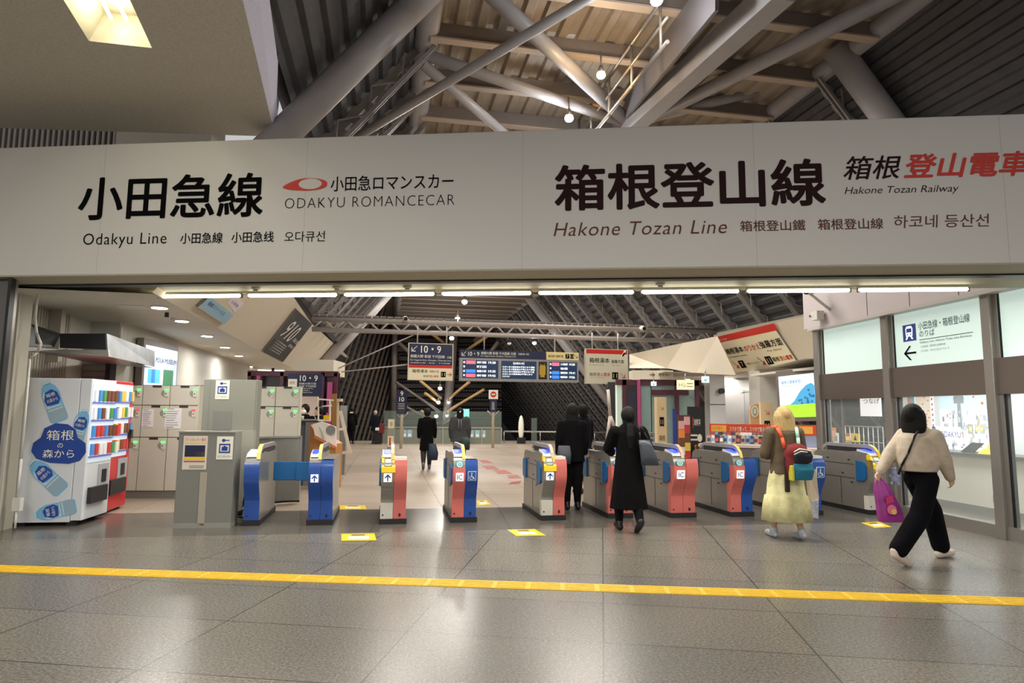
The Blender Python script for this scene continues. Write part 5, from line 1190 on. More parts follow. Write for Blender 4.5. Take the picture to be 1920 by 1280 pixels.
for k in range(60): p = ua.lerp(ub, (k+.5)/60); mb.bar(p+Z*.1-U*.09, p+Z*.1+U*.09, .12, .05, mat('cable_tray', (120, 110, 104), .5))
mb.build('cable_tray', t)
for x, y, lab in ((760, 597, 'white bullet camera on the truss above the platform sign'), (1200, 615, 'white bullet camera on the truss toward the transfer sign')):
    tt = thing('bullet_camera', lab, 'camera', TP(x, y)); mb = MB(); p = TP(x, y)-V*.1; mb.cyl(p+V*.1, p-V*.25-Z*.06, .075, WHITE); mb.build('body', tt); mb = MB(); mb.cyl(p-V*.25-Z*.06, p-V*.26-Z*.062, .06, BLACK); mb.build('lens', tt)
for x, y, lab in ((955, 633, 'small spot lamp clipped under the truss middle'), (1002, 632, 'small lit lamp clipped under the truss')):
    mb = MB(); p = TP(x, y); mb.cyl(p, p-Z*.15, .05, DSTEEL, n=8); mb.ell(p-Z*.18, .06, .06, .05, LAMPC if x > 1000 else STW); tag(mb.build('truss_lamp'), lab, 'lamp')
def hang(name, lab, x0, x1, y0l, y1l, y1r, Y0, Y1, thick=.12, edge=None):
    a, b = P(x0, y1l, Y0), P(x1, y1r, Y1); pl = PL(a, Vector((b.x-a.x, b.y-a.y, 0))); W = (b-a).length; Hh = pl.px(x0, y0l)[1]
    dz = b.z-a.z
    t = thing(name, lab, 'sign', a)
    return t, pl, W, Hh
# 10-9 sign
t, q, W, Hh = hang('platform_sign', 'hanging navy sign for platforms 10 and 9 over cream platform 11 strip', 764, 849, 642, 712, 713, 18.3, 18.6)
SE = mat('sign_frame_cream', (205, 200, 180), .4)
mb = MB(); mb.slab(q, 0, 0, W, Hh, -.12, 0, SE); mb.build('housing', t)
mb = MB(); mb.rect(q, W*.02, Hh*.41, W*.98, Hh*.98, NAVY, .003); mb.rect(q, W*.02, Hh*.33, W*.98, Hh*.41, RED, .003); mb.rect(q, W*.02, Hh*.02, W*.98, Hh*.33, CREAM, .003); mb.build('face', t)
mb = MB(); sw = STW
def arrow_dl(mb, q, x, y, s, m, fx=-1, fy=-1, o=.008):
    th = s*.13
    mb.flat(q, [(x-fx*s/2-th/2, y-fy*s/2), (x-fx*s/2+th/2, y-fy*s/2), (x+fx*s/2+th/2, y+fy*s/2), (x+fx*s/2-th/2, y+fy*s/2)], m, o)
    cx, cy = x+fx*s/2, y+fy*s/2
    mb.flat(q, [(cx, cy), (cx-fx*s*.75, cy), (cx-fx*s*.75, cy-fy*th), (cx, cy-fy*th)], m, o); mb.flat(q, [(cx, cy), (cx, cy-fy*s*.75), (cx-fx*th, cy-fy*s*.75), (cx-fx*th, cy)], m, o)
def arrow_r(mb, q, x, y, s, m, o=.008):
    th = s*.14; mb.flat(q, [(x-s/2, y-th/2), (x+s/2, y-th/2), (x+s/2, y+th/2), (x-s/2, y+th/2)], m, o)
    for sg in (1, -1): mb.flat(q, [(x+s/2, y), (x+s/2-th, y), (x+s*.1-th, y+sg*s*.4), (x+s*.1, y+sg*s*.4)], m, o+.001)
arrow_dl(mb, q, W*.13, Hh*.84, W*.12, sw); letter(mb, '10・9', q, W*.28, Hh*.74, Hh*.19, sw, w=W*.44, bold=.01)
letter(mb, '相模大野 新宿 千代田線', q, W*.05, Hh*.6, Hh*.085, sw, w=W*.76); letter(mb, '方面', q, W*.86, Hh*.6, Hh*.06, sw); letter(mb, 'For Sagami-Ono, Shinjuku, Chiyoda Line', q, W*.05, Hh*.51, Hh*.05, sw, w=W*.9); letter(mb, '往相模大野・新宿・千代田線', q, W*.05, Hh*.45, Hh*.03, sw, w=W*.88)
letter(mb, '箱根湯本', q, W*.1, Hh*.2, Hh*.09, INK, w=W*.34, bold=.01); letter(mb, '強羅方面', q, W*.48, Hh*.21, Hh*.06, INK, w=W*.2); letter(mb, '箱根', q, W*.34, Hh*.08, Hh*.06, INK, w=W*.13); letter(mb, '登山電車', q, W*.48, Hh*.08, Hh*.06, REDINK, w=W*.2, bold=.01)
mb.rect(q, W*.73, Hh*.09, W*.84, Hh*.24, INK, .005); letter(mb, '11', q, W*.785, Hh*.12, Hh*.09, CREAM, align='c', o=.008); arrow_r(mb, q, W*.92, Hh*.165, W*.11, REDINK); mb.build('print', t)
mb = MB()
for k in (.2, .85): mb.cyl(q.w(W*k, Hh, -.06), q.w(W*k, Hh, -.06)+Z*.5, .02, TR, n=8)
mb.build('hanger', t)
# centre board
t, q, W, Hh = hang('departure_board', 'wide hanging departure board with lit train times and navy header', 862, 1085, 655, 713, 719, 18.8, 19.5)
mb = MB(); Hb = Hh*.74; 
mb.slab(q, 0, 0, W, Hb, -.25, 0, mat('board_case', (150, 150, 152), .4)); mb.build('case', t)
mb = MB(); mb.slab(q, 0, Hb, W*.715, Hh, -.2, .01, NAVY); arrow_dl(mb, q, W*.03, Hb+(Hh-Hb)*.5, (Hh-Hb)*.55, STW, o=.014); letter(mb, '10・9', q, W*.065, Hb+(Hh-Hb)*.24, (Hh-Hb)*.52, STW, w=W*.09, o=.014); letter(mb, '相模大野 新宿 千代田線 方面', q, W*.17, Hb+(Hh-Hb)*.45, (Hh-Hb)*.36, STW, w=W*.29, o=.014); letter(mb, 'For Sagami-Ono, Shinjuku, Chiyoda Line', q, W*.17, Hb+(Hh-Hb)*.15, (Hh-Hb)*.2, STW, w=W*.29, o=.014); letter(mb, '往相模大野・新宿', q, W*.48, Hb+(Hh-Hb)*.5, (Hh-Hb)*.25, STW, w=W*.09, o=.014); mb.build('header', t)
mb = MB(); mb.slab(q, W*.72, Hb, W, Hh, -.2, .01, mat('header_yellow', (232, 214, 150), .4)); letter(mb, '箱根湯本 強羅方面', q, W*.735, Hb+(Hh-Hb)*.3, (Hh-Hb)*.35, INK, w=W*.13, o=.014)
for k, tx in ((.885, '7'), (.925, '11')): mb.rect(q, W*k, Hb+(Hh-Hb)*.2, W*(k+.033), Hb+(Hh-Hb)*.8, INK, .013); letter(mb, tx, q, W*(k+.0165), Hb+(Hh-Hb)*.3, (Hh-Hb)*.4, CREAM, align='c', o=.016)
arrow_dl(mb, q, W*.977, Hb+(Hh-Hb)*.5, (Hh-Hb)*.4, INK, fx=1, o=.014); mb.build('header_extension', t)
def trainscreen(x0, x1, rows, lab):
    mb = MB(); mb.slab(q, W*x0, Hb*.12, W*x1, Hb*.9, 0, .012, SCRB); hh = Hb*.78/4.4; w_ = W*(x1-x0)
    for k, (c, txt, tm) in enumerate(rows):
        y = Hb*.9-hh*(k*1.08+.95)
        if c: mb.rect(q, W*x0+w_*.1, y, W*x0+w_*.36, y+hh*.8, c, .014)
        letter(mb, '9' if k % 2 else '10', q, W*x0+w_*.02, y+hh*.15, hh*.5, SCRW, w=w_*.05, o=.016); letter(mb, txt, q, W*x0+w_*.4, y+hh*.15, hh*.55, SCRW, w=w_*.26, o=.016); letter(mb, tm, q, W*x0+w_*.72, y+hh*.15, hh*.55, SCRW, w=w_*.2, o=.016)
    mb.build('screen', t, label=lab)
trainscreen(.02, .315, ((SCRR, '新宿', '19:28'), (None, '町田', ''), (SCRBL, '相模大野', '19:35'), (SCRR, '新宿', '19:42')), 'left train times screen with red and blue bars')
mb = MB(); mb.slab(q, W*.34, Hb*.12, W*.635, Hb*.9, 0, .012, SCRB); letter(mb, '【お知らせ】', q, W*.44, Hb*.75, Hb*.1, SCRW, w=W*.09, o=.016)
for k in range(5): letter(mb, 'ただいま小田急線は平常どおり運転'[:(16, 16, 15, 14, 5)[k]], q, W*.35, Hb*(.6-k*.105), Hb*.075, SCRW, w=W*(.27, .27, .265, .25, .06)[k], o=.016)
mb.build('screen', t, label='middle notice screen with white text')
mb = MB(); mb.slab(q, W*.655, Hb*.12, W*.725+0*W, Hb*.9, 0, .012, BLACK); random.seed(4)
for k in range(24): mb.rect(q, W*(.66+random.random()*.05), Hb*random.uniform(.15, .75), W*(.665+random.random()*.05), Hb*random.uniform(.2, .85), mat('poster_gold', (150, 120, 30), .4, emit=.3), .013+k*.0002)
mb.build('screen', t, label='narrow screen with gold picture')
trainscreen(.745, .985, ((SCRR, '小田原', '19:30'), (None, '強羅', ''), (SCRBL, '箱根湯本', '19:41'), (SCRBL, '箱根湯本', '19:56')), 'right train times screen with pale bars')
mb = MB()
for k in (.2, .8): mb.cyl(q.w(W*k, Hh, -.1), q.w(W*k, Hh, -.1)+Z*.6, .02, TR, n=8)
mb.build('hanger', t)
# platform 11 sign
t, q, W, Hh = hang('platform_sign', 'hanging cream platform 11 sign with orange top beside the departure board', 1098, 1178, 653, 719, 720, 19.4, 19.7)
mb = MB(); mb.slab(q, 0, 0, W, Hh, -.12, 0, SE); mb.build('housing', t)
mb = MB(); mb.rect(q, W*.02, Hh*.02, W*.98, Hh*.98, mat('sign_ivory', (214, 210, 190), .4), .003); mb.rect(q, W*.02, Hh*.86, W*.98, Hh*.98, RED, .004); mb.flat(q, [(W*.83, Hh*.78), (W*.88, Hh*.78), (W*.96, Hh*.98), (W*.91, Hh*.98)], STW, .006); mb.flat(q, [(W*.85, Hh*.8), (W*.89, Hh*.8), (W*.94, Hh*.9), (W*.9, Hh*.92)], INK, .008); mb.build('face', t)
mb = MB(); letter(mb, '箱根湯本', q, W*.09, Hh*.6, Hh*.14, INK, w=W*.47, bold=.015); letter(mb, '強羅方面', q, W*.6, Hh*.6, Hh*.1, INK, w=W*.3, bold=.01); letter(mb, 'For Hakone-Yumoto', q, W*.09, Hh*.52, Hh*.04, GREYINK, w=W*.34); letter(mb, 'For Gora', q, W*.62, Hh*.52, Hh*.04, GREYINK, w=W*.2)
letter(mb, '箱根', q, W*.09, Hh*.22, Hh*.1, INK, w=W*.16); letter(mb, '登山電車', q, W*.26, Hh*.22, Hh*.1, REDINK, w=W*.31, bold=.01); letter(mb, 'Hakone Tozan Railway', q, W*.09, Hh*.16, Hh*.03, GREYINK, w=W*.36); mb.rect(q, W*.62, Hh*.14, W*.76, Hh*.34, INK, .006); letter(mb, '11', q, W*.69, Hh*.18, Hh*.12, CREAM, align='c', o=.009); arrow_dl(mb, q, W*.87, Hh*.25, W*.11, REDINK, fx=1)
mb.build('print', t)
mb = MB()
for k in (.17, .78): mb.cyl(q.w(W*k, Hh, -.06), q.w(W*k, Hh, -.06)+Z*.5, .02, TR, n=8)
mb.build('hanger', t)
# guy cables
for a, b, lab in (((635, 690, 18), (775, 628, 18.6), 'upper slanting cable from the bulkhead tip to the truss'), ((640, 697, 18), (766, 683, 18.4), 'lower slanting cable from the bulkhead tip to the platform sign')):
    mb = MB(); mb.cyl(P(*a), P(*b), .018, TR, n=8); tag(mb.build('guy_cable'), lab, 'cable')
# ================================================================ FAR HALL FURNITURE
GLS = glass('balustrade_glass', (130, 145, 138), .28, .1)
t = thing('glass_balustrade', 'greenish glass balustrade at the far end of the hall around the stairs', 'balustrade', P(840, 828, 30))
Yg = 30.5
a, b = Vector((P(718, 828, Yg).x, Yg, 0)), Vector((P(940, 828, Yg+.6).x, Yg+.6, 0)); q = PL(a, b-a); W = (b-a).length; h1 = q.px(760, 801)[1]; h2_ = q.px(760, 770)[1]
mb = MB(); mb.slab(q, 0, .0, W, h1-.03, -.06, 0, mat('balustrade_panel', (118, 124, 112), .5)); mb.build('lower_panel', t)
mb = MB(); mb.slab(q, 0, h1, W, h2_, -.03, -.01, GLS); mb.build('upper_glass', t)
mb = MB(); mb.slab(q, 0, h1-.03, W, h1+.03, -.09, .03, STEEL)
for k in range(7): mb.slab(q, W*k/6-.03, 0, W*k/6+.03, h1, .0, .04, STEEL)
mb.build('handrail', t)
PC = mat('pale_blue_notice', (150, 185, 200), .5)
for i, x in enumerate((758, 768, 884, 895, 906)):
    c = q.px(x, 815)[0]; mb = MB(); mb.slab(q, c-.11, h1*.38, c+.11, h1*.85, .005, .012, PC); mb.slab(q, c-.07, h1*.45, c+.07, h1*.6, .012, .015, STW); o = mb.build('notice', t)
# lit teal poster behind figure
mb = MB(); p = P(873, 783, 30.2); mb.bb((p.x-.16, 30.25, 1.0), (p.x+.16, 30.3, 1.65), mat('teal_screen_glow', (120, 210, 190), .4, emit=.6)); tag(mb.build('glowing_screen'), 'small teal glowing screen beside the long haired person', 'screen')
# pole signs
def polesign(lab, x, ytop, ymid, ybase, w, Y, drawfn):
    p = P(x, ybase, Y); t = thing('pole_sign', lab, 'sign', Vector((p.x, Y, 0))); q = PL(Vector((p.x-w/2, Y, 0)), (1, 0, 0)); h1, h0 = q.px(x, ytop)[1], q.px(x, ymid)[1]
    mb = MB(); mb.cyl((p.x, Y+.1, 0), (p.x, Y+.1, h1), .06, mat('post_cream', (190, 180, 160), .5)); mb.cyl((p.x, Y+.1, h0-.2), (p.x-.25, Y+.1, h0+.05), .02, TR); mb.cyl((p.x, Y+.1, h0-.2), (p.x+.25, Y+.1, h0+.05), .02, TR); mb.build('post', t)
    mb = MB(); mb.slab(q, 0, h0, w, h1, -.06, 0, NAVY); mb.build('panel', t); mb = MB(); drawfn(mb, q, w, h0, h1); mb.build('print', t)
def f9(mb, q, w, h0, h1):
    H_ = h1-h0; letter(mb, '9', q, w*.5, h0+H_*.76, H_*.19, STW, align='c', bold=.01); letter(mb, '10', q, w*.5, h0+H_*.52, H_*.19, STW, align='c', bold=.01)
    for k in range(3): letter(mb, '小田急線新宿', q, w*.1, h0+H_*(.4-.09*k), H_*.05, STW, w=w*.7)
    for k in range(4): mb.rect(q, w*.1, h0+H_*(.04+.05*k), w*.85, h0+H_*(.05+.05*k), GREYINK, .006)
polesign('navy pole sign for platforms 9 and 10 at the far balustrade', 751, 731, 776, 830, .42, 26.5, f9)
def fno(mb, q, w, h0, h1):
    H_ = h1-h0; mb.slab(q, -.05, h0+H_*.62, w+.05, h1+.05, 0, .02, STW); mb.disc(q, w*.5, h0+H_*.84, w*.42, w*.42, RED, .025); mb.rect(q, w*.25, h0+H_*.81, w*.75, h0+H_*.87, STW, .03); letter(mb, '進入禁止', q, w*.3, h0+H_*.1, H_*.4, STW, w=w*.4)
polesign('navy pole sign topped by a red no entry mark at the balustrade', 924, 733, 772, 830, .3, 27.5, fno)
t = thing('standing_notice', 'narrow standing notice post at the left end of the balustrade', 'sign', Vector((P(732, 830, 25.5).x, 25.5, 0))); q = PL(Vector((P(726, 830, 25.5).x, 25.5, 0)), (1, 0, 0))
mb = MB(); mb.slab(q, 0, 0, .27, q.px(726, 785)[1], -.1, 0, mat('notice_post_grey', (150, 150, 140), .5)); mb.build('post', t)
mb = MB(); h = q.px(726, 785)[1]; mb.slab(q, .02, h*.7, .25, h*.98, 0, .01, CREAM); mb.slab(q, .02, h*.1, .25, h*.45, 0, .01, CREAM); mb.rect(q, .08, h*.15, .14, h*.4, REDINK, .014); letter(mb, '順路', q, .09, h*.76, h*.15, GREYINK, w=.1, o=.014); mb.build('notice', t)
mb = MB(); p = P(977, 815, 31.5); mb.ell((p.x, 31.5, .75), .14, .1, .62, STW); mb.bb((p.x-.2, 31.4, 0), (p.x+.22, 31.7, .3), BLACK); tag(mb.build('luggage_pile'), 'white upright bag leaning at the far railing', 'bag')
t = thing('floor_railing', 'low far railing along the hall edge toward the lifts', 'railing', P(1010, 828, 32)); mb = MB()
for k in range(8): p = P(945+k*34, 828, 32.5); mb.cyl((p.x, 32.5, 0), (p.x, 32.5, .55), .03, STEEL, n=8)
mb.build('posts', t); mb = MB(); a, b = P(945, 810, 32.5), P(1185, 814, 32.5); mb.cyl((a.x, 32.5, .55), (b.x, 32.5, .55), .04, STEEL); mb.build('handrail', t)
mb = MB(); p0 = P(996, 828, 31); mb.bb((p0.x, 31, 0), (P(1002, 828, 31).x+.12, 31.06, 1.25), GLS); tag(mb.build('glass_screen'), 'narrow standing glass screen by the far railing', 'screen')
# ---- left booth with students
t = thing('information_booth', 'left information booth with dark glass back and cream framing', 'booth', P(590, 830, 15.5))
DG = mat('dark_booth_glass', (52, 48, 56), .2, .2); MG = mat('magenta_frame', (170, 70, 120), .4); WN = mat('wine_frame', (80, 34, 50), .4)
mb = MB(); l, r = P(463, 800, 17.2).x, P(632, 800, 17.2).x; zt_ = P(600, 699, 17.2).z; mb.bb((l, 17.2, 0), (r, 17.3, zt_), DG); mb.build('back_glass', t)
mb = MB()
for x in (466, 527, 604, 628): X = P(x, 750, 17.1).x; mb.bb((X-.04, 17.05, 0), (X+.05, 17.18, zt_), WN)
X = P(618, 750, 17.05).x; mb.bb((X-.05, 16.95, 0), (X+.07, 17.05, zt_-.25), MG); X = P(484, 720, 17).x; mb.bb((X-.03, 16.95, 0), (X+.05, 17.04, zt_-.1), MG); mb.bb((l, 17.05, zt_-.1), (r, 17.18, zt_+.04), WN); mb.build('frame', t)
mb = MB(); a, b = P(538, 742, 15.2), P(602, 742, 15.2); mb.bb((P(552, 740, 16.0).x, 15.6, 0), (P(605, 740, 16).x, 15.7, P(580, 743, 15.6).z), mat('booth_wall_pink', (212, 190, 178), .6)); mb.build('inner_wall', t)
t, q, W, Hh = hang('platform_sign', 'navy sign for platforms 10 and 9 above the two students', 538, 602, 700, 741, 743, 15.0, 15.0)
mb = MB(); mb.slab(q, 0, 0, W, Hh, -.08, 0, NAVY); mb.build('panel', t)
mb = MB(); mb.rect(q, W*.02, Hh*.4, W*.28, Hh*.75, STW, .004); letter(mb, '改札', q, W*.06, Hh*.5, Hh*.16, REDINK, w=W*.18, o=.007); letter(mb, '10・9', q, W*.36, Hh*.66, Hh*.26, STW, w=W*.52, bold=.01); letter(mb, '相模大野方面', q, W*.34, Hh*.5, Hh*.09, STW, w=W*.5); letter(mb, '新宿 千代田線', q, W*.34, Hh*.38, Hh*.09, STW, w=W*.5); letter(mb, 'For Sagami-Ono,', q, W*.34, Hh*.29, Hh*.06, STW, w=W*.42); letter(mb, 'Shinjuku,', q, W*.42, Hh*.2, Hh*.06, STW, w=W*.24); letter(mb, 'Chiyoda Line', q, W*.42, Hh*.11, Hh*.06, STW, w=W*.32); mb.build('print', t)
mb = MB(); a, b = P(550, 788, 13.6), P(600, 788, 13.2); mb.bb((a.x, 13.3, 0), (b.x, 13.7, a.z), mat('counter_bluegrey', (92, 104, 118), .5)); mb.bb((P(573, 800, 13.2).x, 13.2, 0), (b.x+.02, 13.32, a.z-.02), STEEL); mb.bb((a.x-.05, 13.15, a.z-.0), (b.x+.05, 13.75, a.z+.03), STEEL)
tag(mb.build('service_counter'), 'blue grey service counter in front of the two students', 'counter')
t = thing('display_table', 'slanted white display board on an orange wooden stand', 'display', P(600, 850, 12.8))
mb = MB(); WO = mat('orange_wood', (190, 130, 70), .5, noise=.1, nscale=20, stretch=(1, 1, .2))
a, b = P(580, 850, 12.6), P(629, 850, 12.6); zb_ = P(600, 866, 12.6).z
mb.prism([Vector((a.x, 12.6, 0)), Vector((b.x, 12.6, 0)), Vector((b.x, 12.6, P(625, 832, 12.6).z)), Vector((a.x+.1, 12.6, P(590, 810, 12.6).z)), Vector((a.x, 12.6, P(580, 796, 12.6).z))], Vector((0, .5, 0)), WO); mb.build('stand', t)
mb = MB(); mb.prism([P(586, 795, 12.45), P(590, 815, 12.4), P(612, 832, 12.4), P(630, 838, 12.4), P(629, 800, 12.5), P(602, 790, 12.5)], Vector((0, .06, 0)), mat('display_white', (222, 208, 198), .5)); mb.cyl(P(620, 806, 12.4), P(620, 806, 12.36), .09, GREYINK, n=16); mb.bar(P(600, 800, 12.38), P(607, 822, 12.36), .05, .01, mat('display_green_strip', (150, 165, 150), .5)); mb.bar(P(590, 818, 12.37), P(628, 838, 12.37), .03, .05, mat('display_orange_edge', (205, 130, 90), .5)); mb.build('board', t)
t = thing('white_easel', 'white folding A frame easel stand in the hall', 'easel', P(640, 850, 14.5)); WE = mat('easel_white', (222, 210, 192), .5); Ye = 14.2
mb = MB(); mb.bar(P(632, 850, Ye), P(632, 749, Ye), .09, .06, WE, V); mb.build('front_leg', t); mb = MB(); mb.bar(P(657, 850, Ye+.2), P(638, 770, Ye+.1), .07, .05, WE, V); mb.build('rear_leg', t)
mb = MB(); mb.bar(P(631, 849, Ye+.05), P(657, 848, Ye+.1), .05, .06, WE); mb.bar(P(632, 805, Ye+.05), P(645, 804, Ye+.1), .05, .05, WE); mb.bar(P(629, 750, Ye), P(642, 750, Ye), .1, .06, WE); mb.build('crossbar', t)
mb = MB(); mb.bar(P(626, 840, Ye-.1), P(627, 738, Ye-.1), .035, .1, mat('board_edge_gold', (150, 110, 50), .5)); tag(mb.build('display_board'), 'thin gold edged board seen edge on beside the easel', 'board')
mb = MB(); p = P(645, 775, 15.5); mb.bb((p.x-.1, 15.5, 0), (p.x+.06, 15.6, P(645, 760, 15.5).z), STEEL); tag(mb.build('steel_post'), 'square steel post behind the easel', 'post')
t = thing('brochure_rack', 'small white frame rack on the booth counter with yellow card', 'rack', P(608, 790, 13)); mb = MB(); Y_ = 13.0
for a, b in (((597, 788), (597, 748)), ((619, 788), (619, 750)), ((597, 748), (625, 750)), ((597, 762), (622, 760)), ((597, 788), (620, 788))): mb.bar(P(*a, Y_), P(*b, Y_), .03, .03, STW, V)
mb.build('frame', t); mb = MB(); mb.bb((P(607, 785, 12.95).x, 12.93, P(607, 786, 12.95).z), (P(618, 785, 12.95).x, 12.96, P(607, 778, 12.95).z), YEL); mb.build('card', t)
mb = MB(); p = P(601, 757, 12.9); mb.box(p, .05, .04, .12, BLACK); p2 = P(611, 768, 12.95); mb.box(p2, .1, .03, .12, DG); mb.build('device', t)
# ---- right side furniture
t = thing('lift_shaft', 'glass lift shaft with wine coloured frame beyond the gates', 'lift', P(1230, 830, 17)); Yl = 17.5
GLF = glass('lift_glass', (170, 200, 195), .35, .08)
mb = MB(); l, r = P(1155, 800, Yl).x, P(1318, 800, Yl).x; zt_ = P(1230, 712, Yl).z
mb.bb((l, Yl+1.4, 0), (r, Yl+1.5, zt_), mat('lift_back_dark', (60, 58, 66), .3)); mb.build('back', t)
mb = MB()
for x in (1170, 1197, 1268, 1306): X = P(x, 750, Yl).x; mb.bb((X-.05, Yl-.06, 0), (X+.06, Yl+.06, zt_), WN)
X = P(1195, 750, Yl).x; mb.bb((X-.02, Yl-.1, 0), (X+.07, Yl-.05, zt_), MG)
mb.bb((l, Yl-.06, zt_-.15), (r, Yl+.06, zt_), WN); z_ = P(1250, 735, Yl).z; mb.bb((P(1220, 735, Yl).x, Yl-.07, z_-.08), (P(1290, 735, Yl).x, Yl+.05, z_+.06), WN); mb.build('frame', t)
mb = MB()
for x0, x1 in ((1157, 1166), (1201, 1220), (1222, 1266), (1272, 1304)): mb.bb((P(x0, 750, Yl).x, Yl-.02, 0), (P(x1, 750, Yl).x, Yl, zt_-.15), GLF)
mb.build('glazing', t)
mb = MB(); X = P(1163, 750, Yl).x; mb.bb((X-.1, Yl+.1, 0), (X+.08, Yl+.2, zt_-.1), mat('lit_white_strip', (225, 235, 215), .5, emit=.3)); X = P(1181, 760, Yl).x; mb.bb((X-.1, Yl-.1, 0), (X+.15, Yl-.0, zt_-.3), mat('lift_dark_panel', (34, 36, 52), .3)); X = P(1263, 775, Yl).x; mb.bb((X-.04, Yl-.1, .2), (X+.04, Yl-.05, P(1263, 766, Yl).z), SIGNBLUE); mb.build('inner_panel', t)
mb = MB()
for y in (811, 821): a, b = P(1202, y, Yl-.1), P(1230, y, Yl-.1); mb.cyl(a, b, .025, STEEL)
mb.build('handrail', t)
mb = MB(); a, b = P(1180, 697, 17.9), P(1262, 712, 17.4); mb.bb((a.x, 17.4, P(1200, 712, 17.4).z), (P(1200, 700, 17.4).x, 18, P(1200, 694, 17.4).z), CREAMW); mb.bb((P(1200, 700, 17.4).x, 17.38, P(1200, 711, 17.4).z), (P(1262, 700, 17.4).x, 18, P(1200, 694, 17.4).z), CREAMW); o = mb.build('lift_fascia'); tag(o, 'cream fascia with faint arrow above the glass lift', 'fascia')
q = PL(P(1216, 707, 17.37), (1, 0, 0)); mb = MB(); arrow_r(mb, PL(q.o+Z*.05+U*.08, -q.s) if 0 else q, .1, .07, .14, BROWNINK2); letter(mb, 'お手洗い', q, .28, .03, .09, BROWNINK2, w=.32, o=.006); mb.build('faint_lettering', o)
def boxsign(lab, x0, x1, y0, y1, Y, m, drawfn, name='hanging_sign', depth=.1, foot=False):
    a = P(x0, y1, Y); b = P(x1, y1, Y); c = P(x0, y0, Y); q = PL(Vector((a.x, Y, 0 if foot else a.z)), (1, 0, 0)); W = b.x-a.x; Hh = c.z-(0 if foot else a.z)
    t = thing(name, lab, 'sign', q.o); mb = MB(); mb.slab(q, 0, 0, W, Hh, -depth, 0, m); mb.build('panel', t); mb = MB(); drawfn(mb, q, W, Hh); mb.build('print', t)
    if not foot: mb = MB(); mb.cyl(q.w(W/2, Hh, -depth/2), q.w(W/2, Hh, -depth/2)+Z*.15, .015, STEEL, n=8); mb.build('hanger', t)
    return t
boxsign('small lit cream sign with black pictogram before the lift', 1271, 1302, 712, 730, 14.5, mat('sign_cream_glow', (240, 232, 190), .4, emit=.35), lambda mb, q, W, Hh: (letter(mb, 'トイレ', q, W*.08, Hh*.25, Hh*.45, INK, w=W*.4), mb.rect(q, W*.55, Hh*.6, W*.92, Hh*.66, INK), mb.rect(q, W*.55, Hh*.3, W*.92, Hh*.36, GREYINK)))
boxsign('small white and teal arrow sign over the brochure area', 1318, 1330, 705, 717, 14, mat('sign_white_glow2', (225, 240, 245), .4, emit=.4), lambda mb, q, W, Hh: arrow_dl(mb, q, W*.5, Hh*.5, W*.5, mat('teal_arrow', (30, 140, 170), .4), fy=0 or -1))
boxsign('tiny blue and white sign by the wine coloured lift frame', 1222, 1231, 715, 723, 17, mat('sign_white_glow2', (225, 240, 245), .4, emit=.4), lambda mb, q, W, Hh: arrow_dl(mb, q, W*.5, Hh*.5, W*.5, SIGNBLUE))
CW = mat('cream_board', (232, 205, 160), .5)
def dcol(mb, q, W, Hh):
    arrow_dl(mb, q, W*.5, Hh*.88, W*.35, REDINK, fx=1); mb.rect(q, W*.25, Hh*.68, W*.72, Hh*.78, BROWNINK); letter(mb, '11', q, W*.36, Hh*.7, Hh*.05, CREAM, w=W*.24, o=.008)
    letter(mb, '箱根', q, W*.2, Hh*.52, Hh*.06, BROWNINK, w=W*.6); letter(mb, '登山', q, W*.2, Hh*.38, Hh*.06, BROWNINK, w=W*.6); mb.rect(q, W*.3, Hh*.24, W*.6, Hh*.26, BROWNINK); mb.rect(q, W*.55, Hh*.06, W*.75, Hh*.14, BROWNINK)
boxsign('tall cream guide column with red arrow beyond the pink gate', 1234, 1252, 744, 900, 13.2, CW, dcol, name='guide_column', foot=True, depth=.25)
boxsign('cream guide board with red arrow behind the brochure rack', 1431, 1454, 754, 900, 13.8, CW, dcol, name='guide_board', foot=True)
t = thing('wooden_board', 'pale wooden board with white oval emblem behind the brochure rack', 'board', P(1418, 900, 14)); 
mb = MB(); a, b = P(1406, 757, 14.2), P(1430, 757, 14.2); mb.prism([Vector((a.x, 14.2, 0)), Vector((b.x, 14.2, 0)), Vector((b.x, 14.2, a.z)), Vector((a.x+.1, 14.2, a.z)), Vector((a.x+.03, 14.2, a.z-.04)), Vector((a.x, 14.2, a.z-.12))], Vector((0, .05, 0)), mat('pale_wood', (226, 184, 136), .5, noise=.06, nscale=10)); mb.build('panel', t)
mb = MB(); q = PL(P(1415, 771, 14.19), (1, 0, 0)); mb.disc(q, 0, 0, .085, .13, STW); mb.disc(q, 0, 0, .05, .09, mat('emblem_sage', (160, 175, 150), .5), .008); mb.disc(q, 0, 0, .03, .065, STW, .012); mb.build('emblem', t)
t = thing('brochure_stand', 'wide white brochure stand under an orange banner beyond the gates', 'stand', P(1400, 870, 12.2))
OR = mat('banner_orange', (222, 78, 36), .45); Yr = 12.6
mb = MB(); a, b = P(1330, 812, Yr), P(1531, 818, Yr-.8); q = PL(a, Vector((b.x-a.x, b.y-a.y, 0))); W = (b-a).length; Hh = q.px(1330, 794)[1]
mb.slab(q, 0, 0, W, Hh, -.04, 0, OR); mb.slab(q, W*.02, Hh*.2, W*.17, Hh*.85, 0, .01, mat('banner_yellow', (250, 190, 80), .5)); mb.slab(q, W*.85, Hh*.15, W*.97, Hh*.85, 0, .01, mat('banner_yellow', (250, 190, 80), .5)); letter(mb, 'スマホで買える', q, W*.03, Hh*.4, Hh*.3, OR, w=W*.1, o=.014)
letter(mb, 'スマホで買って、スマホで乗る、新しい箱根', q, W*.2, Hh*.25, Hh*.5, STW, w=W*.48, bold=.01, o=.006); mb.build('banner', t)
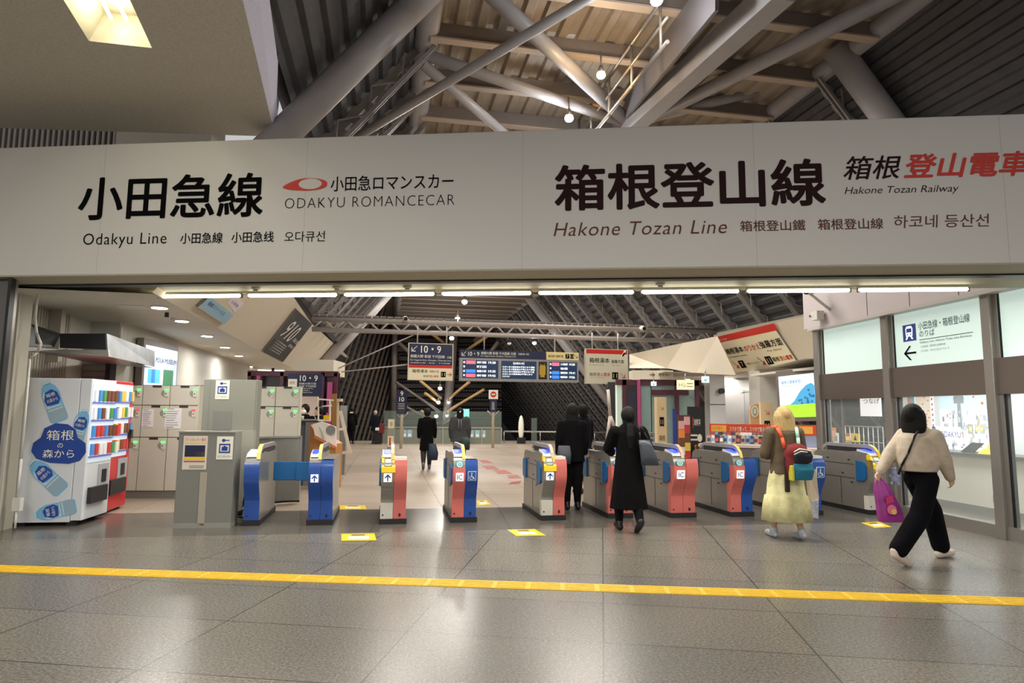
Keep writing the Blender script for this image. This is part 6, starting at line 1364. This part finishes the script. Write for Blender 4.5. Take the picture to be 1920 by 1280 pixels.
mb = MB(); ybk = mat('rack_back_blue', (150, 160, 190), .5); mb.slab(q, 0, -a.z+.5, W, 0, -.06, -.02, ybk); mb.slab(q, -.05, -a.z, W, -a.z+.92, -.3, .45, mat('rack_white', (225, 205, 192), .5)); mb.build('rack', t)
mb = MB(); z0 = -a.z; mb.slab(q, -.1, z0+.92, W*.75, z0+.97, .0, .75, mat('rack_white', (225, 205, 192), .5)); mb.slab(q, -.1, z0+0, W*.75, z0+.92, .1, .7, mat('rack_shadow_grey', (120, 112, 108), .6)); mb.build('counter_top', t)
random.seed(12)
bm_ = [mat('br%s' % n_, c, .5) for n_, c in (('white', (228, 226, 222)), ('navy', (44, 54, 96)), ('red', (190, 70, 60)), ('sky', (120, 160, 205)), ('grey', (120, 118, 120)), ('tan', (190, 150, 120)), ('dark', (52, 46, 50)))]
words_ = ['white', 'navy', 'red', 'pale blue', 'grey', 'tan', 'dark']
for k in range(34):
    x = W*(.0+.02*k)+random.uniform(-.01, .01); row = k % 2; ci = random.randrange(7); zz_ = z0+.98+row*.06; 
    mb = MB(); o_ = .42-row*.16; mb.prism([q.w(x, zz_, o_), q.w(x+.095, zz_, o_), q.w(x+.095, zz_+.14, o_-.06), q.w(x, zz_+.14, o_-.06)], q.n*-.012, bm_[ci]); mb.prism([q.w(x+.015, zz_+.03, o_-.012), q.w(x+.07, zz_+.03, o_-.012), q.w(x+.07, zz_+.09, o_-.04), q.w(x+.015, zz_+.09, o_-.04)], q.n*.004, bm_[(ci+3) % 7])
    tag(mb.build('brochure'), 'folded brochure standing in the rack under the orange banner', 'brochure', 'brochures in the rack under the orange banner')
def dmenu(mb, q, W, Hh):
    letter(mb, '海鮮丼', q, W*.35, Hh*.78, Hh*.08, STW, w=W*.4); mb.rect(q, W*.28, Hh*.76, W*.33, Hh*.88, REDINK); mb.rect(q, W*.1, Hh*.66, W*.55, Hh*.68, STW); mb.rect(q, W*.1, Hh*.61, W*.55, Hh*.63, STW); mb.disc(q, W*.68, Hh*.64, W*.14, Hh*.045, STW)
    random.seed(2)
    for k in range(26): mb.disc(q, W*random.uniform(.2, .82), Hh*random.uniform(.32, .55), W*.07, Hh*.02, (mat('dish_gold', (205, 140, 50), .5), mat('dish_brown', (130, 70, 35), .5), mat('dish_cream', (225, 200, 150), .5))[k % 3], .004+k*.0002, n=8)
boxsign('tall black food banner stand with golden dish photos', 1292, 1324, 762, 900, 12.4, mat('banner_black', (26, 24, 26), .45), dmenu, name='banner_stand', foot=True, depth=.04)
t = thing('leaflet_tower', 'narrow leaflet tower full of bright leaflets beside the black banner', 'stand', P(1283, 870, 11.6)); q = PL(Vector((P(1274, 870, 11.8).x, 11.8, 0)), (1, 0, 0)); H_ = q.px(1284, 778)[1]; W = .22
mb = MB(); mb.slab(q, 0, 0, W, H_, -.12, -.02, mat('tower_brown', (90, 50, 40), .5)); mb.build('back', t)
mb = MB(); random.seed(8)
for k in range(14): z_ = .3+k*(H_-.4)/14; c = random.choice(dc+[mat('leaflet_orange', (240, 150, 60), .5), mat('leaflet_pinkish', (240, 180, 180), .5)]); x = (k % 2)*.1; mb.slab(q, x, z_, x+.1, z_+.15, -.02, .02+.005*(k % 3), c)
mb.build('leaflets', t)
mb = MB(); a = P(1131, 850, 12.5); pts = [P(1140, 730, 14.0), P(1144, 780, 14.0), P(1137, 830, 14.0), P(1135, 860, 14.0)]
mb.path(pts, .035, mat('birch_white', (200, 190, 180), .6)); mb.path([P(1144, 780, 14), P(1152, 800, 14), P(1150, 850, 14)], .04, mat('birch_white', (200, 190, 180), .6)); tag(mb.build('birch_pole'), 'thin pale mottled pole standing near the lift', 'pole')
# ================================================================ PEOPLE
def remeshed(mb, name, parent, voxel, m, smooth=4):
    o = mb.build(name, parent, local=True)
    r = o.modifiers.new('r', 'REMESH'); r.mode = 'VOXEL'; r.voxel_size = voxel; r.use_smooth_shade = True
    s_ = o.modifiers.new('s', 'SMOOTH'); s_.factor = .5; s_.iterations = smooth
    dg = bpy.context.evaluated_depsgraph_get(); dg.update(); me = bpy.data.meshes.new_from_object(o.evaluated_get(dg))
    old = o.data; o.modifiers.clear(); o.data = me; bpy.data.meshes.remove(old)
    me.materials.clear(); me.materials.append(m); me.polygons.foreach_set('material_index', [0]*len(me.polygons)); me.polygons.foreach_set('use_smooth', [True]*len(me.polygons))
    return o
def cap(mb, p, r, q, r2):
    mb.cyl(p, q, r, SKIN, r2=r2, n=14); mb.ell(p, r, r, r, SKIN, 12, 8); mb.ell(q, r2, r2, r2, SKIN, 12, 8)
def hand(mb, w, d, side, curl=.5, s=1.0):
    # wrist w, direction d of the forearm; palm then five bent fingers
    w = Vector(w); d = Vector(d).normalized(); f = Vector((0, 1, 0)); x = d.cross(f); 
    if x.length < .2: x = d.cross(Vector((1, 0, 0)))
    x.normalize(); f = x.cross(d).normalized()       # x across the palm is along travel; f palm normal
    across = f; nrm = x*side
    c = w+d*.045*s
    for k in (-1, 0, 1): cap(mb, w+across*.012*k*s, .017*s, c+d*.03*s+across*.022*k*s, .014*s)
    for i, (o_, L) in enumerate(((-.032, .058), (-.011, .07), (.011, .066), (.031, .05))):
        a = c+d*.035*s+across*o_*s; b = a+(d*math.cos(curl)-nrm*math.sin(curl)*-1*-1)*L*.5*s; e = b+(d*math.cos(curl*2.2)-nrm*math.sin(curl*2.2))*L*.5*s
        cap(mb, a, .0085*s, b, .008*s); cap(mb, b, .008*s, e, .007*s)
    a = w+d*.02*s+across*.03*s; b = a+(d*.7+across*.7).normalized()*.035*s; e = b+(d*.95-nrm*.2+across*.2).normalized()*.028*s
    cap(mb, a, .011*s, b, .0095*s); cap(mb, b, .0095*s, e, .008*s)
def fold_mat(name, col, rough=.85): return mat(name, col, rough, noise=.12, nscale=14, bump=.6)
def person(label, pos, rz, H, legs, arms, vox=.012, coat=None, coat_m=None, lower=None, hair=None, hair_m=None, shoe_m=None, trouser_m=None, lean=0, head_yaw=0, headpos=None, extras=None, sleeves=True, skin=SKIN):
    """local frame faces +Y. legs: [(hip, knee, ankle, pitch)], arms: [(shoulder, elbow, wrist)] ; sizes for a 1.6 m body"""
    t = thing('person', label, 'person', pos, rz, scale=H/1.6)
    mb = MB(); hp = Vector(headpos or (0, .01, 1.48))
    mb.loft([((0, 0, .80), .13, .1), ((0, 0, .92), .15, .105), ((0, lean*.2, 1.05), .125, .09), ((0, lean*.5, 1.2), .15, .1), ((0, lean*.8, 1.31), .155, .085), ((0, lean, 1.36), .08, .06)], SKIN)
    cap(mb, (0, lean, 1.33), .055, hp-Vector((0, .01, .07)), .048)
    mb.ell(hp, .075, .094, .112, SKIN); mb.ell(hp+Vector((0, .04, -.06)), .05, .05, .045, SKIN)
    cy, sy = math.cos(head_yaw), math.sin(head_yaw)
    def hd(x, y, z): return hp+Vector((x*cy-y*sy, x*sy+y*cy, z))
    cap(mb, hd(0, .088, .01), .011, hd(0, .108, -.022), .013); 
    for s in (-1, 1): mb.ell(hd(s*.075, -.0, -.01), .012, .02, .03, SKIN, 8, 6)
    for s in (-1, 1): mb.ell(hd(s*.022, .083, -.055), .016, .012, .007, SKIN, 8, 6)
    for (h, k, a, pitch) in legs:
        h, k, a = map(Vector, (h, k, a)); cap(mb, h, .082, k, .052); cap(mb, k+Vector((0, -.01, -.02)), .054, k.lerp(a, .35)+Vector((0, -.012, 0)), .052); cap(mb, k.lerp(a, .35)+Vector((0, -.01, 0)), .05, a, .034)
    for i, (s, e, w) in enumerate(arms):
        s, e, w = map(Vector, (s, e, w)); cap(mb, s, .045, e, .035); cap(mb, e, .036, w, .024); hand(mb, w, w-e, 1 if s.x > 0 else -1)
    remeshed(mb, 'body', t, vox if vox > .009 else vox, skin, 2)
    mb = MB()
    for s in (-1, 1): mb.ell(hd(s*.031, .082, .012), .011, .008, .006, STW, 8, 6); mb.ell(hd(s*.031, .089, .012), .005, .004, .005, BLACK, 8, 6); mb.cyl(hd(s*.02, .09, .03), hd(s*.045, .084, .032), .003, BLACK, n=6)
    mb.build('eyes', t, local=True); mb = MB(); mb.ell(hd(0, .094, -.055), .02, .006, .006, mat('lip', (170, 95, 90), .5), 10, 6); mb.build('mouth', t, local=True)
    # shoes
    for (h, k, a, pitch) in legs:
        mb = MB(); a = Vector(a); cp, sp = math.cos(pitch), math.sin(pitch)
        def ft(y, z): return a+Vector((0, y*cp-z*sp*-1*-1, 0))+Vector((0, 0, -y*sp+z*cp))
        cap(mb, ft(-.05, -.042), .042, ft(.06, -.044), .044); cap(mb, ft(.06, -.045), .044, ft(.155, -.05), .036); cap(mb, ft(-.01, .01), .05, ft(-.015, -.04), .044)
        remeshed(mb, 'shoe', t, max(vox, .009), shoe_m or BLACK, 2)
    if trouser_m:
        mb = MB()
        mb.loft([((0, 0, .78), .15, .115), ((0, 0, .93), .16, .12), ((0, 0, 1.0), .14, .105)], SKIN)
        for (h, k, a, pitch) in legs:
            h, k, a = map(Vector, (h, k, a)); cap(mb, h, .1, k, .1 if lower == 'wide' else .08); cap(mb, k, .1 if lower == 'wide' else .08, k.lerp(a, .9 if lower == 'wide' else .93), .088 if lower == 'wide' else .052)
        remeshed(mb, 'trousers', t, vox, trouser_m)
    if coat: coat(t, arms, vox, coat_m, lean)
    if hair: hair(t, hp, hd, vox, hair_m)
    if extras: extras(t, hd)
    return t
def coat_fn(zb_, rb, ry, rt=.165, fold=.03, sleeve=.055, cuff=.045, collar=True, name='coat', rings=None):
    def f(t, arms, vox, m, lean):
        mb = MB(); rr = rings or [((0, -.01, zb_), rb, ry, fold), ((0, 0, zb_+(1.0-zb_)*.5), (rb+.16)/2, (ry+.11)/2, fold*.6), ((0, 0, 1.0), .165, .125, .01), ((0, lean*.4, 1.15), .165, .125), ((0, lean*.7, 1.27), .178, .12), ((0, lean*.9, 1.33), .14, .095), ((0, lean, 1.385), .072, .07)]
        mb.loft(rr, SKIN, n=40, nf=7)
        for (s, e, w) in arms:
            s, e, w = map(Vector, (s, e, w)); cap(mb, s+Vector((0, 0, -.005)), sleeve+.012, e, sleeve); cap(mb, e, sleeve, e.lerp(w, .95), cuff)
        remeshed(mb, name, t, vox, m, 3)
    return f
def hair_bob(length=.2, w=.085, back=-.03, tail=None):
    def f(t, hp, hd, vox, m):
        mb = MB(); mb.ell(hd(0, -.02, .018), .096, .108, .115, SKIN)
        if length: 
            c = [hd(0, back*.6, .0), hd(0, back*1.0, -length*.5), hd(0, back*1.4, -length)]
            mb.loft([(c[2]-Vector((0, 0, .03)), w*.35, .02), (c[2], w*.75, .045), (c[1], w*1.05, .07), (c[0], w, .09), (hd(0, back*.4, .06), w*.8, .08)], SKIN)
        if tail: tail(mb, hd)
        o = remeshed(mb, 'hair', t, max(vox*.8, .008), m, 2)
    return f
HB = mat('black_hair', (11, 9, 9), .6, bump=.5, nscale=50, stretch=(6, 6, .6), noise=.1); HBL = mat('blonde_hair', (186, 158, 104), .5, bump=.8, noise=.22, nscale=30, stretch=(5, 5, .5))
CB = fold_mat('black_coat_cloth', (11, 10, 12), .95); CB2 = fold_mat('charcoal_cloth', (18, 17, 19), .95); NV = fold_mat('navy_cloth', (16, 18, 28), .9); GRC = fold_mat('grey_coat_cloth', (60, 62, 65)); BG = fold_mat('beige_fleece', (184, 170, 152)); BRN = fold_mat('brown_jacket_cloth', (92, 78, 58)); SK = fold_mat('pale_yellow_skirt_cloth', (206, 200, 150)); NVT = fold_mat('dark_navy_trousers', (9, 9, 15), .95)
HB.node_tree.nodes['Principled BSDF'].inputs['Specular IOR Level'].default_value = .25
for m_ in (CB, CB2, NV, NVT): m_.node_tree.nodes['Principled BSDF'].inputs['Specular IOR Level'].default_value = .15
TIGHT = mat('black_tights', (26, 24, 26), .7)
stand = lambda d=.09: [((-.085, 0, .84), (-d, .02, .46), (-d, 0, .085), 0), ((.085, 0, .84), (d, .02, .46), (d, 0, .085), 0)]
def walk(a=.3, fwd=1):  # fwd leg = right
    s = fwd
    return [((.08*s, 0, .84), (.08*s, .2, .47), (.08*s, .06+a*.6, .085), -.05), ((-.08*s, 0, .84), (-.08*s, -.03, .44), (-.08*s, -a, .15), .55)]
hang_arms = lambda sw=.1: [((-.17, 0, 1.29), (-.215, -sw*.5, 1.05), (-.215, sw*.3+.02, .84)), ((.17, 0, 1.29), (.215, sw*.4, 1.05), (.215, sw+.03, .84))]
# woman in beige fleece striding toward the right
def ex_stride(t, hd):
    mb = MB(); mb.path([(.1, -.1, 1.37), (.08, -.17, 1.28), (.04, -.215, 1.12), (-.03, -.235, .98), (-.1, -.2, .88)], .011, BLACK); mb.build('shoulder_strap', t, local=True)
    mb = MB()
    for c, r in (((-.13, -.2, .83), .045), ((-.13, -.21, .9), .035), ((-.1, -.2, .78), .022), ((-.17, -.2, .78), .022), ((-.09, -.21, .86), .02), ((-.18, -.21, .86), .02), ((-.11, -.22, .94), .016), ((-.15, -.22, .94), .016)): mb.ell(c, r, r, r, SKIN, 10, 8)
    remeshed(mb, 'plush_charm', t, .008, fold_mat('plush_blue_grey', (150, 160, 190)), 1)
p11 = FL(1722, 1053)+Vector((.08, 0, 0)); 
# facing right and slightly away: local +Y -> world
rzf = R(-68)
person('woman in beige fleece jacket and dark wide trousers striding past the glass office', p11, rzf, 1.63,
       [((.08, 0, .84), (.08, -.16, .48), (.06, -.5, .14), .5), ((-.08, 0, .84), (-.08, .24, .5), (-.08, .36, .085), -.05)],
       [((-.17, .02, 1.28), (-.22, -.16, 1.07), (-.2, -.34, .9)), ((.17, 0, 1.28), (.2, .08, 1.04), (.17, .2, .86))], vox=.009,
       coat=coat_fn(.9, .2, .16, fold=.02, sleeve=.075, cuff=.05, name='fleece_jacket', rings=[((0, -.03, .92), .175, .17, .03), ((0, -.03, 1.0), .195, .19, .02), ((0, -.03, 1.15), .19, .18), ((0, -.02, 1.27), .19, .15), ((0, -.01, 1.34), .14, .1), ((0, 0, 1.39), .075, .07)]), coat_m=BG, lower='wide', trouser_m=NVT, shoe_m=mat('beige_shoe', (212, 194, 180), .6), hair=hair_bob(.24, .13, -.015), hair_m=HB, extras=ex_stride, headpos=(0, -.06, 1.49), lean=-.02, head_yaw=.35)
# purple bag held
def rotv(p, rz): return Vector((p[0]*math.cos(rz)-p[1]*math.sin(rz), p[0]*math.sin(rz)+p[1]*math.cos(rz), p[2]))
hp_ = p11+rotv((-.2, -.37, .84), rzf)*(1.63/1.6)
t = thing('plastic_bag', 'purple plastic shopping bag hanging from the striding woman hand', 'bag', Vector((hp_.x, hp_.y, hp_.z-.45)))
PU = mat('purple_plastic', (165, 60, 150), .3, coat=.4, noise=.25, nscale=7, bump=.8)
mb = MB(); c = hp_; mb.loft([((c.x+.13, c.y, c.z-.46), .14, .03), ((c.x+.12, c.y, c.z-.44), .15, .045, .03), ((c.x+.09, c.y, c.z-.3), .125, .05, .06), ((c.x+.05, c.y, c.z-.16), .095, .04, .09), ((c.x+.025, c.y, c.z-.06), .07, .03, .1), ((c.x, c.y, c.z+.0), .03, .015)], PU, n=48); mb.build('bag', t)
mb = MB(); q = PL((c.x-.02, c.y-.08, c.z-.42), (1, 0, 0), (-.15, 0, 1)); mb.disc(q, .1, .1, .05, .05, mat('bag_pink_print', (235, 120, 150), .4), .0, n=12); mb.disc(q, .12, .08, .03, .03, mat('bag_yellow_print', (240, 200, 110), .4), .004, n=10); mb.flat(q, [(.05, .16), (.13, .18), (.11, .25), (.04, .22)], mat('bag_red_print', (205, 50, 110), .4), .0); mb.build('print', t)
mb = MB(); mb.path([(c.x, c.y, c.z-.01), (c.x-.01, c.y, c.z+.05), (c.x+.015, c.y, c.z+.06), (c.x+.02, c.y, c.z-.02)], .008, PU); mb.build('handle', t)
# blonde woman
def ex_skirt(t, hd):
    mb = MB(); mb.loft([((0, 0, .22), .3, .25, .04), ((0, 0, .4), .275, .22, .05), ((0, 0, .52), .25, .2, .05), ((0, 0, .525), .235, .185, .02), ((0, 0, .7), .21, .16, .04), ((0, 0, .95), .15, .115, .01)], SK, n=72); 
    mb.build('skirt', t, local=True)
    for s, m_ in ((-1, mat('strap_orange', (226, 88, 50), .6)), (1, mat('strap_mint', (170, 210, 190), .6))):
        mb = MB(); mb.path([(s*.1, .09, 1.2), (s*.115, .06, 1.35), (s*.12, -.08, 1.34), (s*.1, -.15, 1.22), (s*.09, -.18, 1.1)], .022, m_, n=8); mb.build('strap', t, local=True)
def bag_pack(parent_pos, rz, H):
    k = H/1.6; t = thing('backpack', 'red black and teal backpack on the blonde woman back', 'backpack', parent_pos+rotv((.04, -.2, .7), rz)*k, rz, scale=k)
    mb = MB(); mb.ell((0, -.03, .34), .145, .085, .12, SKIN); mb.loft([((0, 0, .06), .13, .07), ((0, -.01, .2), .155, .09), ((0, -.01, .34), .15, .09), ((0, 0, .44), .1, .06)], SKIN); remeshed(mb, 'body', t, .01, fold_mat('pack_dark_red', (120, 34, 36)), 3)
    mb = MB(); mb.loft([((.03, -.075, .03), .12, .06), ((.04, -.085, .15), .135, .07), ((.035, -.08, .22), .12, .05)], SKIN); remeshed(mb, 'lower_pocket', t, .01, fold_mat('pack_teal', (30, 112, 138)), 2)
    mb = MB(); mb.loft([((.035, -.08, .23), .11, .05), ((.04, -.095, .31), .12, .06), ((.035, -.08, .38), .1, .04)], SKIN); remeshed(mb, 'upper_pocket', t, .01, fold_mat('pack_black', (28, 30, 42)), 2)
    mb = MB(); mb.path([(-.09, -.125, .36), (-.03, -.15, .4), (.06, -.15, .385), (.14, -.12, .37)], .007, STW); mb.path([(-.09, -.13, .33), (-.02, -.155, .37), (.06, -.16, .36)], .005, STW); mb.build('piping', t, local=True)
    mb = MB(); mb.bb((-.12, -.12, .02), (-.085, -.03, .2), mat('pack_yellow', (206, 196, 60), .6)); mb.build('side_patch', t, local=True, bevel=.01)
    mb = MB(); mb.bb((-.16, -.03, -.12), (-.1, .0, .3), mat('pack_brown_tail', (52, 34, 28), .8)); mb.build('hanging_strap', t, local=True, bevel=.01)
pb = FL(1477, 1009); H10 = 1.62
person('blonde woman in olive brown jacket and tiered yellow skirt seen from behind', pb, R(4), H10,
       [((-.09, 0, .84), (-.1, .06, .46), (-.13, .1, .085), 0), ((.09, 0, .84), (.1, -.02, .46), (.12, -.1, .09), .1)],
       [((-.18, 0, 1.28), (-.24, .02, 1.02), (-.14, .16, .98)), ((.18, 0, 1.28), (.24, .03, 1.03), (.15, .18, .97))], vox=.01,
       coat=coat_fn(.78, .19, .15, fold=.02, sleeve=.066, cuff=.05, name='jacket'), coat_m=BRN, shoe_m=mat('grey_sneaker', (168, 172, 182), .6, noise=.4, nscale=25), hair=hair_bob(.32, .13, -.045), hair_m=HBL, extras=ex_skirt, trouser_m=None)
bag_pack(pb, R(4), H10)
t = thing('tote_bag', 'pale beige cloth tote hanging beside the blonde woman skirt', 'bag', P(1527, 960, pb.y+.1)-Z*.1)
mb = MB(); q = [P(1515, 885, pb.y+.05), P(1530, 880, pb.y+.05), P(1536, 935, pb.y+.1), P(1521, 940, pb.y+.05)]; mb.prism(q, Vector((0, .08, 0)), mat('tote_beige', (205, 188, 165), .7)); mb.build('cloth', t)
mb = MB(); q = [P(1521, 941, pb.y+.05), P(1535, 936, pb.y+.05), P(1535, 972, pb.y+.1), P(1524, 970, pb.y+.05)]; mb.prism(q, Vector((0, .08, 0)), mat('tote_print', (200, 200, 215), .6, noise=.3, nscale=30)); mb.build('printed_base', t)
# woman in long black coat with bun and tote
pk = FL(1180, 997); H9 = 1.6
def tail9(mb, hd): mb.ell(hd(0, -.035, -.07), .07, .06, .08, SKIN); mb.ell(hd(0, -.09, .0), .045, .04, .045, SKIN); mb.loft([(hd(0, -.12, -.42), .035, .02), (hd(0, -.13, -.25), .06, .03), (hd(0, -.1, -.1), .05, .03)], SKIN)
person('woman in long black coat with low ponytail walking to the middle gates', pk, R(6), H9,
       walk(.22, -1), [((-.18, 0, 1.28), (-.25, .08, 1.06), (-.16, .26, 1.0)), ((.18, 0, 1.28), (.27, -.02, 1.05), (.24, .1, .9))], vox=.01,
       coat=coat_fn(.3, .25, .19, fold=.03, sleeve=.07, cuff=.06, name='long_coat'), coat_m=CB, shoe_m=BLACK, trouser_m=CB2, hair=hair_bob(.0, .08, -.03, tail9), hair_m=HB)
tp = pk+rotv((.2, -.17, .86), R(6))
t = thing('shoulder_bag', 'dark grey leather shoulder bag on the long coat woman', 'bag', tp)
mb = MB(); c = tp; mb.loft([((c.x+.03, c.y, c.z), .115, .04), ((c.x+.02, c.y, c.z+.1), .11, .05), ((c.x-.02, c.y, c.z+.25), .085, .045), ((c.x-.04, c.y, c.z+.32), .075, .025)], SKIN); mb2 = mb.build('bag', t); mb2.data.materials.clear(); mb2.data.materials.append(mat('leather_grey', (66, 72, 80), .35, bump=.4, nscale=20))
mb = MB()
for s in (-1, 1): mb.path([(c.x-.03+s*.06, c.y, c.z+.28), (c.x-.07+s*.03, c.y-.02, c.z+.42), (c.x-.1, c.y+.02, c.z+.52)], .009, BLACK, n=6)
mb.build('handle', t)
# tall pair at the yellow slot gate
p7 = FL(1073, 955)
person('person in black coat with long dark hair standing at the yellow slot gate', p7, R(4), 1.66, stand(.08), hang_arms(.05), vox=.014, coat=coat_fn(.72, .2, .15, name='coat'), coat_m=CB, trouser_m=CB2, hair=hair_bob(.34, .1, -.03), hair_m=HB)
cb = P(1058, 845, p7.y-.25)
mb = MB(); mb.loft([((cb.x, cb.y, cb.z-.2), .1, .05), ((cb.x, cb.y, cb.z-.05), .11, .06), ((cb.x, cb.y, cb.z+.08), .09, .04)], SKIN); o = mb.build('handbag'); o.data.materials.clear(); o.data.materials.append(mat('handbag_grey', (78, 82, 92), .6)); tag(o, 'small grey bag held behind the yellow slot gate', 'bag')
p8 = FL(1093, 925)
person('companion in navy jacket half hidden behind the long haired person', p8, R(35), 1.68, stand(.08), hang_arms(.04), vox=.016, coat=coat_fn(.78, .19, .15, name='jacket'), coat_m=NV, trouser_m=CB2, hair=hair_bob(.1, .09, -.02), hair_m=HB)
p5 = FL(799, 880)
person('woman in black hooded coat and skirt walking away on the tiled hall floor', p5, R(8), 1.6, walk(.2, 1), hang_arms(.05), vox=.016, coat=coat_fn(.5, .19, .15, name='coat'), coat_m=CB, trouser_m=TIGHT, shoe_m=mat('grey_shoe', (120, 114, 112), .6), hair=hair_bob(.06, .08, -.03), hair_m=HB)
c = P(812, 842, p5.y-.1); mb = MB(); mb.loft([((c.x, c.y, c.z-.28), .12, .06), ((c.x, c.y, c.z-.1), .14, .07), ((c.x-.03, c.y, c.z+.15), .1, .05)], SKIN); o = mb.build('handbag'); o.data.materials.clear(); o.data.materials.append(mat('bag_dark_blue', (30, 44, 66), .6)); tag(o, 'dark blue shoulder bag of the woman walking away alone', 'bag')
p6 = FL(861, 880)
def ex6(t, hd):
    mb = MB(); mb.path([(-.03, -.14, 1.3), (-.03, -.17, 1.05)], .012, GREYINK); mb.path([(.03, -.14, 1.3), (.03, -.17, 1.05)], .012, GREYINK); mb.build('strap', t, local=True); mb = MB(); mb.ell(hd(0, -.12, .02), .022, .015, .022, STW); mb.build('hair_clip', t, local=True)
person('person with long dark hair and puffy grey coat behind the wheelchair gate', p6, R(4), 1.62, stand(), hang_arms(.03), vox=.016, coat=coat_fn(.72, .25, .18, fold=.02, sleeve=.09, cuff=.07, name='puffy_coat'), coat_m=GRC, trouser_m=CB2, hair=hair_bob(.34, .09, -.04), hair_m=HB, extras=ex6)
c = P(872, 830, p6.y-.35); mb = MB(); mb.loft([((c.x, c.y, c.z-.18), .12, .06), ((c.x, c.y, c.z), .13, .07), ((c.x, c.y, c.z+.15), .08, .05)], SKIN); o = mb.build('backpack'); o.data.materials.clear(); o.data.materials.append(mat('pack_green_dark', (30, 52, 50), .6)); tag(o, 'small dark green pack on the grey coated person', 'backpack')
p3 = FL(658, 832)
def ex3(t, hd): mb = MB(); mb.bb((-.06, -.09, 1.36), (.06, -.05, 1.42), STW); mb.build('mask_strap', t, local=True)
person('far person in dark coat with backpack standing near the slatted wall', p3, R(-8), 1.66, stand(.08), hang_arms(.03), vox=.025, coat=coat_fn(.62, .2, .15, name='coat'), coat_m=CB, trouser_m=CB2, hair=hair_bob(.0), hair_m=HB, extras=ex3)
c = p3+Vector((.05, -.25, 1.05)); mb = MB(); mb.ell(c, .15, .1, .22, CB2); o = mb.build('backpack'); tag(o, 'black backpack on the far standing person', 'backpack')
p4_ = FL(702, 832)
person('far person in navy coat with light cap looking down beside luggage', p4_, R(30), 1.55, stand(.08), hang_arms(.06), vox=.025, coat=coat_fn(.62, .19, .15, name='coat'), coat_m=NV, trouser_m=fold_mat('grey_trouser', (70, 70, 66)), hair=hair_bob(.0), hair_m=mat('light_cap', (170, 160, 150), .7))
mb = MB(); a = P(712, 830, p4_.y-.2); mb.bb((a.x-.25, a.y-.1, .02), (a.x+.1, a.y+.15, .5), BLACK); mb.bb((a.x-.02, a.y-.15, .5), (a.x+.2, a.y+.05, .95), mat('bag_dark_red', (110, 24, 34), .6)); mb.bb((a.x-.2, a.y-.16, .62), (a.x-.02, a.y-.02, .76), PAP); tag(mb.build('luggage', bevel=.03), 'black and dark red bags beside the far navy coated person', 'luggage')
# two students behind the counter
def ex_stu(mask=True):
    def f(t, hd):
        if mask: mb = MB(); mb.ell(hd(0, .062, -.045), .062, .055, .055, STW); mb.build('face_mask', t, local=True)
        mb = MB(); mb.prism([Vector(p) for p in ((-.05, .128, 1.35), (.05, .128, 1.35), (.02, .15, 1.12), (-.02, .15, 1.12))], (0, .01, 0), STW); mb.prism([Vector(p) for p in ((-.012, .145, 1.32), (.012, .145, 1.32), (.016, .163, 1.14), (-.016, .163, 1.14))], (0, .006, 0), mat('tie_grey', (120, 122, 130), .6)); mb.build('shirt_and_tie', t, local=True)
    return f
sp1 = Vector((P(571, 790, 14.6).x, 14.6, 0)); sp2 = Vector((P(598, 790, 15.35).x, 15.3, 0))
person('student in dark blazer with white face mask behind the service counter', sp1, R(172), 1.66, stand(.08), hang_arms(.02), vox=.012, coat=coat_fn(.75, .19, .14, name='blazer'), coat_m=CB, trouser_m=CB2, hair=hair_bob(.0), hair_m=HB, extras=ex_stu(True))
person('second dark haired student looking down beside the masked one', sp2, R(150), 1.62, stand(.08), [((-.17, 0, 1.28), (-.2, .1, 1.08), (-.05, .24, 1.15)), ((.17, 0, 1.28), (.2, .1, 1.08), (.05, .24, 1.15))], vox=.012, coat=coat_fn(.75, .19, .14, name='blazer'), coat_m=CB, trouser_m=CB2, hair=hair_bob(.0), hair_m=HB, extras=ex_stu(False))
# ================================================================ WORLD AND VIEW
w = bpy.data.worlds.new('world'); bpy.context.scene.world = w; w.use_nodes = True
w.node_tree.nodes['Background'].inputs[0].default_value = (.62, .6, .6, 1); w.node_tree.nodes['Background'].inputs[1].default_value = .6
vs = bpy.context.scene.view_settings; vs.view_transform = 'Standard'; vs.look = 'None'; vs.gamma = 1; vs.use_curve_mapping = False; vs.exposure = 0.6
